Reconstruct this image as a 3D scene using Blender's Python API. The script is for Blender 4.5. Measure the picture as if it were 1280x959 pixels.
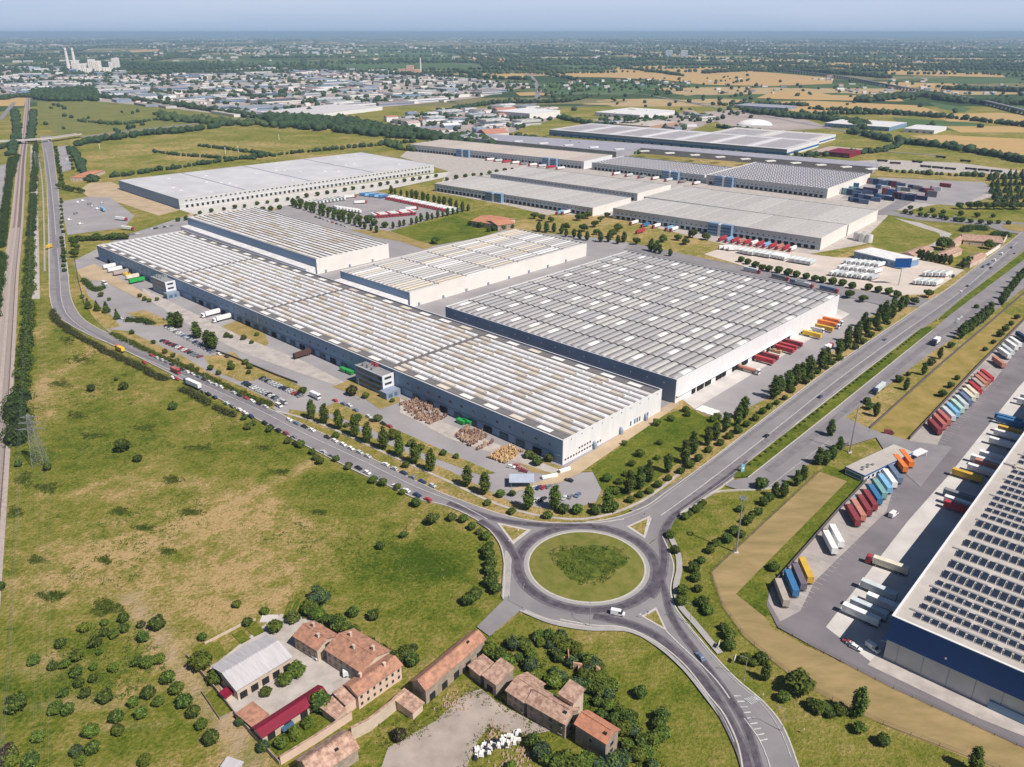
import bpy, bmesh, math, random
import numpy as np
from mathutils import Vector, Matrix
for o in list(bpy.data.objects): bpy.data.objects.remove(o)
SC = bpy.context.scene; COL = SC.collection
rnd = random.Random(11); R = math.radians
# ---------------------------------------------------------------- camera
CAM_H = 200.0; FPX = 1010.0; HORIZON = 40.0; PW, PH = 1280.0, 959.0
PITCH = math.atan((PH/2-HORIZON)/FPX)
cam = bpy.data.objects.new('camera', bpy.data.cameras.new('camera')); COL.objects.link(cam)
cam.location = (0, 0, CAM_H); cam.rotation_euler = (math.pi/2-PITCH, 0, 0)
cam.data.sensor_width = 36; cam.data.lens = 36*FPX/PW
cam.data.clip_start = 1; cam.data.clip_end = 250000
SC.camera = cam
# ---------------------------------------------------------------- sky, sun, exposure
SUN_EL, SUN_AZ = R(51), math.atan2(.765, -.644)
w = bpy.data.worlds.new('World'); SC.world = w; w.use_nodes = True
nt = w.node_tree; sky = nt.nodes.new('ShaderNodeTexSky'); sky.sky_type = 'NISHITA'; sky.sun_disc = False
sky.sun_elevation = SUN_EL; sky.sun_rotation = SUN_AZ; sky.air_density = 1.0; sky.dust_density = .6; sky.ozone_density = 3.0; sky.altitude = 200
bg = nt.nodes['Background']; bg.inputs[1].default_value = .05
# hazy band of summer sky low over the plain, the same all the way round
tc = nt.nodes.new('ShaderNodeTexCoord'); sx = nt.nodes.new('ShaderNodeSeparateXYZ'); nt.links.new(tc.outputs['Generated'], sx.inputs[0])
rp = nt.nodes.new('ShaderNodeValToRGB'); nt.links.new(sx.outputs['Z'], rp.inputs[0]); rp.color_ramp.elements[0].color = (7.0, 9.0, 12.4, 1); rp.color_ramp.elements[1].position = .045; rp.color_ramp.elements[1].color = (10.6, 12.4, 15.6, 1)
mr = nt.nodes.new('ShaderNodeMapRange'); nt.links.new(sx.outputs['Z'], mr.inputs['Value']); mr.inputs['From Min'].default_value = .04; mr.inputs['From Max'].default_value = .16; mr.inputs['To Min'].default_value = 1; mr.inputs['To Max'].default_value = 0
cn = nt.nodes.new('ShaderNodeTexNoise'); mp = nt.nodes.new('ShaderNodeMapping'); mp.inputs['Scale'].default_value = (1, 1, 14); nt.links.new(tc.outputs['Generated'], mp.inputs[0]); nt.links.new(mp.outputs[0], cn.inputs['Vector']); cn.inputs['Scale'].default_value = 2.2; cn.inputs['Detail'].default_value = 7
cr = nt.nodes.new('ShaderNodeMapRange'); nt.links.new(cn.outputs['Fac'], cr.inputs['Value']); cr.inputs['From Min'].default_value = .45; cr.inputs['From Max'].default_value = .8; cr.inputs['To Max'].default_value = .35
mw = nt.nodes.new('ShaderNodeMix'); mw.data_type = 'RGBA'; nt.links.new(cr.outputs['Result'], mw.inputs['Factor']); nt.links.new(rp.outputs[0], mw.inputs['A']); mw.inputs['B'].default_value = (13.0, 13.8, 16.0, 1)
mx = nt.nodes.new('ShaderNodeMix'); mx.data_type = 'RGBA'; nt.links.new(mr.outputs['Result'], mx.inputs['Factor']); nt.links.new(sky.outputs[0], mx.inputs['A']); nt.links.new(mw.outputs['Result'], mx.inputs['B'])
nt.links.new(mx.outputs['Result'], bg.inputs[0])
sl = bpy.data.lights.new('sun', 'SUN'); sl.energy = 5.0; sl.angle = R(.5); sl.color = (1, .94, .85)
so = bpy.data.objects.new('sun', sl); COL.objects.link(so)
sd = Vector((math.sin(SUN_AZ)*math.cos(SUN_EL), math.cos(SUN_AZ)*math.cos(SUN_EL), math.sin(SUN_EL)))
so.rotation_euler = sd.to_track_quat('Z', 'Y').to_euler(); so.location = (0, 0, 400)
SC.view_settings.view_transform = 'Standard'; SC.view_settings.look = 'None'
SC.view_settings.exposure = .15; SC.view_settings.gamma = 1
# ---------------------------------------------------------------- helpers
_s, _c = math.sin(PITCH), math.cos(PITCH)
def P(x, y, z=0.0):
    """where the sight line of photo point (x, y) meets the level z"""
    u = x-PW/2; v = y-PH/2; t = (CAM_H-z)/(FPX*_s+v*_c)
    return Vector((u*t, (FPX*_c-v*_s)*t, z))
ONES = ['', 'first', 'second', 'third', 'fourth', 'fifth', 'sixth', 'seventh', 'eighth', 'ninth', 'tenth', 'eleventh', 'twelfth',
        'thirteenth', 'fourteenth', 'fifteenth', 'sixteenth', 'seventeenth', 'eighteenth', 'nineteenth']
def ordw(n):
    if n < 20: return ONES[n]
    if n >= 100: return 'hundred-and-'+(ordw(n-100) if n > 100 else 'zeroth')
    T = ['', '', 'twent', 'thirt', 'fort', 'fift', 'sixt', 'sevent', 'eight', 'ninet'][n//10]
    return T+'ieth' if n % 10 == 0 else T+'y-'+ONES[n % 10]
def tag(o, label=None, cat=None, group=None, kind=None):
    if label: o['label'] = label
    if cat: o['category'] = cat
    if group: o['group'] = group
    if kind: o['kind'] = kind
    return o
def thing(name, label, cat, loc=(0, 0, 0), rz=0, group=None):
    o = bpy.data.objects.new(name, None); COL.objects.link(o); o.empty_display_size = .5
    o.location = loc; o.rotation_euler = (0, 0, rz); return tag(o, label, cat, group)
_mc = {}
def mat(name, col, rough=.8, var=.0, scale=1.0, col2=None, bump=0.0, metal=0.0, objvar=0.0, spec=.3, detail=6, world=False, fac=(.35, .65), stretch=None):
    """principled material; colour mottled between col and col2 by noise"""
    if name in _mc: return _mc[name]
    m = bpy.data.materials.new(name); m.use_nodes = True; n = m.node_tree.nodes; L = m.node_tree.links
    b = n['Principled BSDF']; b.inputs['Roughness'].default_value = rough; b.inputs['Metallic'].default_value = metal
    b.inputs['Specular IOR Level'].default_value = spec
    c1 = (*col, 1); out = None
    b.inputs['Base Color'].default_value = c1
    if var or col2:
        tc = n.new('ShaderNodeTexCoord'); src = tc.outputs['Object']
        if world: g = n.new('ShaderNodeNewGeometry'); src = g.outputs['Position']
        if stretch:
            mp = n.new('ShaderNodeMapping'); L.new(src, mp.inputs[0]); mp.inputs['Rotation'].default_value = (0, 0, stretch[0]); mp.inputs['Scale'].default_value = (stretch[1], stretch[2], 1); src = mp.outputs[0]
        nz = n.new('ShaderNodeTexNoise'); nz.inputs['Scale'].default_value = scale; nz.inputs['Detail'].default_value = detail; nz.inputs['Roughness'].default_value = .62
        L.new(src, nz.inputs['Vector'])
        cr = n.new('ShaderNodeMapRange'); cr.inputs['From Min'].default_value = fac[0]; cr.inputs['From Max'].default_value = fac[1]
        L.new(nz.outputs['Fac'], cr.inputs['Value'])
        mx = n.new('ShaderNodeMix'); mx.data_type = 'RGBA'
        k = (tuple(min(1, c*(1+var)) for c in col), tuple(c*(1-var) for c in col)) if not col2 else (col, col2)
        mx.inputs['A'].default_value = (*k[0], 1); mx.inputs['B'].default_value = (*k[1], 1)
        L.new(cr.outputs['Result'], mx.inputs['Factor']); out = mx.outputs['Result']
        if bump:
            bp = n.new('ShaderNodeBump'); bp.inputs['Strength'].default_value = bump; bp.inputs['Distance'].default_value = .3
            L.new(nz.outputs['Fac'], bp.inputs['Height']); L.new(bp.outputs[0], b.inputs['Normal'])
    if objvar:
        oi = n.new('ShaderNodeObjectInfo'); hs = n.new('ShaderNodeHueSaturation')
        mr = n.new('ShaderNodeMapRange'); mr.inputs['To Min'].default_value = 1-objvar; mr.inputs['To Max'].default_value = 1+objvar
        mh = n.new('ShaderNodeMapRange'); mh.inputs['To Min'].default_value = .5-objvar*.08; mh.inputs['To Max'].default_value = .5+objvar*.06
        L.new(oi.outputs['Random'], mr.inputs['Value']); L.new(oi.outputs['Random'], mh.inputs['Value'])
        L.new(mr.outputs['Result'], hs.inputs['Value']); L.new(mh.outputs['Result'], hs.inputs['Hue'])
        if out: L.new(out, hs.inputs['Color'])
        else: hs.inputs['Color'].default_value = c1
        out = hs.outputs['Color']
    if out: L.new(out, b.inputs['Base Color'])
    _mc[name] = m; return m
class MB:
    """collects faces, each with a material slot, and links them as ONE object"""
    def __init__(s): s.v = []; s.f = []; s.m = []
    def face(s, pts, m=0):
        i = len(s.v); s.v += [tuple(p) for p in pts]; s.f.append(tuple(range(i, i+len(pts)))); s.m.append(m)
    def box(s, x0, y0, z0, x1, y1, z1, m=0, top=None):
        i = len(s.v)
        s.v += [(x0, y0, z0), (x1, y0, z0), (x1, y1, z0), (x0, y1, z0), (x0, y0, z1), (x1, y0, z1), (x1, y1, z1), (x0, y1, z1)]
        for k, q in enumerate(((0, 3, 2, 1), (4, 5, 6, 7), (0, 1, 5, 4), (1, 2, 6, 5), (2, 3, 7, 6), (3, 0, 4, 7))):
            s.f.append(tuple(i+a for a in q)); s.m.append(top if (top is not None and k == 1) else m)
    def hexa(s, p, m=0, top=None):
        i = len(s.v); s.v += [tuple(a) for a in p]
        for k, q in enumerate(((0, 3, 2, 1), (4, 5, 6, 7), (0, 1, 5, 4), (1, 2, 6, 5), (2, 3, 7, 6), (3, 0, 4, 7))):
            s.f.append(tuple(i+a for a in q)); s.m.append(top if (top is not None and k == 1) else m)
    def prism(s, poly, z0, z1, m=0, top=None):
        a = sum(poly[i][0]*poly[(i+1) % len(poly)][1]-poly[(i+1) % len(poly)][0]*poly[i][1] for i in range(len(poly)))
        if a < 0: poly = poly[::-1]
        n = len(poly); i = len(s.v)
        s.v += [(p[0], p[1], z0) for p in poly]+[(p[0], p[1], z1) for p in poly]
        s.f.append(tuple(range(i+n, i+2*n))); s.m.append(m if top is None else top)
        for k in range(n):
            j = (k+1) % n; s.f.append((i+k, i+j, i+n+j, i+n+k)); s.m.append(m)
    def tube(s, a, b, r0, r1=None, n=6, m=0):
        a = Vector(a); b = Vector(b); r1 = r0 if r1 is None else r1
        d = (b-a).normalized(); x = d.orthogonal().normalized(); y = d.cross(x); i = len(s.v)
        for q, r in ((a, r0), (b, r1)):
            for k in range(n):
                t = 2*math.pi*k/n; s.v.append(tuple(q+x*(r*math.cos(t))+y*(r*math.sin(t))))
        for k in range(n):
            j = (k+1) % n; s.f.append((i+k, i+j, i+n+j, i+n+k)); s.m.append(m)
        s.f.append(tuple(i+k for k in range(n))[::-1]); s.m.append(m); s.f.append(tuple(i+n+k for k in range(n))); s.m.append(m)
    def mesh(s, name, mats):
        me = bpy.data.meshes.new(name); me.from_pydata(s.v, [], s.f)
        for m in (mats if isinstance(mats, (list, tuple)) else [mats]): me.materials.append(m)
        if any(s.m): me.polygons.foreach_set('material_index', s.m)
        me.update(); return me
    def build(s, name, mats, parent=None, kind=None):
        return put(name, s.mesh(name, mats), parent, kind)
def put(name, me, parent=None, kind=None, loc=None, rz=None, m=None):
    o = bpy.data.objects.new(name, me); COL.objects.link(o)
    if parent: o.parent = parent
    if kind: o['kind'] = kind
    if loc is not None: o.location = loc
    if rz is not None: o.rotation_euler = (0, 0, rz)
    if m is not None: o.material_slots[0].link = 'OBJECT'; o.material_slots[0].material = m
    return o
KIDS = {}
def clone(root, loc, rz, label, group=None, scale=None, paint=None, skip=()):
    """copy of a thing with copies of its parts and sub-parts; paint = {part name: material}"""
    if root.name not in KIDS: KIDS[root.name] = [(c, list(c.children)) for c in root.children]
    r = root.copy(); COL.objects.link(r); r.location = loc; r.rotation_euler = (0, 0, rz); r['label'] = label
    if group: r['group'] = group
    if scale: r.scale = scale if isinstance(scale, (tuple, list)) else (scale,)*3
    for c, gs in KIDS[root.name]:
        base = c.name.split('.')[0]
        if base in skip: continue
        d = c.copy(); COL.objects.link(d); d.parent = r
        if paint and base in paint: d.material_slots[0].link = 'OBJECT'; d.material_slots[0].material = paint[base]
        for g in gs: e = g.copy(); COL.objects.link(e); e.parent = d
    return r
PROTO = []
NSHEET = [0]
def flat(name, pts, z, m, kind='structure', parent=None):
    """sheet over a polygon of photo points laid on the ground"""
    NSHEET[0] += 1; z += .0008*NSHEET[0]
    b = MB(); q = [P(x, y) for x, y in pts]
    a = sum(q[i].x*q[(i+1) % len(q)].y-q[(i+1) % len(q)].x*q[i].y for i in range(len(q)))
    if a < 0: q = q[::-1]
    b.face([(p.x, p.y, z) for p in q]); return b.build(name, m, parent, kind)
def wline(pts): return [P(x, y) for x, y in pts]
def smooth(pts, n=6):
    """Catmull-Rom through world points"""
    out = []
    for i in range(len(pts)-1):
        p0 = pts[max(i-1, 0)]; p1 = pts[i]; p2 = pts[i+1]; p3 = pts[min(i+2, len(pts)-1)]
        for k in range(n):
            t = k/n; out.append(.5*((2*p1)+(p2-p0)*t+(2*p0-5*p1+4*p2-p3)*t*t+(3*p1-p0-3*p2+p3)*t**3))
    out.append(pts[-1]); return out
def offs(pts, i):
    a = pts[max(i-1, 0)]; b = pts[min(i+1, len(pts)-1)]; d = (b-a); d.z = 0; d.normalize(); return Vector((-d.y, d.x, 0))
def ribbon(b, pts, w, z0, z1=None, off=0, m=0, dash=None):
    """strip along world points; with z1 a solid bar"""
    acc = 0; on = True; i0 = len(pts)-1
    for i in range(i0):
        if dash:
            acc += (pts[i+1]-pts[i]).length
            if on and acc > dash[0]: on = False; acc = 0
            elif not on and acc > dash[1]: on = True; acc = 0
            if not on: continue
        n0 = offs(pts, i); n1 = offs(pts, i+1)
        a, c = pts[i]+n0*(off-w/2), pts[i]+n0*(off+w/2); e, f = pts[i+1]+n1*(off-w/2), pts[i+1]+n1*(off+w/2)
        if z1 is None: b.face([(a.x, a.y, z0), (e.x, e.y, z0), (f.x, f.y, z0), (c.x, c.y, z0)], m)
        else: b.hexa([(a.x, a.y, z0), (e.x, e.y, z0), (f.x, f.y, z0), (c.x, c.y, z0), (a.x, a.y, z1), (e.x, e.y, z1), (f.x, f.y, z1), (c.x, c.y, z1)], m)
def resample(pts, step):
    out = [pts[0].copy()]; acc = 0
    for i in range(len(pts)-1):
        d = pts[i+1]-pts[i]; L = d.length; t = step-acc
        while t <= L: out.append(pts[i]+d*(t/L)); t += step
        acc = (acc+L) % step
    return out
def inpoly(x, y, q):
    r = False; j = len(q)-1
    for i in range(len(q)):
        if (q[i][1] > y) != (q[j][1] > y) and x < (q[j][0]-q[i][0])*(y-q[i][1])/(q[j][1]-q[i][1])+q[i][0]: r = not r
        j = i
    return r
# ---------------------------------------------------------------- materials
ASPH = mat('asphalt', (.205, .19, .205), .9, scale=.05, col2=(.27, .25, .26), bump=.1, world=True)
ASPH_WORN = mat('asphalt_worn', (.085, .075, .09), .8, scale=.25, col2=(.15, .138, .155), world=True, fac=(.25, .7))
ASPH_D = mat('asphalt_dark', (.15, .135, .15), .9, scale=.04, col2=(.215, .195, .21), world=True)
YARD = mat('yard_asphalt', (.27, .25, .265), .9, scale=.03, col2=(.345, .32, .325), world=True, bump=.1)
CONC = mat('concrete_apron', (.5, .46, .44), .85, scale=.08, col2=(.6, .57, .55), world=True)
CONC_D = mat('old_concrete', (.36, .32, .3), .9, scale=.15, col2=(.5, .45, .42), world=True)
KERB = mat('kerb_stone', (.5, .46, .43), .85, var=.1, scale=.6, world=True)
PAINT = mat('road_paint', (.62, .61, .61), .7, scale=.6, col2=(.33, .32, .33), world=True, fac=(.35, .75))
TYRE = mat('tyre_darkened', (.06, .05, .065), .75, scale=.3, col2=(.125, .105, .13), world=True)
LAWN = mat('lawn', (.065, .105, .008), .95, scale=.11, col2=(.15, .155, .025), bump=.9, world=True, detail=10)
LAWN2 = mat('mown_lawn', (.075, .105, .01), .95, scale=.11, col2=(.19, .165, .035), bump=.9, world=True, detail=10)
VERGE = mat('verge_grass', (.14, .14, .03), .95, scale=.14, col2=(.36, .25, .12), bump=.8, world=True, detail=10)
DRYG = mat('dry_grass', (.36, .255, .11), .95, scale=.12, col2=(.22, .18, .05), bump=.4, world=True, detail=10)
STRAW = mat('stubble', (.35, .25, .12), .95, scale=.12, col2=(.24, .18, .075), bump=.8, world=True, detail=10, stretch=(R(46), .5, 1.4))
BANK = mat('bank_grass', (.05, .085, .008), .95, scale=.15, col2=(.105, .13, .02), bump=.6, world=True, detail=9)
EARTH = mat('bare_earth', (.5, .38, .26), .95, scale=.06, col2=(.38, .29, .19), bump=.5, world=True, detail=9)
GRAVEL = mat('gravel_yard', (.42, .35, .31), .95, scale=.12, col2=(.3, .25, .22), bump=.6, world=True, detail=10)
WHEAT = mat('wheat_field', (.5, .32, .13), .95, scale=.012, col2=(.42, .29, .13), world=True, stretch=(R(20), .3, 2))
CROP = mat('green_crop', (.055, .11, .035), .95, scale=.01, col2=(.09, .14, .05), world=True, stretch=(R(-10), .3, 2))
RAILB = mat('rail_ballast', (.33, .27, .25), .95, scale=.8, col2=(.45, .38, .34), world=True)
RAILM = mat('rail_steel', (.42, .33, .33), .5, metal=.4)
SLEEP = mat('sleeper', (.45, .4, .38), .9)
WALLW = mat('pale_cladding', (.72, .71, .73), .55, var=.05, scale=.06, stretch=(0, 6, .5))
WALLC = mat('cream_wall', (.74, .70, .665), .8, var=.05, scale=.06)
WALLB = mat('shade_blue_grey_cladding', (.20, .31, .46), .5, var=.12, scale=.05, stretch=(0, 1, .15))  # bluish tone carries the shade of the fronts in its colour
WALLG = mat('shade_grey_cladding', (.24, .29, .38), .5, var=.12, scale=.05)  # likewise deepened, the fronts' shade put into the grey
NAVY = mat('navy_cladding', (.008, .07, .27), .5, var=.1, scale=.1)
BLUE = mat('blue_band', (.03, .13, .36), .5)
GREYP = mat('grey_panel', (.5, .5, .5), .7, var=.08, scale=.2)
ROOFBASE = mat('shaded_roof_gutter', (.15, .135, .14), .9, var=.15, scale=.2)  # dark tone puts the shade of the roof grooves into the colour
PWHITE = mat('roof_sheet_white', (.80, .785, .80), .6, scale=.25, col2=(.6, .575, .575), objvar=.08)
PTAN = mat('roof_sheet_tan', (.54, .46, .36), .7, scale=.2, col2=(.64, .58, .52), objvar=.12)
PPINK = mat('roof_sheet_pinkish', (.66, .6, .58), .7, scale=.2, col2=(.72, .68, .68), objvar=.08)
PGREY = mat('roof_sheet_dark', (.17, .16, .165), .8, var=.15, scale=.3)
PSKY = mat('skylight_white', (.8, .78, .76), .4, var=.06, scale=.5)
PLIGHT = mat('roof_vault_grey', (.44, .42, .425), .6, scale=.3, col2=(.35, .33, .34), objvar=.1)
PLIGHTW = mat('roof_vault_pale', (.56, .535, .52), .6, scale=.25, col2=(.43, .41, .41), objvar=.1)
PBLUE = mat('roof_vault_bluish', (.42, .46, .56), .5, var=.08, scale=.2)
BIGROOF = mat('big_roof', (.60, .585, .61), .6, scale=.03, col2=(.5, .485, .515))
GROOF = mat('bay_roof', (.50, .475, .46), .8, scale=.35, col2=(.38, .36, .36), objvar=.08)
GROOF2 = mat('bay_roof_tan', (.55, .48, .43), .8, scale=.35, col2=(.42, .36, .33), objvar=.08)
SLATE = mat('slate_roof', (.23, .23, .28), .7, var=.12, scale=.1)
RROOF = mat('depot_roof', (.50, .455, .42), .8, scale=.12, col2=(.42, .38, .35))
SOLAR = mat('solar_cell', (.02, .028, .05), .25, spec=.6)
SOLARF = mat('pale_frame', (.5, .48, .47), .5)
TILE = mat('terracotta_tiles', (.50, .25, .165), .9, scale=.55, col2=(.27, .145, .105), bump=.9, fac=(.36, .64), detail=10)
TILEO = mat('old_tiles', (.28, .165, .125), .95, scale=.6, col2=(.54, .36, .28), bump=.9, fac=(.38, .62), detail=10)
TILEN = mat('fresh_tiles', (.56, .24, .14), .9, scale=.6, col2=(.38, .18, .12), bump=.9, fac=(.36, .64), detail=10)
REDR = mat('crimson_sheet_roof', (.2, .010, .032), .5, var=.1, scale=.2, stretch=(0, .2, 5))
SHEDR = mat('corrugated_roof', (.52, .5, .52), .7, scale=.4, col2=(.43, .4, .42), stretch=(0, 3, .2))
PLAST = mat('plaster', (.60, .49, .40), .9, scale=.4, col2=(.48, .39, .31), bump=.3, detail=8)
PLASTD = mat('weathered_wall', (.40, .32, .26), .95, scale=.5, col2=(.24, .2, .17), bump=.5, detail=8)
PLASTP = mat('pink_plaster', (.68, .5, .4), .9, scale=.4, col2=(.6, .46, .38), detail=8)
BRICK = mat('brick_ruin', (.48, .28, .19), .95, scale=1, col2=(.36, .22, .16), bump=.6)
GLASS = mat('window_glass', (.03, .04, .055), .12, spec=.8)
GLASSB = mat('blue_glass', (.06, .13, .22), .12, spec=.8)
DARK = mat('dark_opening', (.02, .02, .022), .9)
METAL = mat('galvanised_steel', (.42, .43, .44), .5, metal=.6)
POLEM = mat('pole_grey', (.35, .35, .34), .6)
BARK = mat('bark', (.09, .065, .045), .95, var=.2, scale=2)
RUBBER = mat('tyre_rubber', (.02, .02, .02), .85)
CHASS = mat('chassis_dark', (.035, .035, .04), .7)
def leaf(name, a, b): return mat(name, a, .75, scale=.45, col2=b, objvar=.22, fac=(.3, .7), detail=3, spec=.15)
L_DARK = leaf('leaf_dark', (.022, .046, .010), (.065, .098, .02))
L_MID = leaf('leaf_mid', (.04, .072, .009), (.10, .135, .022))
L_LIGHT = leaf('leaf_light', (.06, .095, .010), (.13, .155, .02))
L_OLIVE = leaf('leaf_olive', (.05, .062, .018), (.115, .115, .035))
L_BLUE = leaf('leaf_bluish', (.03, .062, .035), (.06, .1, .06))
L_PURPLE = leaf('leaf_purple', (.025, .012, .016), (.05, .025, .03))
L_YEL = leaf('leaf_yellow_green', (.12, .17, .02), (.18, .22, .03))
COLS = dict(white=(.78, .78, .78), silver=(.5, .51, .53), grey=(.22, .23, .25), black=(.02, .02, .025), navy=(.025, .045, .12), blue=(.05, .17, .36),
            red=(.42, .045, .06), maroon=(.25, .05, .06), teal=(.2, .38, .36), mint=(.45, .62, .55), sky=(.22, .45, .68), orange=(.72, .2, .05),
            yellow=(.75, .5, .06), mustard=(.6, .38, .06), green=(.03, .36, .08), cream=(.7, .64, .52), salmon=(.5, .22, .17), rose=(.45, .14, .13),
            slate=(.14, .19, .3), beige=(.42, .36, .32), brown=(.09, .05, .04), taupe=(.16, .14, .17), pale=(.55, .6, .62))
def paint(c): return mat('paint_'+c, COLS[c], .35, spec=.5)
def tarp(c): return mat('tarpaulin_'+c, COLS[c], .6, var=.12, scale=.3)
# ---------------------------------------------------------------- ground
def mixrgb(n, L, f, a, b):
    x = n.new('ShaderNodeMix'); x.data_type = 'RGBA'
    if isinstance(f, float): x.inputs['Factor'].default_value = f
    else: L.new(f, x.inputs['Factor'])
    for s, k in ((a, 'A'), (b, 'B')):
        if isinstance(s, tuple): x.inputs[k].default_value = (*s, 1)
        else: L.new(s, x.inputs[k])
    return x.outputs['Result']
def mathn(n, L, op, a, b=None, clamp=False):
    x = n.new('ShaderNodeMath'); x.operation = op; x.use_clamp = clamp
    for i, s in enumerate((a, b)):
        if s is None: continue
        if isinstance(s, (int, float)): x.inputs[i].default_value = s
        else: L.new(s, x.inputs[i])
    return x.outputs[0]
def noise(n, L, src, scale, detail=8, rough=.62):
    x = n.new('ShaderNodeTexNoise'); x.inputs['Scale'].default_value = scale; x.inputs['Detail'].default_value = detail; x.inputs['Roughness'].default_value = rough
    L.new(src, x.inputs['Vector']); return x.outputs['Fac']
def meadow_mat(name='meadow', bias=0.0, gain=1.0):
    m = bpy.data.materials.new(name); m.use_nodes = True; n = m.node_tree.nodes; L = m.node_tree.links; b = n['Principled BSDF']
    b.inputs['Roughness'].default_value = .95; b.inputs['Specular IOR Level'].default_value = .15
    g = n.new('ShaderNodeNewGeometry').outputs['Position']
    at = n.new('ShaderNodeAttribute'); at.attribute_name = 'cover'; sp = n.new('ShaderNodeSeparateColor'); L.new(at.outputs['Color'], sp.inputs[0])
    n1 = noise(n, L, g, .012, 10, .68); n2 = noise(n, L, g, .12, 8, .7); n3 = noise(n, L, g, .7, 5, .7)
    v = mathn(n, L, 'MULTIPLY_ADD', n1, 1.7); v.node.inputs[2].default_value = -.33+bias; wob = mathn(n, L, 'MULTIPLY_ADD', n2, 2.2); wob.node.inputs[2].default_value = -.1
    v = mathn(n, L, 'ADD', v, mathn(n, L, 'MULTIPLY', mathn(n, L, 'SUBTRACT', n2, .5), 1.7*gain))
    v = mathn(n, L, 'ADD', v, mathn(n, L, 'MULTIPLY', mathn(n, L, 'SUBTRACT', n3, .5), 1.7*gain))
    v = mathn(n, L, 'ADD', v, mathn(n, L, 'MULTIPLY', mathn(n, L, 'MULTIPLY', sp.outputs[0], wob), .6))
    v = mathn(n, L, 'SUBTRACT', v, mathn(n, L, 'MULTIPLY', mathn(n, L, 'MULTIPLY', sp.outputs[1], wob), .6), True)
    cr = n.new('ShaderNodeValToRGB'); L.new(v, cr.inputs[0]); e = cr.color_ramp.elements
    e[0].position = .02; e[0].color = (.05, .09, .005, 1); e[1].position = 1; e[1].color = (.46, .32, .15, 1)
    for p, c in ((.18, (.09, .128, .010)), (.38, (.145, .165, .018)), (.56, (.205, .20, .036)), (.72, (.265, .225, .06)), (.86, (.34, .26, .095))):
        q = e.new(p); q.color = (*c, 1)
    bare = mathn(n, L, 'ADD', sp.outputs[2], mathn(n, L, 'MULTIPLY', mathn(n, L, 'SUBTRACT', n2, .55), 1.0))
    bare = mathn(n, L, 'MULTIPLY', bare, sp.outputs[2], True)
    col = mixrgb(n, L, bare, cr.outputs[0], (.44, .33, .22))
    L.new(col, b.inputs['Base Color'])
    bp = n.new('ShaderNodeBump'); bp.inputs['Strength'].default_value = 1.0; bp.inputs['Distance'].default_value = 1.6
    hh = mathn(n, L, 'ADD', n2, mathn(n, L, 'MULTIPLY', n3, .6)); L.new(hh, bp.inputs['Height']); L.new(bp.outputs[0], b.inputs['Normal'])
    return m
def farland_mat():
    m = bpy.data.materials.new('farmland'); m.use_nodes = True; n = m.node_tree.nodes; L = m.node_tree.links; b = n['Principled BSDF']
    b.inputs['Roughness'].default_value = .95; b.inputs['Specular IOR Level'].default_value = .1
    g = n.new('ShaderNodeNewGeometry').outputs['Position']
    mp = n.new('ShaderNodeMapping'); L.new(g, mp.inputs[0]); mp.inputs['Rotation'].default_value = (0, 0, R(12)); mp.inputs['Scale'].default_value = (.0016, .003, 1)
    vo = n.new('ShaderNodeTexVoronoi'); vo.voronoi_dimensions = '2D'; vo.inputs['Scale'].default_value = 1; vo.inputs['Randomness'].default_value = .85
    wv = noise(n, L, g, .004, 3); ad = n.new('ShaderNodeVectorMath'); ad.operation = 'ADD'; L.new(mp.outputs[0], ad.inputs[0])
    cx = n.new('ShaderNodeCombineXYZ'); L.new(wv, cx.inputs[0]); L.new(wv, cx.inputs[1]); L.new(cx.outputs[0], ad.inputs[1]); L.new(ad.outputs[0], vo.inputs['Vector'])
    sp = n.new('ShaderNodeSeparateColor'); L.new(vo.outputs['Color'], sp.inputs[0])
    cr = n.new('ShaderNodeValToRGB'); L.new(sp.outputs[0], cr.inputs[0]); cr.color_ramp.interpolation = 'CONSTANT'; e = cr.color_ramp.elements
    e[0].position = 0; e[0].color = (.05, .085, .03, 1); e[1].position = .86; e[1].color = (.42, .31, .17, 1)
    for p, c in ((.22, (.075, .115, .04)), (.42, (.04, .07, .028)), (.62, (.10, .13, .055)), (.78, (.19, .175, .085))):
        q = e.new(p); q.color = (*c, 1)
    n2 = noise(n, L, g, .02, 8); n4 = noise(n, L, g, .0035, 8, .75)
    dark = n.new('ShaderNodeMapRange'); L.new(n4, dark.inputs['Value']); dark.inputs['From Min'].default_value = .6; dark.inputs['From Max'].default_value = .64
    col = mixrgb(n, L, dark.outputs['Result'], cr.outputs[0], (.03, .055, .025))
    f = n.new('ShaderNodeMapRange'); L.new(n2, f.inputs['Value']); f.inputs['To Min'].default_value = .65; f.inputs['To Max'].default_value = 1.35
    hs = n.new('ShaderNodeHueSaturation'); L.new(col, hs.inputs['Color']); L.new(f.outputs['Result'], hs.inputs['Value']); L.new(hs.outputs[0], b.inputs['Base Color'])
    return m
MEADOW = meadow_mat('meadow', .07); LAWN2 = meadow_mat('mown_grass', .0, .75); LAWN = meadow_mat('lawn_grass', -.2, .6); VERGE = meadow_mat('verge_cover', .3, .9); BANK = meadow_mat('bank_cover', -.27, .7); FARLAND = farland_mat()
b = MB(); S_ = 90000; b.face([(-S_, -3000, -.6), (S_, -3000, -.6), (S_, S_, -.6), (-S_, S_, -.6)]); b.build('farmland', FARLAND, kind='structure')
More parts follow.
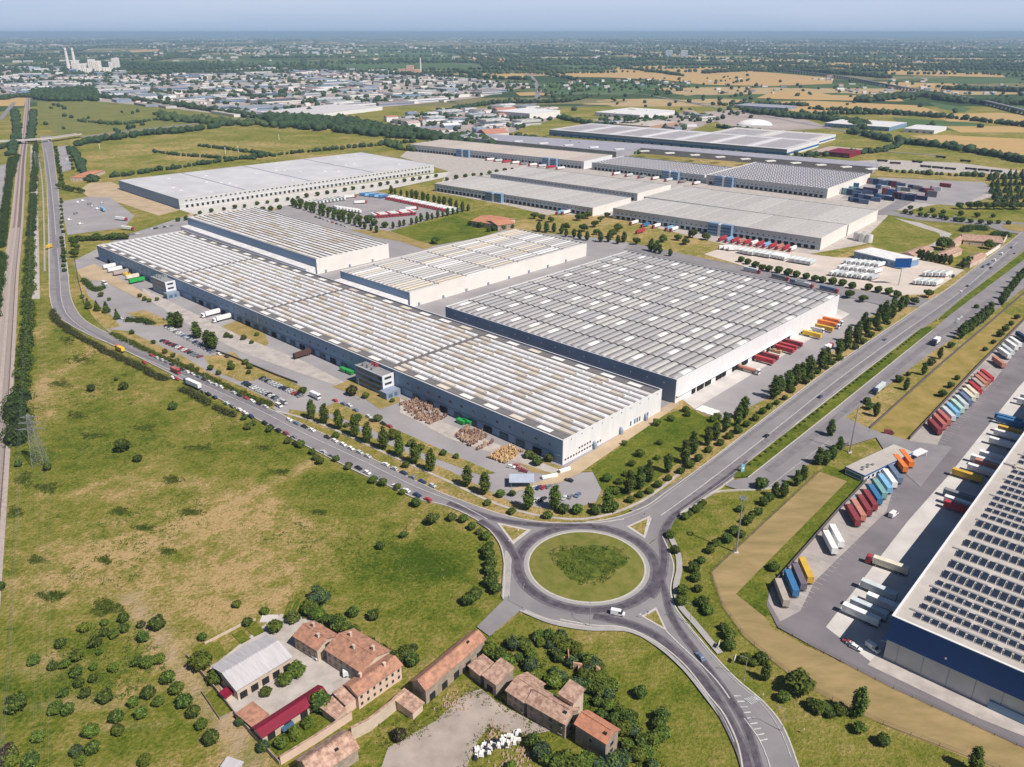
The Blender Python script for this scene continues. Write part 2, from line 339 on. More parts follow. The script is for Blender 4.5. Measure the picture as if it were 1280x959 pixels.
# brush strokes of dryness / lushness / bare soil on the near ground: photo x, y, half width, half height, dry, lush, bare
BR = [(225, 690, 200, 90, .16, 0, 0), (330, 640, 90, 35, .2, 0, 0), (300, 735, 90, 55, .32, 0, 0), (60, 640, 70, 60, .1, .12, 0), (120, 545, 110, 50, 0, .3, 0),
      (300, 560, 120, 40, 0, .25, 0), (200, 490, 120, 45, .1, .15, 0), (45, 440, 25, 90, 0, .45, 0), (55, 480, 15, 60, .45, 0, .2), (430, 620, 90, 35, 0, .45, 0), (310, 550, 22, 6, .6, 0, 0), (262, 536, 14, 6, .6, 0, .2),
      (505, 740, 95, 70, 0, .22, 0), (560, 690, 60, 40, 0, .45, 0), (35, 870, 40, 40, 0, .35, 0), (12, 850, 30, 18, 0, .5, 0), (210, 900, 70, 45, 0, .45, 0), (50, 745, 60, 25, .3, 0, 0), (140, 690, 60, 22, .35, 0, 0), (60, 830, 60, 22, .35, 0, .35),
      (120, 830, 70, 40, 0, .35, 0), (110, 880, 90, 12, .2, 0, .5), (165, 905, 60, 10, .2, 0, .4), (300, 905, 25, 30, .35, 0, .3), (195, 960, 120, 12, .2, .1, 0),
      (780, 870, 120, 80, 0, .42, 0), (690, 800, 60, 30, .1, .2, 0), (800, 820, 60, 20, 0, .4, 0), (860, 900, 40, 60, .12, .15, 0), (640, 775, 25, 9, .3, 0, .1),
      (250, 188, 160, 14, .3, .1, 0), (150, 145, 100, 14, .08, .3, 0), (350, 170, 90, 8, .1, .2, 0), (420, 200, 60, 8, .3, 0, .2), (150, 610, 60, 18, .2, 0, .1), (60, 690, 50, 14, .25, 0, .1), (400, 660, 60, 18, .2, 0, 0), (250, 600, 30, 10, .25, 0, .1), (51, 280, 8, 100, .05, .35, 0), (510, 700, 90, 30, 0, .3, 0)]
PATHS = [([(160, 745), (190, 783), (225, 835), (262, 880), (300, 935), (320, 975)], 3.0, .35, .9), ([(55, 400), (52, 450), (55, 490), (58, 520)], 2.5, .4, .35),
         ([(0, 735), (60, 722), (115, 709), (240, 654), (340, 604), (400, 575)], 2.6, .5, .3), ([(275, 770), (315, 762), (345, 750)], 2.0, .3, .3), ([(430, 745), (390, 770)], 1.5, .2, .2)]
xs = np.arange(-1400, 1600, 7.0); ys = np.concatenate([np.arange(110, 900, 4.0), np.arange(900, 2500, 9.0)])
GX, GY = np.meshgrid(xs, ys); cov = np.zeros((*GX.shape, 4)); cov[..., 3] = 1
for px, py, hw, hh_, dr, lu, ba in BR:
    c = P(px, py); rx = (P(px+hw, py)-P(px-hw, py)).length/2; ry = (P(px, py+hh_)-P(px, py-hh_)).length/2
    k = np.clip(1.6*(1-((GX-c.x)/rx)**2-((GY-c.y)/ry)**2), 0, 1); k = k*k*(3-2*k)
    cov[..., 0] += dr*k; cov[..., 1] += lu*k; cov[..., 2] += ba*k
for pts, wd, dr, ba in PATHS:
    q = smooth(wline(pts), 8); dm = np.full(GX.shape, 1e9)
    for p in q: dm = np.minimum(dm, np.hypot(GX-p.x, GY-p.y))
    k = np.clip(1.4-dm/wd/1.6, 0, 1); cov[..., 0] += dr*k; cov[..., 2] += ba*k
cov = np.clip(cov, 0, 1)
ny, nx = GX.shape
hz = np.zeros(GX.shape)
ver = np.stack([GX, GY, hz], -1).reshape(-1, 3)
ii = np.arange(ny*nx).reshape(ny, nx); fc = np.stack([ii[:-1, :-1], ii[:-1, 1:], ii[1:, 1:], ii[1:, :-1]], -1).reshape(-1, 4)
me = bpy.data.meshes.new('ground'); me.vertices.add(len(ver)); me.vertices.foreach_set('co', ver.ravel().astype(np.float32))
me.loops.add(fc.size); me.loops.foreach_set('vertex_index', fc.ravel().astype(np.int32)); me.polygons.add(len(fc))
me.polygons.foreach_set('loop_start', np.arange(0, fc.size, 4, dtype=np.int32)); me.polygons.foreach_set('loop_total', np.full(len(fc), 4, dtype=np.int32))
me.update(); me.materials.append(MEADOW); ca = me.color_attributes.new('cover', 'FLOAT_COLOR', 'POINT'); ca.data.foreach_set('color', cov.reshape(-1).astype(np.float32))
put('ground', me, kind='structure')
# ---------------------------------------------------------------- yards, lawns, fields (sheets a few cm apart)
Z1, Z2, Z3, Z4, Z5 = .08, .16, .24, .32, .40
flat('site_ground', [(92, 326), (240, 252), (330, 243), (500, 288), (650, 278), (735, 296), (785, 303), (1060, 358), (1135, 374), (1100, 398), (850, 510), (704, 592), (745, 590), (757, 602), (742, 634), (690, 640), (640, 632), (590, 612), (520, 576), (450, 545), (400, 520), (350, 518), (338, 508), (270, 470), (150, 424), (136, 415), (118, 398), (100, 364)], Z1, YARD)
flat('verge', [(704, 588), (745, 586), (852, 500), (900, 520), (1095, 392), (1137, 372), (1160, 372), (1143, 388), (1048, 452), (980, 503), (900, 566), (829, 618), (805, 633), (757, 650), (690, 654), (645, 652), (600, 642), (560, 622), (480, 584), (410, 548), (358, 524), (362, 512), (400, 517), (460, 545), (560, 588), (640, 628), (700, 640), (745, 628), (757, 603), (742, 590)], Z2, VERGE)
flat('lawn', [(739, 586), (760, 570), (785, 553), (825, 521), (860, 509), (878, 520), (905, 527), (860, 570), (812, 606), (772, 625), (752, 612)], Z3, LAWN)
flat('hedge_verge', [(136, 412), (160, 414), (230, 446), (262, 466), (318, 490), (346, 506), (338, 512), (300, 497), (210, 456)], Z2, VERGE)
flat('verge', [(268, 412), (308, 396), (330, 414), (336, 430), (325, 437), (279, 426)], Z2, DRYG)
flat('verge', [(255, 446), (268, 444), (292, 440), (308, 455), (345, 468), (385, 488), (374, 492), (330, 470), (318, 476), (300, 477), (278, 468), (261, 456)], Z2, VERGE)
flat('verge', [(415, 484), (438, 474), (470, 488), (508, 500), (475, 512), (455, 498)], Z2, DRYG)
flat('verge', [(644, 576), (672, 574), (704, 584), (690, 594), (664, 590)], Z2, DRYG)
flat('verge', [(96, 340), (112, 338), (112, 345), (104, 352), (110, 370), (140, 395), (150, 408), (134, 412), (116, 396), (100, 366)], Z2, VERGE)
flat('verge', [(158, 392), (176, 400), (196, 408), (215, 405), (205, 398), (180, 388)], Z2, VERGE)
flat('verge', [(400, 512), (420, 503), (470, 526), (560, 566), (620, 592), (600, 594), (540, 572), (470, 540)], Z2, VERGE)
flat('loading_yard', [(868, 512), (1042, 404), (1062, 398), (1082, 408), (1038, 442), (962, 497), (905, 525), (885, 520)], Z3, YARD)
flat('loading_apron', [(853, 500), (1046, 386), (1062, 393), (1040, 408), (868, 512)], Z4, CONC)
flat('side_path', [(706, 586), (840, 503), (850, 506), (722, 594), (700, 604), (640, 616), (640, 612), (690, 598)], Z4, EARTH)
flat('bare_strip', [(96, 338), (118, 330), (190, 372), (178, 376), (130, 352), (104, 350)], Z3, EARTH)
flat('depot_frontage', [(178, 360), (190, 366), (300, 420), (380, 452), (430, 478), (420, 482), (370, 465), (300, 440), (232, 404), (180, 372)], Z2, CONC_D)
flat('depot_frontage', [(500, 498), (560, 530), (700, 588), (690, 592), (640, 576), (560, 548), (500, 516)], Z2, CONC_D)
flat('playing_field', [(488, 289), (570, 270), (598, 279), (645, 283), (600, 297), (545, 307), (522, 301)], Z3, LAWN)
flat('verge', [(436, 287), (488, 288), (545, 307), (530, 312), (500, 302), (470, 297)], Z2, DRYG)
flat('lorry_park', [(378, 260), (470, 239), (578, 263), (487, 289), (440, 284)], Z2, YARD)
flat('building_plot', [(98, 238), (112, 229), (140, 228), (226, 264), (350, 255), (350, 262), (245, 272), (205, 272), (150, 254), (110, 246)], Z2, EARTH)
flat('long_apron', [(223, 262), (545, 217), (562, 215), (556, 222), (500, 234), (330, 262), (250, 270)], Z3, CONC)
flat('car_lot', [(76, 252), (112, 246), (138, 247), (168, 270), (155, 285), (84, 294)], Z2, YARD)
flat('verge', [(84, 295), (155, 286), (190, 272), (228, 262), (238, 268), (190, 284), (150, 296), (86, 302)], Z2, LAWN2)
flat('estate_yard', [(560, 214), (500, 196), (512, 186), (900, 212), (1095, 225), (1235, 232), (1240, 246), (1170, 268), (1110, 262), (1110, 300), (1000, 320), (900, 312), (800, 282), (735, 282), (640, 258), (545, 240)], Z1, CONC_D)
flat('estate_yard', [(600, 284), (690, 268), (760, 270), (890, 302), (1000, 330), (1040, 322), (1100, 300), (1130, 316), (1200, 335), (1215, 345), (1160, 380), (1130, 372), (1040, 358), (880, 325), (785, 302), (735, 296), (650, 290)], Z2, VERGE)
flat('pale_yard', [(880, 318), (915, 306), (960, 312), (1045, 322), (1150, 325), (1205, 338), (1160, 368), (1120, 370), (1000, 350), (940, 336)], Z3, mat('pinkish_concrete', (.62, .53, .47), .9, scale=.04, col2=(.52, .45, .4), world=True))
flat('grass_plot', [(1078, 302), (1112, 268), (1128, 270), (1180, 287), (1172, 300), (1140, 316), (1110, 314)], Z3, LAWN2)
flat('grass_verge', [(1135, 276), (1285, 288), (1285, 262), (1200, 250), (1140, 262)], Z2, LAWN2)
flat('container_yard', [(1050, 248), (1098, 222), (1230, 228), (1242, 238), (1200, 258), (1108, 250)], Z3, YARD)
flat('railway_land', [(860, 196), (1050, 205), (1285, 210), (1285, 232), (1095, 220), (870, 208)], Z2, VERGE)
flat('track_bed', [(1030, 203), (1110, 200), (1200, 204), (1275, 214), (1272, 218), (1180, 216), (1040, 208)], Z3, CONC_D)
flat('dry_field', [(685, 172), (985, 200), (990, 204), (860, 198), (680, 182)], Z2, DRYG)
flat('stubble_field', [(889, 716), (1025, 590), (1059, 602), (920, 743), (955, 771), (966, 787), (1005, 807), (1100, 850), (1300, 935), (1300, 985), (1100, 905), (1042, 877), (1005, 858), (967, 828), (930, 796), (903, 758)], Z2, STRAW)
flat('grass_bank', [(920, 743), (1059, 602), (1024, 590), (1034, 582), (1086, 600), (963, 736), (973, 765), (955, 771)], Z3, BANK)
flat('roadside_lawn', [(830, 680), (832, 660), (845, 647), (875, 622), (900, 617), (950, 612), (985, 607), (1030, 583), (1025, 590), (889, 716), (903, 758), (930, 796), (1005, 858), (1100, 905), (1300, 985), (1300, 1040), (1000, 1040), (1000, 975), (955, 880), (890, 820), (842, 760), (846, 725)], Z1, LAWN2)
flat('grass_field', [(1087, 536), (1253, 391), (1283, 399), (1222, 458), (1136, 551), (1110, 548)], Z2, mat('yellowing_grass', (.21, .17, .035), .95, scale=.1, col2=(.34, .245, .08), bump=.4, world=True, detail=10))
flat('verge', [(1052, 524), (1087, 537), (1256, 391), (1250, 380), (1165, 436)], Z1, VERGE)
flat('verge', [(975, 612), (1034, 582), (1060, 562), (1046, 548), (1036, 545)], Z4, LAWN2)
flat('gravel_yard', [(470, 980), (485, 935), (544, 902), (584, 866), (602, 862), (621, 878), (668, 904), (690, 914), (660, 920), (631, 916), (612, 909), (598, 925), (575, 980)], Z2, GRAVEL)
flat('farm_courtyard', [(262, 836), (335, 778), (352, 768), (395, 772), (452, 842), (432, 862), (425, 880), (410, 872), (337, 896), (330, 905), (300, 905)], Z2, CONC_D)
flat('farm_garden', [(333, 930), (410, 872), (425, 888), (398, 915), (352, 950)], Z3, LAWN)
for q in ([(240, 812), (262, 800), (268, 822), (250, 832)], [(262, 806), (274, 801), (283, 818), (271, 824)], [(290, 794), (302, 788), (314, 799), (302, 806)], [(305, 784), (318, 776), (332, 790), (318, 797)], [(256, 870), (266, 862), (290, 890), (276, 899)]):
    flat('garden_bed', q, Z3, LAWN)
flat('scrub_lawn', [(613, 795), (651, 768), (690, 778), (735, 788), (795, 788), (850, 838), (905, 905), (930, 975), (820, 1000), (780, 900), (700, 840)], Z1, LAWN2)
# farmland seen in the middle distance
WF = [[(690, 92), (760, 88), (880, 84), (1000, 94), (1042, 98), (1040, 105), (960, 108), (880, 106), (830, 100), (760, 97), (690, 96)], [(945, 123), (965, 115), (1012, 114), (1040, 119), (1120, 120), (1130, 127), (1010, 125)],
      [(942, 128), (1013, 126), (1146, 132), (1178, 141), (1120, 144), (1076, 143), (1005, 142), (985, 138)], [(1162, 143), (1248, 141), (1300, 146), (1300, 155), (1185, 152)], [(1016, 83), (1055, 78), (1132, 79), (1146, 84), (1048, 86)],
      [(1106, 87), (1175, 88), (1252, 93), (1257, 97), (1168, 95), (1108, 93)], [(1094, 102), (1199, 105), (1182, 111), (1122, 109)], [(1136, 170), (1180, 169), (1300, 175), (1300, 197), (1200, 184)],
      [(570, 70), (635, 73), (635, 77), (596, 78)], [(603, 94), (661, 91), (661, 97), (609, 98)], [(644, 116), (672, 115), (690, 119), (650, 120)], [(-20, 123), (33, 121), (30, 133), (-20, 133)], [(160, 63), (200, 61), (197, 64), (165, 66)], [(760, 85), (830, 82), (835, 85), (770, 88)],
      [(1180, 158), (1300, 158), (1300, 166), (1200, 166)]]
for i, q in enumerate(WF): flat('wheat_field', q, .3, WHEAT)
CF = [[(1172, 98), (1300, 98), (1300, 103), (1180, 105), (1120, 99)], [(1115, 147), (1180, 151), (1230, 155), (1200, 164), (1130, 160)], [(660, 105), (800, 100), (830, 108), (780, 120), (690, 118)], [(1160, 128), (1215, 135), (1205, 141), (1175, 136)], [(450, 60), (560, 58), (600, 82), (640, 90), (470, 85)],
      [(640, 78), (900, 76), (880, 84), (700, 90)], [(200, 78), (420, 76), (560, 84), (480, 92), (250, 84)], [(1230, 128), (1300, 130), (1300, 142), (1250, 138)]]
for q in CF: flat('crop_field', q, .25, CROP)
for q in ([(46, 127), (150, 124), (310, 148), (290, 157), (70, 168), (48, 150)],): flat('pasture', q, .15, mat('pasture', (.13, .145, .03), .95, scale=.02, col2=(.2, .19, .05), world=True, detail=9))
# ---------------------------------------------------------------- roads
C0 = Vector((30.4, 272.8, 0)); RIN, ROUT = 23.4, 31.5
def circ(r, n=96, c=C0): return [(c.x+r*math.cos(2*math.pi*k/n), c.y+r*math.sin(2*math.pi*k/n)) for k in range(n)]
ZR = .52
def road(name, left, right, z, m=ASPH):
    l = smooth(wline(left), 5); r = smooth(wline(right), 5); b = MB(); b.face([(p.x, p.y, z) for p in l]+[(p.x, p.y, z) for p in r[::-1]])
    if b.v: 
        a = sum(b.v[i][0]*b.v[(i+1) % len(b.v)][1]-b.v[(i+1) % len(b.v)][0]*b.v[i][1] for i in range(len(b.v)))
        if a < 0: b.f = [f[::-1] for f in b.f]
    b.build(name, m, kind='structure'); return l, r
bl, br = road('boulevard', [(51, 170), (53, 184), (58, 220), (60, 260), (60.6, 303), (61.5, 340), (62.8, 373), (70, 394), (85, 405), (110, 419), (150, 436), (200, 461), (250, 487), (300, 513), (369, 551), (412, 573), (445, 590), (496, 613), (520, 624), (560, 634), (594, 650), (612, 664), (626, 684), (631, 710)],
              [(63, 170), (66, 184), (73, 240), (80, 290), (81, 302), (85, 340), (89, 373), (102, 397), (124, 412), (150, 424), (200, 448), (260, 476), (320, 504), (360, 523), (410, 546), (480, 582), (540, 612), (580, 628), (630, 645), (680, 654), (740, 655), (780, 650)], ZR)
al, ar = road('avenue', [(700, 655), (757, 651), (805, 635), (829, 619), (860, 597), (900, 567), (980, 505), (1048, 454), (1143, 389), (1188, 359), (1221, 333), (1262, 303), (1285, 284)],
              [(760, 740), (800, 690), (828, 668), (836, 655), (850, 643), (880, 622), (900, 609), (920, 595), (980, 547), (1048, 492), (1143, 419), (1175, 396), (1225, 357), (1262, 327), (1300, 297)], ZR+.02)
sl_, sr_ = road('south_road', [(700, 776), (740, 783), (780, 786), (817, 802), (855, 832), (885, 870), (905, 895), (922, 932), (930, 975)], [(828, 668), (838, 695), (842, 712), (838, 738), (843, 758), (858, 780), (890, 818), (920, 850), (955, 880), (980, 913), (1003, 975)], ZR+.04)
b = MB(); b.face([(p.x, p.y, ZR+.06) for p in wline([(640, 690), (632, 712), (629, 752), (596, 785), (612, 797), (650, 765), (690, 776), (710, 760)])][::-1]); b.build('farm_lane', ASPH, kind='structure')
flat('roundabout_verge_lane', [(645, 764), (690, 779), (745, 789), (770, 778), (720, 764), (670, 755)], ZR-.1, ASPH)
b = MB(); b.face([(*p, ZR+.08) for p in circ(ROUT)]); b.build('roundabout', ASPH, kind='structure')
# darkened wheel lane round the roundabout, worn by tyres
b = MB()
ci, co = circ(26.8), circ(29.6)
for k in range(96):
    j = (k+1) % 96; b.face([(*ci[k], ZR+.10), (*co[k], ZR+.10), (*co[j], ZR+.10), (*ci[j], ZR+.10)])
hb = MB(); c2, c3 = circ(25.7), circ(30.8)
for k in range(96):
    j = (k+1) % 96; hb.face([(*c2[k], ZR+.09), (*c3[k], ZR+.09), (*c3[j], ZR+.09), (*c2[j], ZR+.09)])
for pts, wd in (([(835, 655), (829, 672), (830, 700), (824, 730), (812, 748)], 4.0), ([(935, 578), (900, 604), (850, 640), (836, 655), (829, 672)], 3.5), ([(742, 771), (780, 780), (815, 794), (850, 822), (885, 860), (905, 893), (930, 945), (940, 990)], 4.2), ([(955, 990), (945, 950), (930, 905), (905, 865), (875, 824), (850, 790), (838, 768), (832, 745), (826, 725)], 3.0), ([(600, 652), (625, 670), (640, 690), (648, 705)], 3.6), ([(560, 630), (620, 650), (680, 658), (740, 658)], 3.4)):
    zw = zw+.006 if 'zw' in globals() else ZR+.112; ribbon(b, smooth(wline(pts), 8), wd*.62, zw+.03); ribbon(hb, smooth(wline(pts), 8), wd*1.05, zw-.018)
b.build('worn_lane', TYRE, kind='structure'); hb.build('worn_lane', mat('half_worn', (.11, .098, .115), .85, scale=.4, col2=(.175, .16, .178), world=True), kind='structure')
b = MB()
for pts, wd in (([(838, 640), (884, 609), (964, 547), (1052, 477), (1129, 420), (1204, 367), (1262, 318)], 3.6), ([(845, 636), (902, 595), (980, 535), (1060, 470), (1143, 410), (1220, 352)], 2.6), ([(790, 640), (836, 613), (900, 572), (980, 512), (1048, 462), (1143, 396)], 2.6), ([(71, 300), (72, 350), (76, 380), (95, 405), (140, 428), (200, 454), (260, 481), (340, 518)], 3), ([(57, 190), (65, 260), (68, 320)], 3), ([(960, 590), (1040, 528), (1165, 427), (1240, 374)], 4)):
    zw += .004; ribbon(b, smooth(wline(pts), 8), wd, zw)
b.build('worn_lane', mat('lightly_worn', (.165, .15, .168), .85, scale=.3, col2=(.225, .208, .222), world=True), kind='structure')
for r0, r1, z, m, nm in ((RIN, RIN+.7, ZR+.2, KERB, 'island_kerb'), (RIN+.7, RIN+2.2, ZR+.13, mat('apron_setts', (.3, .28, .28), .9, scale=2, col2=(.38, .36, .35), world=True), 'island_apron')):
    b = MB(); a, c = circ(r0), circ(r1)
    for k in range(96):
        j = (k+1) % 96; b.hexa([(*a[k], 0), (*c[k], 0), (*c[j], 0), (*a[j], 0), (*a[k], z), (*c[k], z), (*c[j], z), (*a[j], z)])
    b.build(nm, m, kind='structure')
b = MB(); pr = [circ(RIN*f, 48) for f in (1, .8, .55, .3)]; zz = [.74, 1.0, 1.25, 1.35]
for q in range(3):
    for k in range(48):
        j = (k+1) % 48; b.face([(*pr[q][k], zz[q]), (*pr[q][j], zz[q]), (*pr[q+1][j], zz[q+1]), (*pr[q+1][k], zz[q+1])])
b.face([(*p, zz[3]) for p in pr[3]]); b.build('roundabout_island', mat('island_grass', (.115, .135, .016), .95, scale=.2, col2=(.21, .185, .05), bump=.5, world=True, detail=10), kind='structure')
b = MB(); rr = random.Random(9); sc = [(C0.x+1+(12.2+2.6*math.sin(3*k*.262+1)+rr.uniform(-.8, .8))*1.12*math.cos(k*.262), C0.y+1+(11.6+1.8*math.sin(2*k*.262)+rr.uniform(-.8, .8))*math.sin(k*.262)) for k in range(24)]
b.prism(sc, 1.2, 1.42); b.build('island_scrub', mat('island_scrub', (.05, .08, .008), .95, scale=.35, col2=(.13, .15, .02), bump=1, world=True), kind='structure')
# parallel access road, parking, entrance, small estate roads
flat('access_road', [(900, 606), (918, 601), (935, 598), (1040, 515), (1166, 413), (1184, 397), (1283, 322), (1300, 322), (1300, 345), (1245, 388), (1165, 441), (1060, 520), (1044, 540), (1052, 550), (975, 609), (950, 613), (925, 614)], ZR-.06, ASPH)
flat('entrance_road', [(1036, 545), (1055, 522), (1090, 538), (1136, 552), (1190, 560), (1150, 610), (1112, 575), (1095, 548), (1062, 558)], ZR-.04, ASPH)
flat('green_median', [(916, 599), (925, 587), (1150, 412), (1163, 409), (1166, 413), (936, 597)], ZR+.16, BANK)
flat('green_median', [(1171, 401), (1200, 376), (1285, 311), (1287, 320), (1184, 397)], ZR+.16, BANK)
flat('depot_yard', [(958, 757), (963, 730), (1048, 638), (1084, 600), (1120, 562), (1136, 551), (1222, 460), (1300, 385), (1300, 945), (1120, 863), (1012, 807), (972, 785)], Z4, ASPH_D)
flat('parking_apron', [(960, 752), (965, 730), (1048, 638), (1084, 600), (1118, 606), (1108, 640), (1018, 728), (1000, 765), (975, 778)], Z4+.04, mat('patched_concrete', (.42, .37, .34), .9, scale=.1, col2=(.3, .27, .265), world=True))
flat('parking_apron', [(1136, 551), (1222, 460), (1290, 392), (1300, 400), (1240, 480), (1180, 540), (1170, 560), (1150, 560)], Z4+.04, mat('patched_concrete', (.42, .37, .34)))
flat('depot_apron', [(1032, 785), (1135, 652), (1190, 590), (1272, 486), (1300, 455), (1300, 520), (1106, 812), (1090, 830)], Z4+.06, CONC)
flat('depot_apron', [(1106, 808), (1300, 888), (1300, 930), (1225, 900), (1084, 832)], Z4+.08, CONC_D)
flat('service_lane', [(38, 182), (46, 182), (50, 374), (40, 374)], Z2, CONC_D)
flat('estate_road', [(1060, 262), (1110, 264), (1160, 270), (1270, 280), (1270, 285), (1150, 276), (1105, 268)], Z4, ASPH)
flat('estate_road', [(1088, 270), (1112, 268), (1150, 248), (1130, 246)], Z4+.02, ASPH)
flat('estate_lane', [(1118, 273), (1150, 279), (1190, 293), (1178, 305), (1160, 312), (1158, 309), (1176, 299), (1174, 292), (1145, 283)], Z4, CONC_D)
flat('site_lane', [(786, 304), (1020, 352), (1135, 376), (1150, 372), (1165, 376), (1150, 384), (1110, 384), (1000, 358), (780, 312)], Z4, ASPH)
flat('far_car_park', [(70, 184), (85, 182), (90, 212), (76, 216)], Z4, YARD)
flat('west_yard', [(-30, 215), (12, 204), (17, 212), (8, 262), (-30, 275)], Z4, YARD)
c = P(1278, 286); b = MB(); b.face([(*p, ZR+.03) for p in circ(34, 40, c)]); b.build('far_roundabout', ASPH, kind='structure')
b = MB(); b.prism(circ(20, 40, c), 0, ZR+.25); b.build('far_roundabout_island', DRYG, kind='structure')
# kerbs, pavements
b = MB()
for ln in (bl, br, al[3:], sl_, sr_[12:]): ribbon(b, ln, .5, 0, ZR+.16)
for pts in ([(828, 672), (838, 695), (842, 712), (838, 738), (843, 758)], [(850, 643), (880, 622), (900, 611), (920, 596)], [(925, 587), (1048, 490), (1150, 412)], [(1171, 401), (1225, 357), (1285, 311)], [(935, 598), (1040, 515), (1166, 413)], [(850, 645), (876, 625), (900, 615), (950, 613), (975, 609)], [(631, 706), (629, 750)], [(650, 765), (690, 777), (740, 786)]):
    ribbon(b, smooth(wline(pts), 5), .5, 0, ZR+.2)
b.build('kerb', KERB, kind='structure')
b = MB()
for pts, wd in (([(636, 690), (634, 712), (632, 748)], 3.2), ([(655, 765), (690, 779), (735, 787), (785, 789), (820, 806), (855, 836), (885, 873), (905, 900)], 2.2), ([(834, 664), (846, 690), (849, 712), (845, 735), (850, 758), (870, 782), (900, 818)], 2.4), ([(846, 648), (870, 630), (892, 616)], 2.0), ([(45, 183), (52, 220), (55, 280), (56, 340)], 1.5)):
    ribbon(b, smooth(wline(pts), 8), wd, ZR-.02, ZR+.1)
b.build('pavement', mat('pavement_slabs', (.33, .31, .31), .9, scale=.3, col2=(.4, .37, .36), world=True), kind='structure')
b = MB(); ribbon(b, smooth(wline([(345, 514), (400, 530), (480, 566), (560, 602), (620, 630), (680, 646), (740, 648), (800, 628), (850, 592)]), 8), 1.6, Z3, Z3+.06); b.build('footpath', CONC_D, kind='structure')
# raised splitter islands
def island(pts, m):
    q = [(p.x, p.y) for p in wline(pts)]; b = MB(); b.prism(q, 0, ZR+.2, 0); cx = sum(p[0] for p in q)/len(q); cy = sum(p[1] for p in q)/len(q)
    b.prism([(cx+(x-cx)*.72, cy+(y-cy)*.72) for x, y in q], 0, ZR+.28, 1); b.build('splitter_island', [KERB, m], kind='structure')
island([(621, 655), (664, 664), (641, 682)], VERGE); island([(783, 660), (813, 646), (806, 675)], VERGE); island([(801, 772), (820, 761), (834, 791)], VERGE)
# painted markings
ZM = ZR+.2; b = MB()
def cl(pts, wd=.28, dash=None, z=ZM): ribbon(b, resample(smooth(wline(pts), 10), 1.0 if dash else 4.0), wd, z, dash=dash)
cl([(57, 186), (62, 215), (67, 260), (70, 295)], .5); cl([(72, 312), (75, 350), (77, 375), (85, 395), (105, 412), (140, 432), (200, 458), (260, 485), (320, 512), (380, 543), (450, 576), (520, 610), (570, 630), (612, 652)], .4)
for a, c in (((71, 312), (81, 312)), ((65, 361), (76, 360)), ((77, 371), (88, 370)), ((80, 385), (91, 383))): cl([a, c], .5)
cl([(62, 373), (62, 300), (59, 250), (55, 200)], .3); cl([(88, 370), (84, 335), (80, 300), (72, 240)], .3)
cl([(826, 646), (880, 607), (960, 545), (1048, 475), (1125, 419), (1200, 366), (1240, 332), (1272, 303)], .4)
cl([(850, 641), (900, 606), (960, 560), (1048, 487), (1140, 418)], .18); cl([(760, 655), (806, 639), (860, 600), (980, 508), (1048, 457), (1143, 392), (1220, 337)], .18)
cl([(832, 790), (850, 808), (880, 836), (900, 858), (915, 880)], .45); cl([(930, 900), (948, 925), (962, 959), (966, 985)], .3)
cl([(780, 789), (817, 805), (854, 835), (884, 873), (903, 898), (919, 933)], .2); cl([(842, 765), (858, 783), (888, 821), (918, 853), (950, 880), (974, 913), (992, 959)], .2)
cl([(958, 612), (1036, 552)], .2); cl([(1056, 520), (1165, 438), (1245, 383)], .3, z=ZR-.02); cl([(1062, 517), (1100, 489)], .3, z=ZR-.02)
for a, c in (((632, 680), (662, 664)), ((628, 676), (640, 690)), ((780, 659), (770, 660)), ((806, 673), (814, 648)), ((818, 762), (824, 757)), ((800, 771), (794, 772))): cl([a, c], .5, z=ZR+.13)
cl([(1150, 578), (1158, 566)], .8, z=Z5+.02)
# hatching before the south road, zebra and bay lines
for k in range(9):
    t = k/8; p = P(917+33*t, 872+56*t); q = P(926+33*t, 872+54*t); ribbon(b, [p, q], .45, ZM)
for k in range(7): 
    p = P(930+k*2.1, 875.5-k*.9); ribbon(b, [p, p+Vector((1.9, -2.4, 0))], .38, ZM)
a, c = P(966, 609), P(1036, 549); n_ = (c-a); L_ = n_.length; n_.normalize(); m_ = Vector((n_.y, -n_.x, 0))
for k in range(int(L_/2.6)): ribbon(b, [a+n_*(k*2.6), a+n_*(k*2.6)-m_*4.6], .16, ZR-.02)
b.build('road_marking', PAINT, kind='structure')
b = MB()
for a, c, s in (((961, 741), (1084, 606), 1), ((1136, 556), (1290, 400), 1)):
    a, c = P(*a), P(*c); n_ = (c-a).normalized(); L_ = (c-a).length; m_ = Vector((n_.y, -n_.x, 0))
    for k in range(int(L_/3.6)): ribbon(b, [a+n_*(k*3.6)+m_*1, a+n_*(k*3.6)+m_*14], .14, Z5+.03)
b.build('bay_line', PAINT, kind='structure')
# ---------------------------------------------------------------- railway
rc = smooth(wline([(36, 108), (32, 160), (27.5, 197), (24.5, 235), (21, 279), (14, 338), (8, 410), (-4, 555), (-24, 760), (-46, 975)]), 8)
b = MB(); ribbon(b, rc, 13, 0, .35); b.build('railway_bed', RAILB, kind='structure')
b = MB(); ribbon(b, rc, 3.4, .36, .44, off=2.6); b.build('track_bed_dark', mat('dark_ballast', (.12, .085, .085), .95, scale=.8, col2=(.18, .13, .12), world=True), kind='structure')
b = MB(); ribbon(b, rc, 2.4, .36, .44, off=-2.4); b.build('track_bed_brown', mat('brown_ballast', (.21, .15, .14), .95, scale=.8, col2=(.28, .2, .18), world=True), kind='structure')
b = MB()
for o_ in (-3.9, -2.4, .9, 2.4): ribbon(b, rc, .18, .35, .72, off=-o_-.7)
b.build('rail', RAILM, kind='structure')
b = MB(); n_ = resample([p for p in rc if p.y < 900], 1.4)
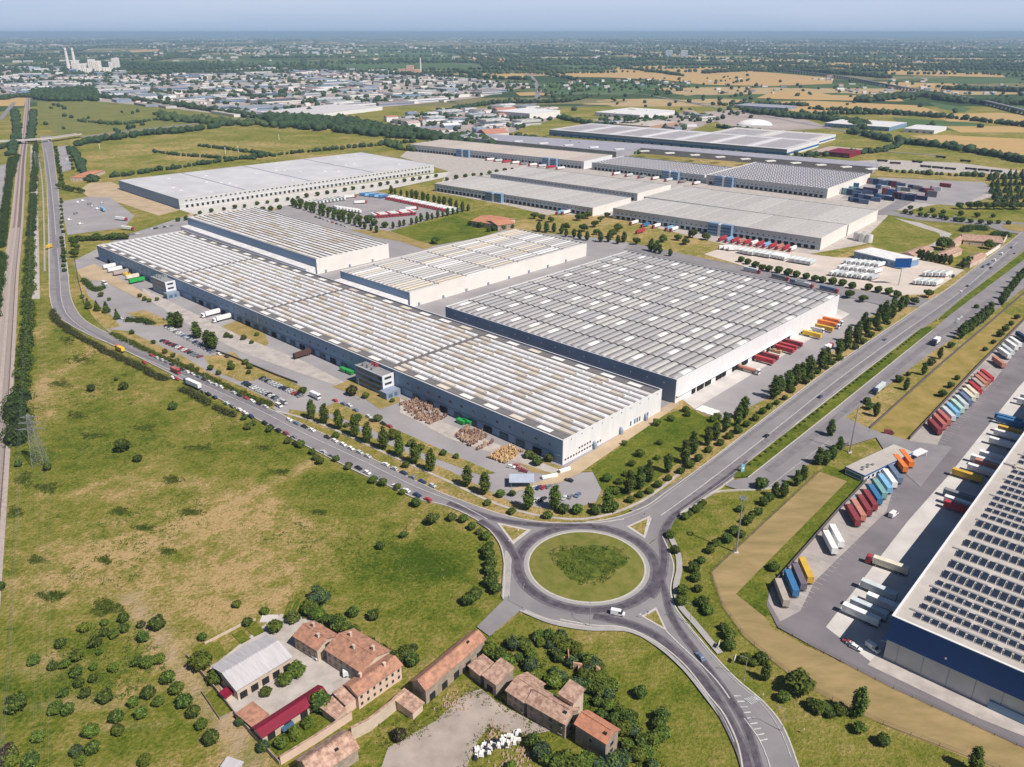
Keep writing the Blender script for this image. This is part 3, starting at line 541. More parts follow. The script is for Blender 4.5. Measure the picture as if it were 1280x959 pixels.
for i in range(len(n_)-1):
    d = offs(n_, i)
    for o_ in (-2.45, 2.35):
        c = n_[i]+d*o_; t = Vector((d.y, -d.x, 0))*.3; e = d*1.3; q = [c-t-e, c+t-e, c+t+e, c-t+e]
        b.hexa([(*v.xy, .3) for v in q]+[(*v.xy, .5) for v in q])
b.build('sleeper', SLEEP, kind='stuff')
# ---------------------------------------------------------------- large sheds
def frame(W, S, E, h, rot=None):
    """ground plan of a shed from three of its roof corners: nearest corner, length along the shaded front (Y), along the sunlit end (X)"""
    w_, s_, e_ = P(*W, h), P(*S, h), P(*E, h)
    ax = math.atan2(e_.y-s_.y, e_.x-s_.x); ay = math.atan2(w_.y-s_.y, w_.x-s_.x)-math.pi/2
    return Vector((s_.x, s_.y, 0)), (ax+ay)/2 if rot is None else R(rot), (e_-s_).length, (w_-s_).length
CAMP = Vector((0, 0, CAM_H))
def pieces(root, name, mesh_list, spots, limit=300):
    """spots: (x, y, z, mesh index). The nearest `limit` are parts, the rest one part"""
    M = Matrix.Translation(root.location) @ Matrix.Rotation(root.rotation_euler.z, 4, 'Z')
    order = sorted(spots, key=lambda q: (M @ Vector(q[:3])-CAMP).length)
    for x, y, z, k in order[:limit]: put(name, mesh_list[k], root, loc=(x, y, z))
    rest = order[limit:]
    if rest:
        b = MB(); mats = []
        for x, y, z, k in rest:
            me = mesh_list[k]; off = len(b.v); b.v += [(v.co.x+x, v.co.y+y, v.co.z+z) for v in me.vertices]
            for p in me.polygons:
                mt = me.materials[p.material_index]
                if mt not in mats: mats.append(mt)
                b.f.append(tuple(off+i for i in p.vertices)); b.m.append(mats.index(mt))
        b.build(name+'s_beyond', mats, root, kind='stuff')
def shell(root, X, Y, h, mx, my, roofm=ROOFBASE, par=.7, parm=None, kx=None):
    """walls (sunlit ends in mx, long sides in my), roof deck and parapet"""
    b = MB(); t = .35
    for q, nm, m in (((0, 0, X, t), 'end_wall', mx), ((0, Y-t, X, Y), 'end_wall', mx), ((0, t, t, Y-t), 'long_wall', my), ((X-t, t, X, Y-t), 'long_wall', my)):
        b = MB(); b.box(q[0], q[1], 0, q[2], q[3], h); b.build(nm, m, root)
    b = MB(); b.box(t, t, h-1.2, X-t, Y-t, h-.75, 0); b.build('roof', roofm, root)
    b = MB()
    for q in ((-.1, -.1, X+.1, .5), (-.1, Y-.5, X+.1, Y+.1), (-.1, .5, .5, Y-.5), (X-.5, .5, X+.1, Y-.5)): b.box(q[0], q[1], h, q[2], q[3], h+.18)
    b.build('coping', parm or mx, root)
def dock_row(root, face, a0, a1, n, z0, z1, wd, X, Y, m=DARK, name='dock_door_or_shade', frame_m=None):
    """openings along a facade; face 'y0' = sunlit end, 'x0' = shaded front"""
    for i in range(n):
        a = a0+(a1-a0)*(i+.5)/n; b = MB()
        if face == 'y0': b.box(a-wd/2, -.12, z0, a+wd/2, .05, z1)
        elif face == 'x0': b.box(-.12, a-wd/2, z0, .05, a+wd/2, z1)
        o = b.build(name, m, root)
        if frame_m:
            b = MB(); e = .25
            if face == 'y0': b.box(a-wd/2-e, -.2, z1, a+wd/2+e, .02, z1+e)
            else: b.box(-.2, a-wd/2-e, z1, .02, a+wd/2+e, z1+e)
            b.build('frame', frame_m, o)
def pilasters(root, face, n, X, Y, h, m, name='facade_rib', d=.18):
    b = MB(); L_ = X if face == 'y0' else Y
    for i in range(1, n):
        a = L_*i/n
        if face == 'y0': b.box(a-.12, -d, .3, a+.12, -.003, h-.1)
        else: b.box(-d, a-.12, .3, -.003, a+.12, h-.1)
    return b.build(name, m, root)
def shedpanel(x, y, h, m, m2=ROOFBASE, lip=.12):
    """shallow trapezoid roof sheet, long in y"""
    b = MB(); b.hexa([(0, 0, 0), (x, 0, 0), (x, y, 0), (0, y, 0), (x*.1, lip, h), (x*.92, lip, h*.8), (x*.92, y-lip, h*.8), (x*.1, y-lip, h)], 1, top=0)
    return b.mesh('roof_sheet', [m, m2])
# --- A: the long white-roofed warehouse
o, rz, XA, YA = frame((119.5, 307), (704, 551), (828, 487), 14.0, 46.4)
A = thing('warehouse', 'longest warehouse, white striped roof and blue-grey front, nearest the roundabout', 'warehouse', o, rz)
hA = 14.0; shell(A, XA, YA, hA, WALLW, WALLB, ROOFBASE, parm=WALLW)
ys_cut = [0, YA*.2395, YA*.505, YA*.742, YA]; gap = 4.0
NB = 15; pw = (XA-3)/NB; kinds = [PWHITE, PTAN, PPINK, PGREY, PSKY]
spots = []; ml = []; key = {}
for s in range(4):
    y0 = ys_cut[s]+(gap/2 if s else 1.2); y1 = ys_cut[s+1]-(gap/2 if s < 3 else 1.2); nn = round((y1-y0)/20.3); L_ = (y1-y0)/nn
    for j in range(nn):
        for i in range(NB):
            if i in (0, NB-1):
                for hlf in (0, 1):
                    m = PGREY if (hlf == 0) else (PTAN if rnd.random() < .25 else PSKY)
                    kk = ('h', s, m.name)
                    if kk not in key: key[kk] = len(ml); ml.append(shedpanel(pw-1.1, L_/2-.3, .5 if hlf else .25, m))
                    spots.append((1.5+i*pw+.55, y0+j*L_+hlf*L_/2+.15, hA-.75, key[kk]))
                continue
            # each bay is a white sheet with tinted thirds
            z = rnd.random(); far_ = s == 3 or (s == 2 and z < .4)
            parts_ = [(1.0, PWHITE)] if (z < .25 or far_) else ([(.45, PWHITE), (.55, PTAN)] if z < .5 else ([(.5, PTAN), (.5, PPINK)] if z < .62 else ([(.4, PPINK), (.6, PWHITE)] if z < .82 else [(.3, PWHITE), (.4, PTAN), (.3, PWHITE)])))
            kk = ('w', s, tuple((round(a, 2), m.name) for a, m in parts_))
            if kk not in key:
                b = MB(); y = 0; mm = []; w_ = pw-1.95
                for a, m in parts_:
                    if m not in mm: mm.append(m)
                    e = y+a*(L_-.45); b.hexa([(0, y, 0), (w_, y, 0), (w_, e, 0), (0, e, 0), (.35, y, .75), (w_-.2, y, .5), (w_-.2, e, .5), (.35, e, .75)], mm.index(m)); y = e
                if z < .5: b.box(w_*.35, L_*.45, .6, w_*.7, L_*.45+1.6, 1.15, mm.index(PWHITE) if PWHITE in mm else 0)
                key[kk] = len(ml); ml.append(b.mesh('roof_sheet', mm))
            spots.append((1.5+i*pw+.9, y0+j*L_+.2, hA-.75, key[kk]))
pieces(A, 'roof_sheet', ml, spots)
b = MB()
for j in range(1, 70): 
    if j*8.3 < YA-2: b.box(-.06, j*8.3, .4, -.003, j*8.3+.15, hA)
b.build('cladding_joint', WALLG, A)
b = MB(); b.box(-.35, 2, 4.6, -.004, YA-2, 5.0); b.build('canopy', WALLG, A)
for j in range(46):
    y = 14+j*12.0
    if 118 < y < 172 or 395 < y < 445: continue
    b = MB(); b.box(-.5, y, .5, -.36, y+6, 3.9); b.build('dock_door_or_shade', DARK if j % 3 == 0 else mat('low_front_shade', (.07, .10, .15), .6), A)  # dark panels stand in for the front's shadowed lower zone, not real doors
for j in range(60):
    y = 8+j*9.3
    if 120 < y < 168 or 400 < y < 440: continue
    b = MB(); b.box(-.14, y, 8.2, -.008, y+1.5, 9.4); b.build('window', GLASS, A)
for k, z in enumerate((2.0, 4.6)):
    for j in range(14 if k == 0 else 5): b = MB(); b.box(1.5+j*2.2+(k*11), -.1, z, 2.7+j*2.2+(k*11), .1, z+1.0); b.build('window', GLASS, A)
for j in range(6): b = MB(); q = 57+j*2.3+(3 if j > 3 else 0)+(1.5 if j else 0); b.box(q, -.1, 1.5, q+1.3, .1, 4.2); b.build('window', GLASSB, A)
for j in range(3): b = MB(); b.box(24+j*23, -1.6, .1, 26+j*23, -.02, 2.6); b.hexa([(24+j*23, -1.6, 2.6), (26+j*23, -1.6, 2.6), (26+j*23, -.02, 2.6), (24+j*23, -.02, 2.6), (24.4+j*23, -.8, 4), (25.6+j*23, -.8, 4), (25.6+j*23, -.02, 4.4), (24.4+j*23, -.02, 4.4)]); b.build('porch', WALLG, A)
for j in range(10): b = MB(); b.box(6+j*8.4, -.25, 12.4, 6.7+j*8.4, -.003, 13.0); b.build('wall_lamp', POLEM, A)
# office blocks on its front
def office(root, y0, wd, dp, h, penth, label=None, roofred=False):
    b = MB(); b.box(-dp, y0, 0, -.5, y0+wd, h, 0, top=1); b.build('office_block', [WALLB, mat('office_roof', (.27, .26, .27), .8, var=.1, scale=.3)], root)
    b = MB(); b.box(-dp-.04, y0-.15, 0, -.5, y0, h+.5, 0); b.box(-dp-.2, y0-.16, h, -dp+.1, y0+wd, h+.4, 0); b.build('office_end', WALLW, root)
    for k in range(3): 
        o = MB(); o.box(-dp-.25, y0+1.2, 2.2+k*3.6, -dp-.02, y0+wd-1, 3.9+k*3.6); o.build('window_band', GLASS, root)
        o = MB(); o.box(-dp+1.5, y0-.32, 2.6+k*3.6, -2.5, y0-.16, 3.9+k*3.6); o.build('window_band', GLASS, root)
    b = MB(); b.box(-dp-3, y0-7, 0, -1.5, y0-.3, 4.4); b.build('entrance_hall', [WALLG], root)
    b = MB(); b.box(-dp-3.15, y0-6, 1.2, -dp-3.0, y0-1.2, 3.4); b.box(-dp-1.5, y0-7.15, 1, -dp+1.5, y0-7, 3.2); b.box(-dp+3, y0-7.15, 1, -4, y0-7, 3.2); b.build('window_band', GLASSB, root)
    for k in range(5 if penth else 0):
        b = MB(); b.box(-dp+2+(k % 2)*4, y0+wd*.45+k*2.2, h, -dp+4.6+(k % 2)*4, y0+wd*.45+1.6+k*2.2, h+1.6+.5*(k % 3)); b.build('roof_unit', paint('maroon') if roofred and k in (1, 3) else METAL, root)
office(A, 133, 27, 9, 12.2, 1, roofred=True); office(A, 418, 26, 9, 12.2, 1)
# strip roof between A and the blocks behind it
# --- D: the grey vaulted-roof block
o, rz, XD, YD = frame((557, 383), (846, 475), (1049, 369), 15.3, 46.6)
D_ = thing('warehouse', 'square warehouse with grey ribbed roof dotted with pale skylights', 'warehouse', o, rz)
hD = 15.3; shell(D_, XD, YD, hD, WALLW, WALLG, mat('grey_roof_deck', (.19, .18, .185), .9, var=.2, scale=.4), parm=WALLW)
def vault(x, y, m, sky_=None, h=.9):
    """arched sheet long in x, optionally with a pale skylight let into half of it"""
    b = MB(); N = 5; segs = [(0, x, 0)] if not sky_ else [(0, x*sky_[0], 0), (x*sky_[0], x*sky_[1], 1), (x*sky_[1], x, 0)]
    for a, c, mi in segs:
        if c-a < .05: continue
        for k in range(N):
            t0, t1 = k/N, (k+1)/N; za, zb = h*math.sin(math.pi*(.12+.76*t0))-h*.3, h*math.sin(math.pi*(.12+.76*t1))-h*.3
            b.face([(a, y*t0, za), (c, y*t0, za), (c, y*t1, zb), (a, y*t1, zb)], mi)
    for q in (0, x): b.face([(q, y*k/N, h*math.sin(math.pi*(.12+.76*k/N))-h*.3) for k in range(N+1)]+[(q, y, -.3), (q, 0, -.3)], 0)
    return b.mesh('roof_vault', [m, PSKY])
nxd, nyd = 10, 34; lx = (XD-2)/nxd; ly = (YD-2.4)/nyd
ml = [vault(lx-1.3, ly-1.3, PLIGHT), vault(lx-1.3, ly-1.3, PLIGHT, (.42, .85)), vault(lx-1.3, ly-1.1, mat('roof_vault_darker', (.37, .36, .375), .6, var=.08, scale=.2)), vault(lx-1.3, ly-1.3, mat('roof_vault_warm', (.47, .45, .435), .6, var=.1, scale=.2))]  # plain, skylit, darker grey and warm grey variants, mixed over the roof
skyrow = set(); sp = []
for i in range(nxd):
    for j in range(nyd):
        k = 1 if (j+i*2) % 6 == 0 or (j+i*2) % 6 == 3 and rnd.random() < .3 else (2 if rnd.random() < .25 else (3 if rnd.random() < .3 else 0))
        sp.append((1+i*lx+.65+(.6 if i == 5 else 0), 1.2+j*ly+.55, hD-.55, k))
pieces(D_, 'roof_vault', ml, sp)
b = MB()
for i in range(1, nxd):
    for j in range(0, nyd+1): b.box(1+i*lx-.5, 1.2+j*ly-.55, hD-.7, 1+i*lx+.7, 1.2+j*ly+.55, hD-.3)
b.build('drain_boxes', DARK, D_, kind='stuff')
pilasters(D_, 'x0', 24, XD, YD, hD, WALLB, 'facade_rib', .1)
for j in range(16): b = MB(); b.box(-.35, 8+j*12, 11, -.003, 8.6+j*12, 11.6); b.build('wall_lamp', PSKY, D_)
for k, x in enumerate((18, 24, 27.5, 33, 36, 46, 50, 54, 66, 70, 78, 82, 92, 97, 104, 112, 118, 128, 134, 142)):
    b = MB(); b.box(x, -1.1, 1.1, x+2.7, -.03, 4.6); b.build('dock_door_or_shade', DARK, D_); 
b = MB(); b.box(.5, -1.4, 4.7, 150, -.03, 5.0); b.build('canopy', WALLW, D_)
# --- B, C: blocks behind
def striped(label, W, S, E, h, rot, nb, tint, wallm, endm, along='y', L0=20.0, lim=120, cat='warehouse'):
    o, rz, X, Y = frame(W, S, E, h, rot); t = thing('warehouse', label, cat, o, rz); shell(t, X, Y, h, endm, wallm, parm=endm)
    if along == 'y':
        pw = (X-2)/nb; nn = max(1, round(Y/L0)); L_ = (Y-2)/nn; ml = [shedpanel(pw-1.3, L_-.5, .7, m) for m in tint]
        sp = [(1+i*pw+.6, 1+j*L_+.25, h-.75, rnd.choice(range(len(tint)))) for i in range(nb) for j in range(nn)]
    else:
        pw = (Y-2)/nb; nn = max(1, round(X/L0)); L_ = (X-2)/nn; ml = [vault(L_-1.2, pw-1.0, m) for m in tint]
        sp = [(1+i*L_+.6, 1+j*pw+.5, h-.6, rnd.choice(range(len(tint)))) for i in range(nn) for j in range(nb)]
    pieces(t, 'roof_sheet', ml, sp, lim); return t, X, Y
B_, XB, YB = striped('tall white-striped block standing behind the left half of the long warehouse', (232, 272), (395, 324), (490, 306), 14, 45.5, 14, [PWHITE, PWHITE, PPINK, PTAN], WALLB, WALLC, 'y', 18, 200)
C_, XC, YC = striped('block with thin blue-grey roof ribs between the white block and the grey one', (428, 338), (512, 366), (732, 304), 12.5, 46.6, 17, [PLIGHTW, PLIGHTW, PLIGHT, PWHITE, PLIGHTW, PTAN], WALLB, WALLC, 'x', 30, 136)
for t, X, h in ((B_, XB, 14), (C_, XC, 12.5)):
    b = MB()
    for k in range(int(X/26)): b.box(8+k*26, -.9, 0, 9.6+k*26, -.02, 2.6)
    b.build('porch', WALLG, t)
b = MB(); b.box(-13, 2, 0, -.4, YC-1, 6.2); b.build('lean_to_roof', PWHITE, C_)
b = MB(); b.box(-10, 2, 0, -.4, YB-2, 6.2); b.build('lean_to_roof', PWHITE, B_)
# --- F: big pale flat roofed hall
o, rz, XF, YF = frame((143, 226), (223, 249), (545, 206), 12.7, 44.6)
F_ = thing('warehouse', 'large hall with plain pale grey roof beyond the long warehouse', 'warehouse', o, rz); shell(F_, XF, YF, 12.7, GREYP, WALLB, BIGROOF, parm=GREYP)
b = MB(); b.box(.6, .6, 11.9, XF-.6, YF-.6, 12.5); b.build('roof_membrane', BIGROOF, F_)
for k in (.22, .46, .72): b = MB(); b.box(XF*k, .6, 12.5, XF*k+1.6, YF-.6, 12.9); b.build('fire_break', mat('fire_break', (.33, .34, .4), .8), F_)
for k in range(26):
    b = MB(); x, y = rnd.uniform(8, XF-10), rnd.uniform(8, YF-10); b.box(x, y, 12.52, x+5, y+2.4, 13.0); b.build('skylight', PWHITE, F_)
b = MB(); b.box(0, -.3, 5.0, XF, -.02, 5.6); b.build('canopy', WALLW, F_)
dock_row(F_, 'y0', 6, XF-6, 58, 1.2, 4.4, 3.0, XF, YF); dock_row(F_, 'y0', 6, XF-6, 60, 8.8, 10.4, 2.6, XF, YF, GLASS, 'window')
# --- group G: two long ranges with offices
def bays(label, W, S, E, h, nb, m, rot=None, wallm=GREYP, endm=WALLC, sk=None, fb=None):
    o, rz, X, Y = frame(W, S, E, h, rot); t = thing('warehouse', label, 'warehouse', o, rz); shell(t, X, Y, h, endm, wallm, m if sk else ROOFBASE, parm=endm)
    L_ = (Y-1.4)/nb
    if not sk:
        me = []
        for q in range(2):
            b = MB(); b.hexa([(0, 0, 0), (X-2, 0, 0), (X-2, L_-.9, 0), (0, L_-.9, 0), (.2, .3, .55), (X-2.2, .3, .55), (X-2.2, L_-1.2, .55), (.2, L_-1.2, .55)])
            me.append(b.mesh('roof_bay', [m]))
        pieces(t, 'roof_bay', me, [(1, .7+j*L_+.4, h-.7, 0) for j in range(nb)])
    else:
        # rows of small white arched skylights on a dark roof
        vm = vault(4.6, 1.7, PLIGHTW, h=1.0); sp = []
        for i in range(int(X/8.6)):
            for j in range(int(Y/5.2)): sp.append((2+i*8.6+(j % 2)*3, 2+j*5.2, h-.6, 0))
        pieces(t, 'skylight', [vm], sp, 90)
    dock_row(t, 'x0', 4, Y-4, int(Y/7), .8, 4.2, 4.2, X, Y); dock_row(t, 'x0', 4, Y-4, int(Y/6), 6.6, 7.8, 1.6, X, Y, GLASS, 'window')
    b = MB(); b.box(-1.2, 2, 4.5, -.02, Y-2, 4.8); b.build('canopy', WALLG, t)
    if fb: 
        for f in fb: 
            b = MB(); b.box(-7, f*Y, 0, -1.3, f*Y+12, h+1); b.box(-7, f*Y+15, 0, -1.3, f*Y+27, h+1); b.build('office_block', WALLB, t)
            for k in range(3): b = MB(); b.box(-7.2, f*Y+.5, 2+k*3.4, -7.02, f*Y+26.5, 3.6+k*3.4); b.build('window_band', GLASSB, t)
            b = MB(); b.box(-7.3, f*Y+12, 0, -1.4, f*Y+15, h+.4); b.build('stair_tower', WALLW, t)
    return t
bays('ribbed grey-roofed depot, nearer left one of the group behind the playing field', (545, 229), (741, 260), (788, 247), 10.3, 12, GROOF, 50.2, fb=(.52,))
bays('ribbed grey-roofed depot, rear left one of the group behind the playing field', (607, 218), (797, 242), (839, 231), 10, 12, GROOF, 50.2)
bays('ribbed grey-roofed depot with twin blue offices, behind the pale trailer yard', (760, 262), (1027, 298), (1062, 281), 12.4, 12, GROOF, 51.5, fb=(.38,))
bays('ribbed grey-roofed depot ending at the green plot, behind the twin-office depot', (812, 244), (1061, 281), (1100, 263), 12, 12, GROOF, 50.5)
bays('tan-roofed long depot at the far left of the rear row', (510, 181), (730, 202), (768, 194), 12, 9, GROOF2, 54.5, fb=(.13, .62), endm=WALLW)
bays('dark-roofed depot dotted with white skylights, middle of the rear row', (745, 202), (881, 219), (914, 209), 11.3, 8, SLATE, 50.5, sk=1, endm=WALLW, fb=(.2,))
bays('dark-roofed depot dotted with white skylights, right end of the rear row', (894, 216), (1035, 236), (1097, 218), 13.0, 8, SLATE, 49.5, sk=1, endm=WALLC, fb=(.75,))
# low slate shed with white skylight bars behind the rear row
b = MB(); q = [P(x, y) for x, y in ((565, 177), (770, 197), (800, 192), (1090, 217), (1097, 212), (800, 186.5), (585, 172))]
t = thing('warehouse', 'long low slate-roofed shed running behind the rear row of depots', 'warehouse', q[0])
b = MB(); b.prism([(p.x-q[0].x, p.y-q[0].y) for p in q], 0, 10, 0); b.build('shed_body', mat('lilac_roof', (.33, .32, .38), .7, var=.1, scale=.1), t)
for k in range(17):
    f_ = k/16; a = P(580+505*f_, 172.5+40*f_, 10)-q[0]; b = MB(); b.hexa([(a.x, a.y, 10), (a.x+16, a.y+5, 10), (a.x+14, a.y+12, 10), (a.x-2, a.y+7, 10), (a.x, a.y, 11.5), (a.x+16, a.y+5, 11.5), (a.x+14, a.y+12, 11.5), (a.x-2, a.y+7, 11.5)]); b.build('skylight', PWHITE, t)
# --- H: far blue banded building
def banded(label, W, S, E, h, rot=None, roof=BIGROOF, band=BLUE, end=WALLW, nd=20, divs=7):
    o, rz, X, Y = frame(W, S, E, h, rot); t = thing('warehouse', label, 'warehouse', o, rz); shell(t, X, Y, h, end, WALLG, roof, parm=WALLW)
    b = MB(); b.box(-.4, 0, h*.28, -.02, Y, h*.52); b.box(-.4, -.4, h*.28, X, -.02, h*.52); b.build('blue_band', band, t)
    b = MB(); b.box(.6, .6, h-.7, X-.6, Y-.6, h-.15); b.build('roof_membrane', roof, t)
    for k in range(1, divs): b = MB(); b.box(1, Y*k/divs-2.5, h-.14, X-1, Y*k/divs+2.5, h+.1); b.build('roof_strip', PWHITE, t)
    for k in range(divs): b = MB(); b.box(X*.12, Y*(k+.15)/divs, h-.13, X*.85, Y*(k+.85)/divs, h+.02); b.build('roof_field', mat('grey_roof_field', (.36, .33, .36), .8, var=.12, scale=.08), t)
    dock_row(t, 'x0', 4, Y-4, nd, .8, 3.2, 5, X, Y, DARK); return t, X, Y
banded('very long building with blue band and pale roof, farthest of the big sheds', (687, 162), (984, 187), (1030, 176), 12.3, 52, nd=24)
t, X, Y = banded('pale annexe with blue band at the right end of the farthest long shed', (952, 163), (1006, 179), (1045, 168), 10, 52, roof=CONC, nd=4, divs=2)
# --- R: depot with solar panels, lower right
hR = 18.5
o, rz, YR_, XR_ = frame((1280, 842), (1116, 770), (1280, 531), hR)
s0 = P(1116, 770, hR); e1 = P(1280, 842, hR); e2 = P(1280, 531, hR); d1 = (e1-s0).normalized(); d2 = (e2-s0).normalized()
# local frame: X along the lower blue end (towards the right of the picture), Y along the dock side (away)
rzR = (math.atan2(d1.y, d1.x)+math.atan2(d2.y, d2.x)-math.pi/2)/2; XR, YR = 150.0, 290.0
RR = thing('depot', 'solar-roofed depot with navy blue band at the lower right', 'depot', (s0.x, s0.y, 0), rzR)
b = MB(); b.box(0, 0, 0, XR, .4, 8.5); b.build('end_wall', GREYP, RR)
b = MB(); b.box(-.25, -.25, 8.5, XR+.25, .5, hR); b.build('navy_band', NAVY, RR)
b = MB(); b.box(0, .4, 0, .4, YR, 8.5, 0); b.box(-.25, .51, 8.5, .3, YR, hR, 1); b.build('dock_wall', [WALLB, NAVY], RR)
for q in ((XR-.4, .5, XR, YR), (.4, YR-.4, XR-.4, YR)): b = MB(); b.box(q[0], q[1], 0, q[2], q[3], hR); b.build('rear_wall', GREYP, RR)
b = MB(); b.box(.31, .51, hR-1, XR-.41, YR-.41, hR-.2); b.build('roof', RROOF, RR)
b = MB(); b.box(-.3, .52, hR, .45, YR, hR+.25); b.box(-.3, -.3, hR, XR, .5, hR+.25); b.build('coping', WALLW, RR)
b = MB(); b.box(.5, 142.6, hR-.1, XR-1, 143.8, hR+.5); b.box(5, 141, hR-.1, 6, 146, hR+.8); b.build('fire_break', CONC_D, RR)
def solar(dy):
    q = MB(); q.hexa([(0, 0, 0), (2.25, 0, 0), (2.25, dy, .1), (0, dy, .1), (0, 0, .3), (2.25, 0, .3), (2.25, dy, .75), (0, dy, .75)], 1, top=1); q.hexa([(.08, .08, .3), (2.17, .08, .3), (2.17, dy-.08, .7), (.08, dy-.08, .7), (.08, .08, .36), (2.17, .08, .36), (2.17, dy-.08, .8), (.08, dy-.08, .8)], 0); return q.mesh('solar_panel', [SOLAR, SOLARF])
ML = [solar(2.6), solar(4.6)]; sp = []
rows = [(5.6, 0), (11.9, 0), (17.4, 0), (23.5, 0), (29.2, 0), (36.2, 1), (44.4, 1), (53.4, 1), (62.7, 1), (71.8, 1), (80.8, 1), (88.6, 0), (94.5, 0), (100.5, 0), (106.6, 0), (112.9, 0), (118.8, 0), (125, 0), (131.2, 0), (137.4, 0)]+[(149+6.2*k, 0) for k in range(9)]
for y, big in rows:
    for k in range(20 if y < 100 else 11): sp.append((5.2+k*2.72, y-(2.3 if big else 1.3), hR-.2, big))
pieces(RR, 'solar_panel', ML, sp)
b = MB()
for i, (y, big) in enumerate(rows):
    x = 3+(i*5 % 7)
    while x < 60: b.box(x, y+(2.9 if big else 2.0), hR-.2, x+12.5, y+(3.9 if big else 2.9), hR+.05); x += 14.6
b.build('skylight_strips', mat('skylight_grey', (.24, .24, .25), .4), RR, kind='stuff')
for k in range(34):
    y = 6+k*6.4; b = MB(); b.box(-.7, y, 1.2, -.05, y+3.2, 4.8); b.build('dock_door_or_shade', DARK if k % 3 else GREYP, RR)
b = MB(); b.box(-2.2, 2, 5.4, -.27, YR-4, 5.8); b.build('canopy', WALLB, RR)
b = MB(); b.box(50, -.2, 0, 56, -.01, 5.0); b.build('gate_opening', DARK, RR)
b = MB(); b.box(33, -.7, .2, 49, -.02, 3.4); b.build('loading_hatch', WALLB, RR)
for k in range(18): b = MB(); b.box(4+k*8, -.05, .3, 4.2+k*8, -.003, 8.4); b.build('cladding_joint', WALLG, RR)
for k in range(4): b = MB(); b.box(18+k*38, -.6, 11.2, 18.6+k*38, -.26, 11.8); b.build('wall_lamp', PSKY, RR)
# gatehouse
o, rz, X, Y = frame((1062, 582), (1081, 594), (1118, 557), 4.2)
t = thing('gatehouse', 'low flat-roofed gatehouse with blue fascia beside the depot entrance', 'gatehouse', o, rz)
b = MB(); b.box(0, 0, 0, X, Y, 3.4); b.build('wall', WALLW, t); b = MB(); b.box(-.4, -.4, 3.4, X+.4, Y+.4, 4.1); b.build('fascia', BLUE, t)
b = MB(); b.box(-.2, -.2, 4.1, X+.2, Y+.2, 4.2); b.build('roof', RROOF, t)
b = MB(); b.box(X-1, -3.2, 3.1, X+9, 1, 3.5); b.box(X+8.2, -3, 0, X+8.6, -2.6, 3.1); b.build('canopy', WALLW, t)
for k in range(6): b = MB(); b.box(-.12, 1.5+k*(Y-2)/6, 1, .02, 1.5+k*(Y-2)/6+1.4, 2.6); b.build('window', GLASSB, t)
for k in range(5): b = MB(); b.box(3+k*2.1, 3+(k % 2)*1.2, 4.2, 4.2+k*2.1, 4.1+(k % 2)*1.2, 5); b.build('roof_unit', METAL, t)
for k in range(7): b = MB(); b.box(3+k*3.6, -.12, 1, 4.6+k*3.6, .02, 2.5); b.build('window', GLASS, t)
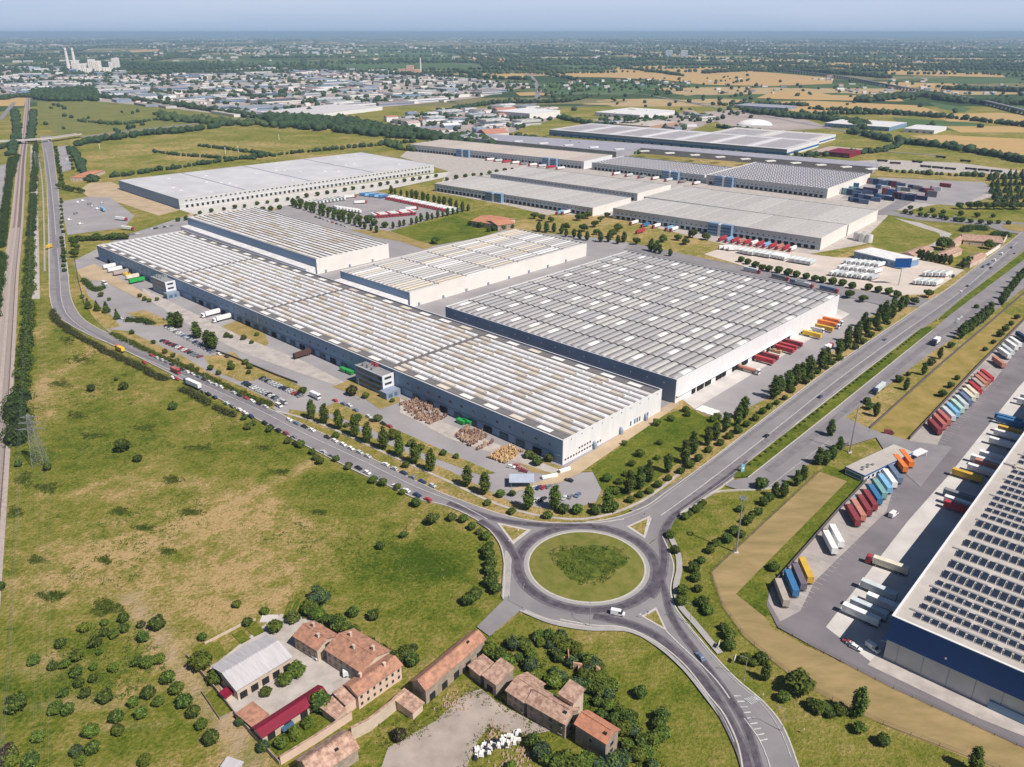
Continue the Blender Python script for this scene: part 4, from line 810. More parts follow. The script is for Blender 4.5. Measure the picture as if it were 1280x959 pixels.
# ---------------------------------------------------------------- brick-and-tile farm buildings
def house(name, label, cat, A_, B2, C2, eave, ridge, wallm, roofm, over=.5, wins=0, chim=0, mono=False, flues=None, doors=0, hip=False):
    """A_, B2: photo points of the near eave's ends (left, right); C2: far eave end beyond B2. Ridge runs parallel to A_-B2"""
    a, b2, c2 = P(*A_, eave), P(*B2, eave), P(*C2, eave)
    L_ = (b2-a).length; rz = math.atan2(b2.y-a.y, b2.x-a.x); n = Vector((-math.sin(rz), math.cos(rz), 0)); W_ = abs((c2-b2).dot(n))
    t = thing(name, label, cat, (a.x, a.y, 0), rz)
    x0, x1, y0, y1 = over, L_-over, over, W_-over
    b = MB()
    if mono: b.hexa([(x0, y0, 0), (x1, y0, 0), (x1, y1, 0), (x0, y1, 0), (x0, y0, eave-.25), (x1, y0, eave-.25), (x1, y1, ridge-(ridge-eave)*over/W_-.4), (x0, y1, ridge-(ridge-eave)*over/W_-.4)])
    else:
        b.box(x0, y0, 0, x1, y1, eave-.02)
        ym = W_/2
        if not hip:
            for x in (x0, x1-.3): b.hexa([(x, y0, eave-.02), (x+.3, y0, eave-.02), (x+.3, y1, eave-.02), (x, y1, eave-.02), (x, ym-.05, ridge-.25), (x+.3, ym-.05, ridge-.25), (x+.3, ym+.05, ridge-.25), (x, ym+.05, ridge-.25)])
    b.build('wall', wallm, t)
    b = MB(); th = .28; N = max(2, int(L_/2.2)); rr = random.Random(int(L_*100))
    hi = min(W_*.5, L_*.3) if hip else 0
    def zr(x): return rr.uniform(-.07, .07)
    sides = [((0, eave), (W_/2, ridge)), ((W_, eave), (W_/2, ridge))] if not mono else [((0, eave), (W_, ridge))]
    for (ya, za), (yb, zb) in sides:
        pr = None
        for i in range(N+1):
            x = L_*i/N; s = zr(x); xb = min(max(x, hi), L_-hi) if hip else x
            cur = ((x, ya, za+s*.5), (xb, yb, zb+s), (x, ya, za+s*.5-th), (xb, yb, zb+s-th))
            if pr:
                q = [pr[0], cur[0], cur[1], pr[1]]; q2 = [pr[2], cur[2], cur[3], pr[3]]
                b.face(q if yb > ya else q[::-1]); b.face(q2[::-1] if yb > ya else q2); b.face([pr[0], cur[0], cur[2], pr[2]])
            pr = cur
            if i in (0, N): b.face([cur[0], cur[1], cur[3], cur[2]])
    if hip:
        for x, s in ((0, 1), (L_, -1)): b.face([(x, 0, eave), (x, W_, eave), (x+s*hi, W_/2, ridge)])
    roof = b.build('roof', roofm, t)
    if not mono and not hip:
        b = MB()
        for i in range(int(L_/1.1)): b.box(i*1.1, W_/2-.22, ridge-.05, i*1.1+1.0, W_/2+.22, ridge+.14)
        b.build('ridge_tiles', roofm, t)
    for k in range(chim):
        x = L_*(k+.6)/(chim+.3); b = MB(); y = W_*(.35 if k % 2 else .62); b.box(x, y, eave, x+.8, y+.8, ridge+.9); b.box(x-.1, y-.1, ridge+.9, x+.9, y+.9, ridge+1.1); b.build('chimney', wallm, roof)
    for k in range(wins):
        x = x0+(x1-x0)*(k+.5)/wins
        for z in ([1.2, 4.0] if eave > 5.5 else [1.2]):
            b = MB(); b.box(x-.45, y0-.1, z, x+.45, y0+.02, z+1.15); wv = b.build('window', GLASS, t)
            b = MB(); b.box(x-.75, y0-.16, z-.15, x+.75, y0-.02, z); b.build('sill', PLAST, wv)
    if wins:
        for z in ([1.2, 4.0] if eave > 5.5 else [1.2]):
            b = MB(); b.box(x1-.02, W_*.4, z, x1+.1, W_*.6, z+1.3); b.build('window', GLASS, t)
    for k in range(doors):
        x = x0+(x1-x0)*(k+.5)/doors; b = MB(); b.box(x-1.3, y0-.12, 0, x+1.3, y0+.02, 2.9); b.build('doorway', DARK, t)
    for (fx, fy) in (flues or []):
        b = MB(); z = eave+(ridge-eave)*(1-abs(fy-.5)*2) if not mono else eave+(ridge-eave)*fy; b.box(L_*fx-.6, W_*fy-.45, z-.4, L_*fx+.6, W_*fy+.45, z+.22); b.build('roof_hole', DARK, roof)
    return t
t = house('barn', 'grey corrugated-roofed barn filling the left of the farm courtyard', 'barn', (295, 864), (366, 821), (336, 791), 5, 7.2, PLAST, SHEDR, doors=5)
house('barn', 'long shed under a crimson sheet metal roof in the farm', 'shed', (327, 923), (411, 868), (399, 855), 3.6, 5.0, PLAST, REDR, doors=4)
house('farmhouse', 'lower left range of the farmhouse, terracotta tiles, beside the vegetable beds', 'farmhouse', (365, 795), (396, 814), (421, 792), 5.6, 7.6, PLAST, TILE, wins=4, chim=2)
house('farmhouse', 'main terracotta-tiled range of the farmhouse facing the courtyard', 'farmhouse', (405, 812), (452, 842), (492, 815), 6.2, 8.6, PLAST, TILE, wins=6, chim=3)
house('farmhouse', 'tiled farmhouse wing with long pink facade above the cream wall', 'farmhouse', (447, 871), (504, 831), (487, 816), 6.2, 7.8, PLASTP, TILE, wins=7, chim=2)
house('outbuilding', 'small square tiled outbuilding at the end of the pink facade', 'outbuilding', (432, 882), (447, 871), (430, 859), 4.6, 5.8, PLASTP, TILEO, mono=True)
house('outbuilding', 'low tiled lean-to beside the crimson-roofed shed', 'outbuilding', (419, 899), (436, 884), (421, 869), 3.2, 4.4, PLAST, TILEO, mono=True)
house('hay_barn', 'long tiled hay barn with open arches between the farm and the lane', 'barn', (532, 864), (608, 799), (593, 785), 6.4, 8.8, PLASTD, TILE, doors=5, flues=[(.78, .4)])
house('barn', 'old wide tiled barn roof cut by the bottom edge of the photo', 'barn', (390, 975), (450, 935), (428, 911), 5.0, 8.0, PLASTD, TILEO, flues=[(.62, .3)])
house('annexe', 'low tiled annexe at the dark gable end of the hay barn', 'annexe', (516, 892), (531, 878), (508, 861), 3.4, 4.6, PLASTP, TILEO, mono=True)
house('ruined_house', 'first roof of the derelict row, nearest the hay barn', 'ruin', (584, 832), (600, 845), (616, 829), 4.6, 5.4, PLASTD, TILEO, mono=True)
house('ruined_house', 'second roof of the derelict row with a raised party wall', 'ruin', (602, 844), (620, 857), (643, 838), 5.6, 7.2, PLASTD, TILEO, mono=True, doors=1)
house('ruined_house', 'third house of the derelict row, patchy old tiles', 'ruin', (631, 863), (655, 879), (680, 853), 6.2, 8.2, PLASTD, TILEO, wins=3)
house('ruined_house', 'widest house of the derelict row with a collapsed roof edge', 'ruin', (656, 878), (707, 907), (727, 887), 6.4, 8.8, PLASTD, TILEO, wins=4, flues=[(.86, .35)])
house('tower_house', 'small raised tower rising from the widest derelict house', 'tower', (697, 867), (717, 880), (732, 866), 9.4, 11.0, PLAST, TILEO, mono=True, wins=1)
house('house', 'detached house with fresh orange tiles at the end of the derelict row', 'house', (717, 905), (758, 931), (776, 912), 7.6, 9.8, PLASTD, TILEN, wins=1, flues=[(.83, .3)])
house('outhouse', 'tiny red-roofed outhouse at the corner of the grey barn', 'outhouse', (282, 873), (293, 865), (286, 858), 2.4, 2.9, PLAST, REDR, mono=True)
house('outhouse', 'tiny pale-roofed hut at the bottom edge left of the farm', 'hut', (275, 958), (296, 965), (289, 948), 2.4, 2.8, PLAST, SHEDR, mono=True)
house('terrace_roof', 'low flat terracotta terrace roof left of the crimson-roofed shed', 'terrace', (315, 909), (337, 893), (321, 873), 3.0, 3.1, PLAST, TILE, mono=True)
t = thing('ruin_wall', 'broken orange brick walls standing in the thicket', 'ruin', P(714, 838))
for x, y, w_, d_, h in ((-2.5, 3, 2.2, .5, 3), (-1, 2, .5, 4, 4.5), (.5, 0, 3.2, .5, 3.4), (2.2, -3.5, .5, 3.6, 2.6), (3, -5, 2.6, .6, 1.8), (8, -4, 1.4, .6, 5.5), (9, -4.6, .6, 2.4, 4)):
    b = MB(); b.hexa([(x, y, 0), (x+w_, y, 0), (x+w_, y+d_, 0), (x, y+d_, 0), (x, y, h), (x+w_, y, h*.7), (x+w_, y+d_, h*.8), (x, y+d_, h)]); b.build('wall_fragment', BRICK, t)
def wall(name, label, pts, w_, h, m, cat='wall', z0=0, cop=None):
    q = wline(pts); t = thing(name, label, cat, q[0]); b = MB(); qq = [p-q[0] for p in q]; ribbon(b, qq, w_, z0, h); b.build('wall_body', m, t)
    if cop: b = MB(); ribbon(b, qq, w_+.2, h, h+.15); b.build('coping', cop, t)
    return t
wall('boundary_wall', 'cream boundary wall along the farm garden and alley', [(351, 956), (395, 929), (440, 899)], .4, 3.2, PLASTP, cop=TILEO)
wall('boundary_wall', 'tall cream buttressed wall below the hay barn gable', [(440, 925), (462, 914), (507, 878)], .5, 5.0, PLAST, cop=TILEO)
wall('boundary_wall', 'dark low wall along the left side of the farm', [(234, 822), (272, 866), (300, 902), (350, 957)], .3, 1.8, PLASTD)
wall('boundary_wall', 'pale low wall behind the vegetable beds', [(256, 806), (304, 781), (320, 776)], .3, 1.0, PLAST)
wall('garden_fence', 'thin wooden fence round the grass plot beside the track', [(252, 866), (275, 900), (292, 892)], .12, 1.1, PLASTD, 'fence')
t = thing('vegetable_frames', 'rows of low vegetable beds behind the farmhouse', 'garden', P(370, 765))
for k in range(6): b = MB(); b.box(-4+k*2.4, -4, 0, -2.6+k*2.4, 6, .5); o = b.build('bed', L_MID if k % 2 else BANK, t); 
b = MB(); b.box(-12, -6, 0, -6, -2, .4); b.build('paving', CONC, t)
t = thing('pergola', 'small dark glazed frame in the garden below the crimson roof', 'pergola', P(356, 921), R(35))
b = MB(); 
for x in (0, 3.4): 
    for y in (0, 2.4): b.box(x, y, 0, x+.12, y+.12, 2.2)
b.build('post', DARK, t); b = MB(); b.box(-.2, -.2, 2.2, 3.7, 2.7, 2.3); b.build('roof', GLASSB, t)
# ---------------------------------------------------------------- farm group beside the far roundabout
for nm, A_, B2, C2, lb in (('house', (1143, 320), (1168, 311), (1162, 304), 'low tiled house left of the big dark tree by the avenue'),
                           ('house', (1180, 322), (1204, 312), (1197, 306), 'tiled house in the middle of the roadside farm'),
                           ('house', (1195, 305), (1206, 298), (1200, 293), 'pink tall house of the roadside farm'),
                           ('farmhouse', (1204, 300), (1255, 304), (1258, 296), 'long brick range behind the roadside farm'),
                           ('house', (1214, 329), (1234, 319), (1226, 314), 'tiled house against the cream roadside wall')):
    house(nm, lb, 'house', A_, B2, C2, 5, 7, PLASTP, TILEO, wins=3)
wall('boundary_wall', 'cream wall of the roadside farm along the avenue', [(1213, 333), (1240, 316), (1252, 308), (1258, 298)], .5, 4, WALLC, cop=TILEO)
house('farmhouse', 'tiled farmhouse wing behind the playing field, left one', 'farmhouse', (588, 276), (620, 281), (634, 272), 6, 8.4, PLAST, TILEN, wins=5)
house('farmhouse', 'tiled farmhouse wing behind the playing field, right one', 'farmhouse', (622, 282), (644, 279), (650, 270), 6.5, 9, PLASTD, TILEN, wins=3)
house('villa', 'orange-roofed villa among trees beside the boulevard', 'villa', (87, 222), (105, 222), (100, 213), 5, 7.5, PLAST, TILEN, wins=4, hip=True)
# ---------------------------------------------------------------- vegetation
def crown_mesh(name, kind, seed, m, core):
    """unit-ish crown: a dark ragged core and many small leaf faces through the volume"""
    r = random.Random(seed); b = MB()
    if kind == 'columnar': lobes = [((r.uniform(-.35, .35), r.uniform(-.35, .35), 1.7+k*1.25+r.uniform(-.2, .2)), (w_+r.uniform(-.3, .2), 1.35)) for k, w_ in enumerate((1.5, 2.0, 2.25, 2.35, 2.3, 2.1, 1.75, 1.2))]; n = 900; ls = .38
    elif kind == 'round': lobes = [((0, 0, 2.5), (2.2, 1.9))]+[((1.4*math.cos(a+r.uniform(-.3, .3)), 1.4*math.sin(a), 2.3+r.uniform(-.5, 1.1)), (1.2+r.uniform(-.2, .3), 1.1)) for a in (0, 1.2, 2.5, 3.8, 5)]; n = 700; ls = .42
    elif kind == 'broad': lobes = [((0, 0, 5.2), (3.2, 2.9))]+[((3.0*math.cos(a+r.uniform(-.4, .4)), 3.0*math.sin(a), 4.2+r.uniform(-.8, 2.2)), (2.0+r.uniform(-.4, .5), 1.8)) for a in (0, 1, 2, 3, 4.1, 5.2)]; n = 1300; ls = .5
    elif kind == 'bush': lobes = [((0, 0, .8), (1.2, .95))]+[((.9*math.cos(a+r.uniform(-.5, .5)), .9*math.sin(a), .65+r.uniform(-.2, .4)), (.8+r.uniform(-.2, .2), .65)) for a in (0, 1.6, 3.1, 4.6)]; n = 380; ls = .26
    elif kind == 'conic': lobes = [((0, 0, 1.6+k*1.3), (2.3-.42*k+r.uniform(-.12, .12), 1.1)) for k in range(5)]; n = 620; ls = .4
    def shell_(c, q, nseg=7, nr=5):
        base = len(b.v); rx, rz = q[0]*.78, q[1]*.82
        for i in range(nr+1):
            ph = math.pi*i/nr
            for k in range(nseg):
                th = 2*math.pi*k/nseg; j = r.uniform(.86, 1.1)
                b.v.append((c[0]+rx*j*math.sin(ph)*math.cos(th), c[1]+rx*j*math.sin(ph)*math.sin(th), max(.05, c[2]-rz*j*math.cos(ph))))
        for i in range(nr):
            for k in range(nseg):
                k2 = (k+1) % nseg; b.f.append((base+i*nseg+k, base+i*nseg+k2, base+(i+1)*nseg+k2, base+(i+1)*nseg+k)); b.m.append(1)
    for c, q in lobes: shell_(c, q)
    tot = sum(q[0]**2 for c, q in lobes)
    for c, q in lobes:
        for _ in range(int(n*q[0]**2/tot)):
            d = Vector((r.gauss(0, 1), r.gauss(0, 1), r.gauss(0, 1)+.25)).normalized(); f = r.uniform(.72, 1.12)
            p = Vector((c[0]+d.x*q[0]*f, c[1]+d.y*q[0]*f, max(.12, c[2]+d.z*q[1]*f)))
            nn = (d+Vector((r.uniform(-.8, .8), r.uniform(-.8, .8), r.uniform(-.3, .9)))).normalized(); x = nn.orthogonal().normalized(); y = nn.cross(x); s = ls*r.uniform(.6, 1.35); a = r.uniform(0, 6.3)
            x, y = x*math.cos(a)+y*math.sin(a), y*math.cos(a)-x*math.sin(a)
            b.face([p-x*s-y*s*.6, p+x*s-y*s*.5, p+x*s*.2+y*s], 2 if r.random() < .3 else 0)  # lighter faces picked at random put a sunlit leaf tone into the colour
    return b.mesh(name, [m, core, L_SUNLIT])
L_CORE = mat('crown_shade_core', (.016, .028, .007), .9); L_SUNLIT = leaf('leaf_sunlit_tone', (.085, .125, .02), (.15, .19, .035))  # dark cores added to block light, inner crown shade put into their colour
TSH = {'columnar': 11.6, 'round': 4.6, 'broad': 8.6, 'bush': 1.8, 'conic': 7.9}
_tm = {}
def trunk_mesh(kind):
    b = MB(); h = {'columnar': 2.5, 'round': 2.2, 'broad': 4.5, 'bush': .5, 'conic': 1.6}[kind]; r0 = {'columnar': .22, 'round': .16, 'broad': .38, 'bush': .07, 'conic': .2}[kind]
    b.tube((0, 0, -.1), (0.05, 0, h), r0, r0*.6, 7)
    for k in range(4): a = k*1.6; e = {'broad': 2.2, 'round': 1.0}.get(kind, .5); b.tube((.03, 0, h*.75), (e*math.cos(a), e*math.sin(a), h*1.35+.2*k), r0*.45, r0*.15, 5)
    return b.mesh('trunk', BARK)
def crown_of(kind, m, v):
    k = (kind, m.name, v)
    if k not in _tm: _tm[k] = crown_mesh('crown', kind, hash((kind, v)) % 9999 if False else len(_tm)*7+3, m, L_CORE)
    return _tm[k]
TK = {}
NTREE = [0]
def plant(name, kind, p, h, m, label, cat, group=None, wide=1.0):
    """a tree or shrub: Empty at its foot, trunk and crown as parts"""
    s = h/TSH[kind]; v = rnd.randrange(3)
    t = thing(name, label, cat, p, rnd.uniform(0, 6.28), group); t.scale = (s*wide, s*wide, s)
    if kind not in TK: TK[kind] = trunk_mesh(kind)
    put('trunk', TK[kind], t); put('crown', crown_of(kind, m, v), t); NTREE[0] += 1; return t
def pts_along(a, c, n):
    a, c = P(*a), P(*c); return [a.lerp(c, k/(n-1)) for k in range(n)]
def row(name, kind, pts, h, m, fmt, cat, group, jit=.6, hv=.15, wide=1.0, zg=0):
    if 'left to right' in fmt: pts = sorted(pts)
    if 'counted downwards' in fmt or 'top down' in fmt: pts = sorted(pts, key=lambda q: q[1])
    for i, p in enumerate(pts):
        p = (P(*p) if isinstance(p, tuple) else p)+Vector((rnd.uniform(-jit, jit), rnd.uniform(-jit, jit), zg))
        mm = m[(i*7+3) % len(m)] if isinstance(m, list) else m
        plant(name, kind, p, h*(1+rnd.uniform(-hv, hv)), mm, fmt.format(o=ordw(i+1)), cat, group, wide)
PG = 'columnar poplars in front of the long warehouse'
row('poplar_tree', 'columnar', [(390, 524), (406, 530), (424, 537), (444, 546), (460, 554), (480, 562), (500, 571), (519, 580), (539, 589), (584, 609), (606, 619), (661, 638), (693, 637), (759, 640)], 13, L_MID,
    '{o} poplar from the left in the row between boulevard and front yard', 'tree', PG, .2, .1, 1.05)
row('street_tree', 'round', [(704, 642), (722, 642), (745, 643), (765, 640)], 5, L_DARK, '{o} small round tree from the left on the verge above the roundabout', 'tree', 'round trees above the roundabout', .2)
row('poplar_tree', 'columnar', [(786, 618), (801, 611), (812, 603), (835, 592), (854, 580), (867, 567), (882, 557), (894, 551), (907, 541), (919, 532), (930, 525)], 13, L_DARK,
    '{o} dark poplar counting up the avenue from the roundabout', 'tree', 'dark poplars beside the avenue', .8)
row('poplar_tree', 'columnar', [(967, 499), (974, 494), (985, 489), (993, 483), (1001, 476), (1010, 472), (1025, 463), (1032, 457), (1047, 447), (1056, 439), (1069, 429), (1082, 419), (1094, 412), (1105, 405), (1114, 399), (1126, 390)], 14, L_DARK,
    '{o} dark poplar going up the avenue beside the lorry docks', 'tree', 'dark poplars beside the avenue', .6, .12, 1.15)
row('poplar_tree', 'columnar', [(1060, 428), (1073, 420), (1080, 410), (1098, 401), (1106, 395), (1118, 386), (1132, 385)], 11.5, L_DARK, '{o} poplar in the second row behind the upper avenue poplars', 'tree', 'dark poplars beside the avenue', .8, .12, 1.2)
row('verge_tree', 'round', [(788, 628), (800, 622), (812, 617), (822, 610), (835, 601), (850, 592), (861, 585), (872, 577), (886, 566), (899, 557), (912, 549), (922, 542), (933, 534), (944, 526), (954, 518), (962, 512), (971, 506), (980, 500), (990, 491), (1007, 480), (1014, 474), (1022, 468), (1032, 462), (1040, 456), (1049, 451), (1069, 437), (1078, 430), (1088, 422), (1099, 414), (1110, 406)],
    4, [L_DARK, L_MID], '{o} low round tree on the avenue verge, counting from the roundabout', 'tree', 'low round trees on the avenue verge', .4, .2)
row('young_tree', 'round', [(780, 557), (790, 583), (800, 571), (821, 532), (824, 556), (839, 527), (856, 515), (859, 521), (891, 528), (897, 524), (760, 602), (775, 606), (782, 596), (808, 590), (770, 618), (822, 575)], 3.6, L_MID,
    '{o} young tree on the lawn right of the long warehouse corner, counted left to right', 'tree', 'young trees on the corner lawn', .3, .25)
row('roadside_shrub', 'round', [(306, 525), (311, 537), (317, 532), (337, 540), (361, 554), (376, 559), (391, 568), (395, 575), (401, 580), (420, 577), (435, 587), (466, 604), (479, 607), (497, 612), (504, 618), (520, 633), (565, 651), (580, 653), (590, 662), (600, 668), (607, 675), (612, 684)],
    3.6, [L_DARK, L_OLIVE, L_MID], '{o} roadside bush from the left below the boulevard, meadow side', 'shrub', 'bushes on the meadow side of the boulevard', .3, .25)
row('roadside_tree', 'round', [(607, 692), (611, 700), (614, 709), (611, 717), (616, 725), (614, 733), (619, 741), (585, 755), (594, 749)], 4.6, L_DARK, '{o} dark tree counting down the left side of the roundabout', 'tree', 'dark trees left of the roundabout', .4)
plant('broad_tree', 'broad', P(540, 656), 6, L_OLIVE, 'large olive-grey bush on the meadow below the boulevard near the roundabout', 'tree')
plant('broad_tree', 'broad', P(400, 755), 7, L_BLUE, 'large grey-green tree at the meadow edge above the farm', 'tree')
for x, y, h, lb in ((115, 489, 4.5, 'small dark tree near the left end of the boulevard hedge'), (146, 476, 2.5, 'tiny bush between two small meadow trees'), (155, 487, 5, 'dark round tree in the upper middle of the meadow'), (217, 512, 4.5, 'small dark bush close to the white lorry on the boulevard'),
                    (155, 564, 7, 'tallest lone tree in the middle of the meadow'), (173, 577, 4, 'round bush just right of the lone meadow tree'), (476, 686, 3.5, 'small bush at the edge of the bright green triangle'), (505, 672, 3, 'small bush on the bright green triangle near the roadside'),
                    (1, 738, 4, 'dark bush cut by the left edge of the photo'), (60, 588, 4, 'dark bush at the foot of the lattice pylon'), (24, 583, 3.5, 'small dark bush left of the pylon foot'), (297, 759, 3, 'single yellow-green bush on the dry meadow above the barn')):
    plant('meadow_tree', 'round', P(x, y), h, L_DARK if 'yellow' not in lb else L_LIGHT, lb, 'tree')
plant('bramble_bush', 'broad', P(12, 952), 5.5, L_PURPLE, 'large dark brown bush in the bottom left corner', 'shrub')
# orchard: photo points at scale 4, origin (0, 719); z = crown radius in those pixels
OR = [(430, 285, 30, 'y'), (622, 235, 30), (527, 255, 22), (625, 288, 28), (527, 305, 25), (575, 315, 28), (722, 335, 32), (790, 275, 42), (708, 264, 22, 'p'), (482, 360, 35), (308, 365, 30), (500, 400, 18), (172, 450, 30), (268, 475, 25), (330, 465, 28), (390, 430, 35), (385, 510, 32),
      (400, 560, 28), (472, 475, 22), (470, 535, 25), (322, 610, 28), (430, 615, 30), (88, 685, 50), (285, 695, 38), (345, 698, 35), (530, 640, 38), (672, 658, 32), (748, 615, 38), (797, 655, 32), (712, 715, 35), (588, 735, 38), (595, 800, 32), (462, 810, 40), (470, 893, 38), (390, 905, 33, 'b'),
      (410, 950, 30, 'l'), (845, 542, 40), (888, 595, 38), (930, 662, 42), (972, 712, 38), (1013, 770, 34), (1060, 845, 45), (195, 835, 32, 'l'), (160, 960, 42), (60, 955, 42, 'l'), (730, 955, 35, 'l'), (690, 455, 30), (740, 465, 35), (800, 445, 33, 'l'), (575, 485, 30, 'l')]
OR.sort(key=lambda q: q[0])
for i, q in enumerate(OR):
    f = q[3] if len(q) > 3 else 'd'; p = P(q[0]/4, 719+(q[1]-q[2]*.15)/4); m = {'y': L_YEL, 'p': L_PURPLE, 'b': L_BLUE, 'l': L_LIGHT, 'd': L_DARK if i % 3 else L_MID}[f]
    w_ = q[2]/4*2/FPX*math.hypot(p.x, p.y, CAM_H); s = w_/6.4
    a = {'y': 'yellow-green ', 'p': 'dark purple ', 'b': 'blue-green ', 'l': 'light green '}.get(f, '')
    plant('fruit_tree', 'round', p, 4.6*s*1.02, m, ordw(i+1)+' '+a+'orchard tree counting from the left edge of the photo', 'tree', 'orchard trees lower left', 1.0)
def foliage(name, m, core, pts, w_, h, dens, seed=1, label=None, cat=None, parent=None, kind=None, ls=.38, lump=1.0):
    """one long hedge or thicket: lumpy core and leaf faces along world points"""
    r = random.Random(seed); b = MB(); c = P(*pts[0]) if isinstance(pts[0], tuple) else pts[0]; q = resample([P(*p) if isinstance(p, tuple) else p for p in pts], w_*.45)
    for i, p in enumerate(q):
        rr = w_*.5*r.uniform(.8, 1.15); hh = h*r.uniform(.75, 1.15)*lump; base = len(b.v); p = p-c+offs(q, i)*r.uniform(-.2, .2)*w_
        for a in range(4):
            ph = math.pi*.5*a/3
            for k in range(7): th = 2*math.pi*k/7; j = r.uniform(.75, 1.0); b.v.append((p.x+rr*.85*j*math.cos(ph)*math.cos(th), p.y+rr*.85*j*math.cos(ph)*math.sin(th), hh*.85*math.sin(ph)*j))
        for a in range(3):
            for k in range(7): k2 = (k+1) % 7; b.f.append((base+a*7+k, base+a*7+k2, base+(a+1)*7+k2, base+(a+1)*7+k)); b.m.append(1)
        for _ in range(int(dens*rr)):
            d = Vector((r.gauss(0, 1), r.gauss(0, 1), abs(r.gauss(0, 1)))).normalized(); v = Vector((p.x+d.x*rr, p.y+d.y*rr, max(.1, d.z*hh)))
            nn = (d+Vector((r.uniform(-.7, .7), r.uniform(-.7, .7), r.uniform(0, .9)))).normalized(); x = nn.orthogonal().normalized(); y = nn.cross(x); s = ls*r.uniform(.6, 1.4)
            b.face([v-x*s, v+x*s*.8-y*s*.4, v+y*s], 0)
    t = thing(name, label, cat, c) if not parent and not kind else None
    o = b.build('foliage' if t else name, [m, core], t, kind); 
    if not t: o.location = c
    return t or o
foliage('hedge', L_OLIVE, L_CORE, [(66, 390), (72, 402), (84, 412), (100, 423), (125, 436), (150, 448), (180, 462), (207, 476)], 6, 3.0, 42, 1, 'long bushy hedge on the meadow side of the boulevard bend', 'hedge')
foliage('hedge', L_OLIVE, L_CORE, [(231, 488), (240, 493), (252, 500), (262, 506)], 6, 3.2, 42, 2, 'short hedge beside the white lorry on the boulevard', 'hedge')
foliage('hedge', L_OLIVE, L_CORE, [(270, 510), (282, 516), (294, 522)], 5, 3.0, 42, 3, 'short hedge right of the white lorry, below the parked cars', 'hedge')
foliage('hedge', L_LIGHT, L_CORE, [(140, 418), (165, 430), (200, 446), (235, 462), (262, 474), (290, 487), (318, 499), (340, 508)], 5.5, 2.2, 44, 4, 'bright clipped hedge between the boulevard and the car park', 'hedge')
foliage('hedge', L_MID, L_CORE, [(160, 402), (175, 402), (192, 406)], 7, 4, 40, 5, 'rounded green shrub island beside the front yard lane', 'hedge')
foliage('hedge', L_MID, L_CORE, [(105, 352), (112, 358), (122, 364), (130, 360)], 6, 4, 40, 6, 'shrub clump at the left end of the front yard', 'hedge')
foliage('hedge', L_DARK, L_CORE, [(1202, 289), (1215, 286), (1230, 288)], 12, 6, 40, 8, 'dark trees behind the brick range of the roadside farm', 'hedge', ls=.6)
foliage('hedge', L_DARK, L_CORE, [(1242, 294), (1255, 294), (1264, 297)], 10, 5, 40, 9, 'dark hedge between the roadside farm and the far roundabout', 'hedge', ls=.6)
for i, (q, h, m) in enumerate((([(22, 500), (20, 520), (20, 545), (28, 552)], 8, L_DARK), ([(38, 300), (37, 340), (36, 372)], 5, L_MID), ([(36, 378), (35, 410), (32, 450), (28, 490)], 5, L_MID), ([(45, 182), (44, 210), (42, 240)], 5, L_DARK), ([(42, 245), (41, 270), (39, 296)], 5, L_DARK),
                               ([(14, 200), (10, 240), (5, 280), (2, 310)], 7, L_DARK), ([(3, 320), (-2, 360), (-8, 400)], 7, L_DARK), ([(22, 196), (18, 206), (15, 222)], 6, L_DARK))):
    foliage('railway_hedge', m, L_CORE, q, 9 if i != 0 else 15, h, 26, 20+i, ['dense dark thicket beside the railway above the pylon', 'green belt right of the railway, level with the road markings', 'green belt right of the railway, level with the hedge bend', 'green belt right of the railway just below the overpass', 'green belt right of the railway, its second stretch',
             'dark tree belt left of the railway, upper stretch', 'dark tree belt left of the railway, lower stretch', 'dark trees left of the railway under the overpass'][i], 'tree belt', ls=.6)
# trees in the front yard and car park
row('yard_tree', 'conic', [(111, 386), (122, 389), (134, 391), (147, 399)], 8.5, L_DARK, '{o} dark cone-shaped tree from the left beside the boulevard bend', 'tree', 'dark conical trees at the bend', .3)
row('yard_tree', 'columnar', [(216, 410), (224, 410), (247, 423), (261, 434), (267, 437)], 12, L_DARK, '{o} tall dark tree from the left in the front car park', 'tree', 'tall trees in the front car park', .2, .08, 1.5)
row('yard_tree', 'round', [(103, 373), (127, 371), (137, 376), (175, 372), (181, 376), (187, 378), (197, 376), (209, 373), (165, 418), (192, 430), (284, 422), (289, 423), (315, 430), (305, 425), (321, 420), (288, 456), (290, 462), (307, 456), (311, 468), (313, 461), (239, 462), (247, 464), (263, 463), (274, 469), (222, 452), (206, 442), (217, 447), (378, 492), (440, 487), (457, 498), (491, 503), (449, 526), (433, 534), (473, 527), (495, 549), (515, 558), (526, 563), (421, 548), (507, 585), (570, 573), (554, 569), (668, 575), (672, 582), (660, 572), (687, 577), (626, 621), (640, 620), (684, 648), (640, 643), (610, 632)],
    3.6, [L_DARK, L_MID, L_OLIVE, L_MID], '{o} small tree or bush in the front yard, counted left to right', 'shrub', 'small trees and bushes of the front yard', .3, .25)
plant('copper_tree', 'round', P(440, 494), 6, L_PURPLE, 'dark copper-leaved tree beside the nearer office block', 'tree')
plant('yard_tree', 'broad', P(493, 549), 6, L_LIGHT, 'spreading bright green tree behind the front row of poplars', 'tree')
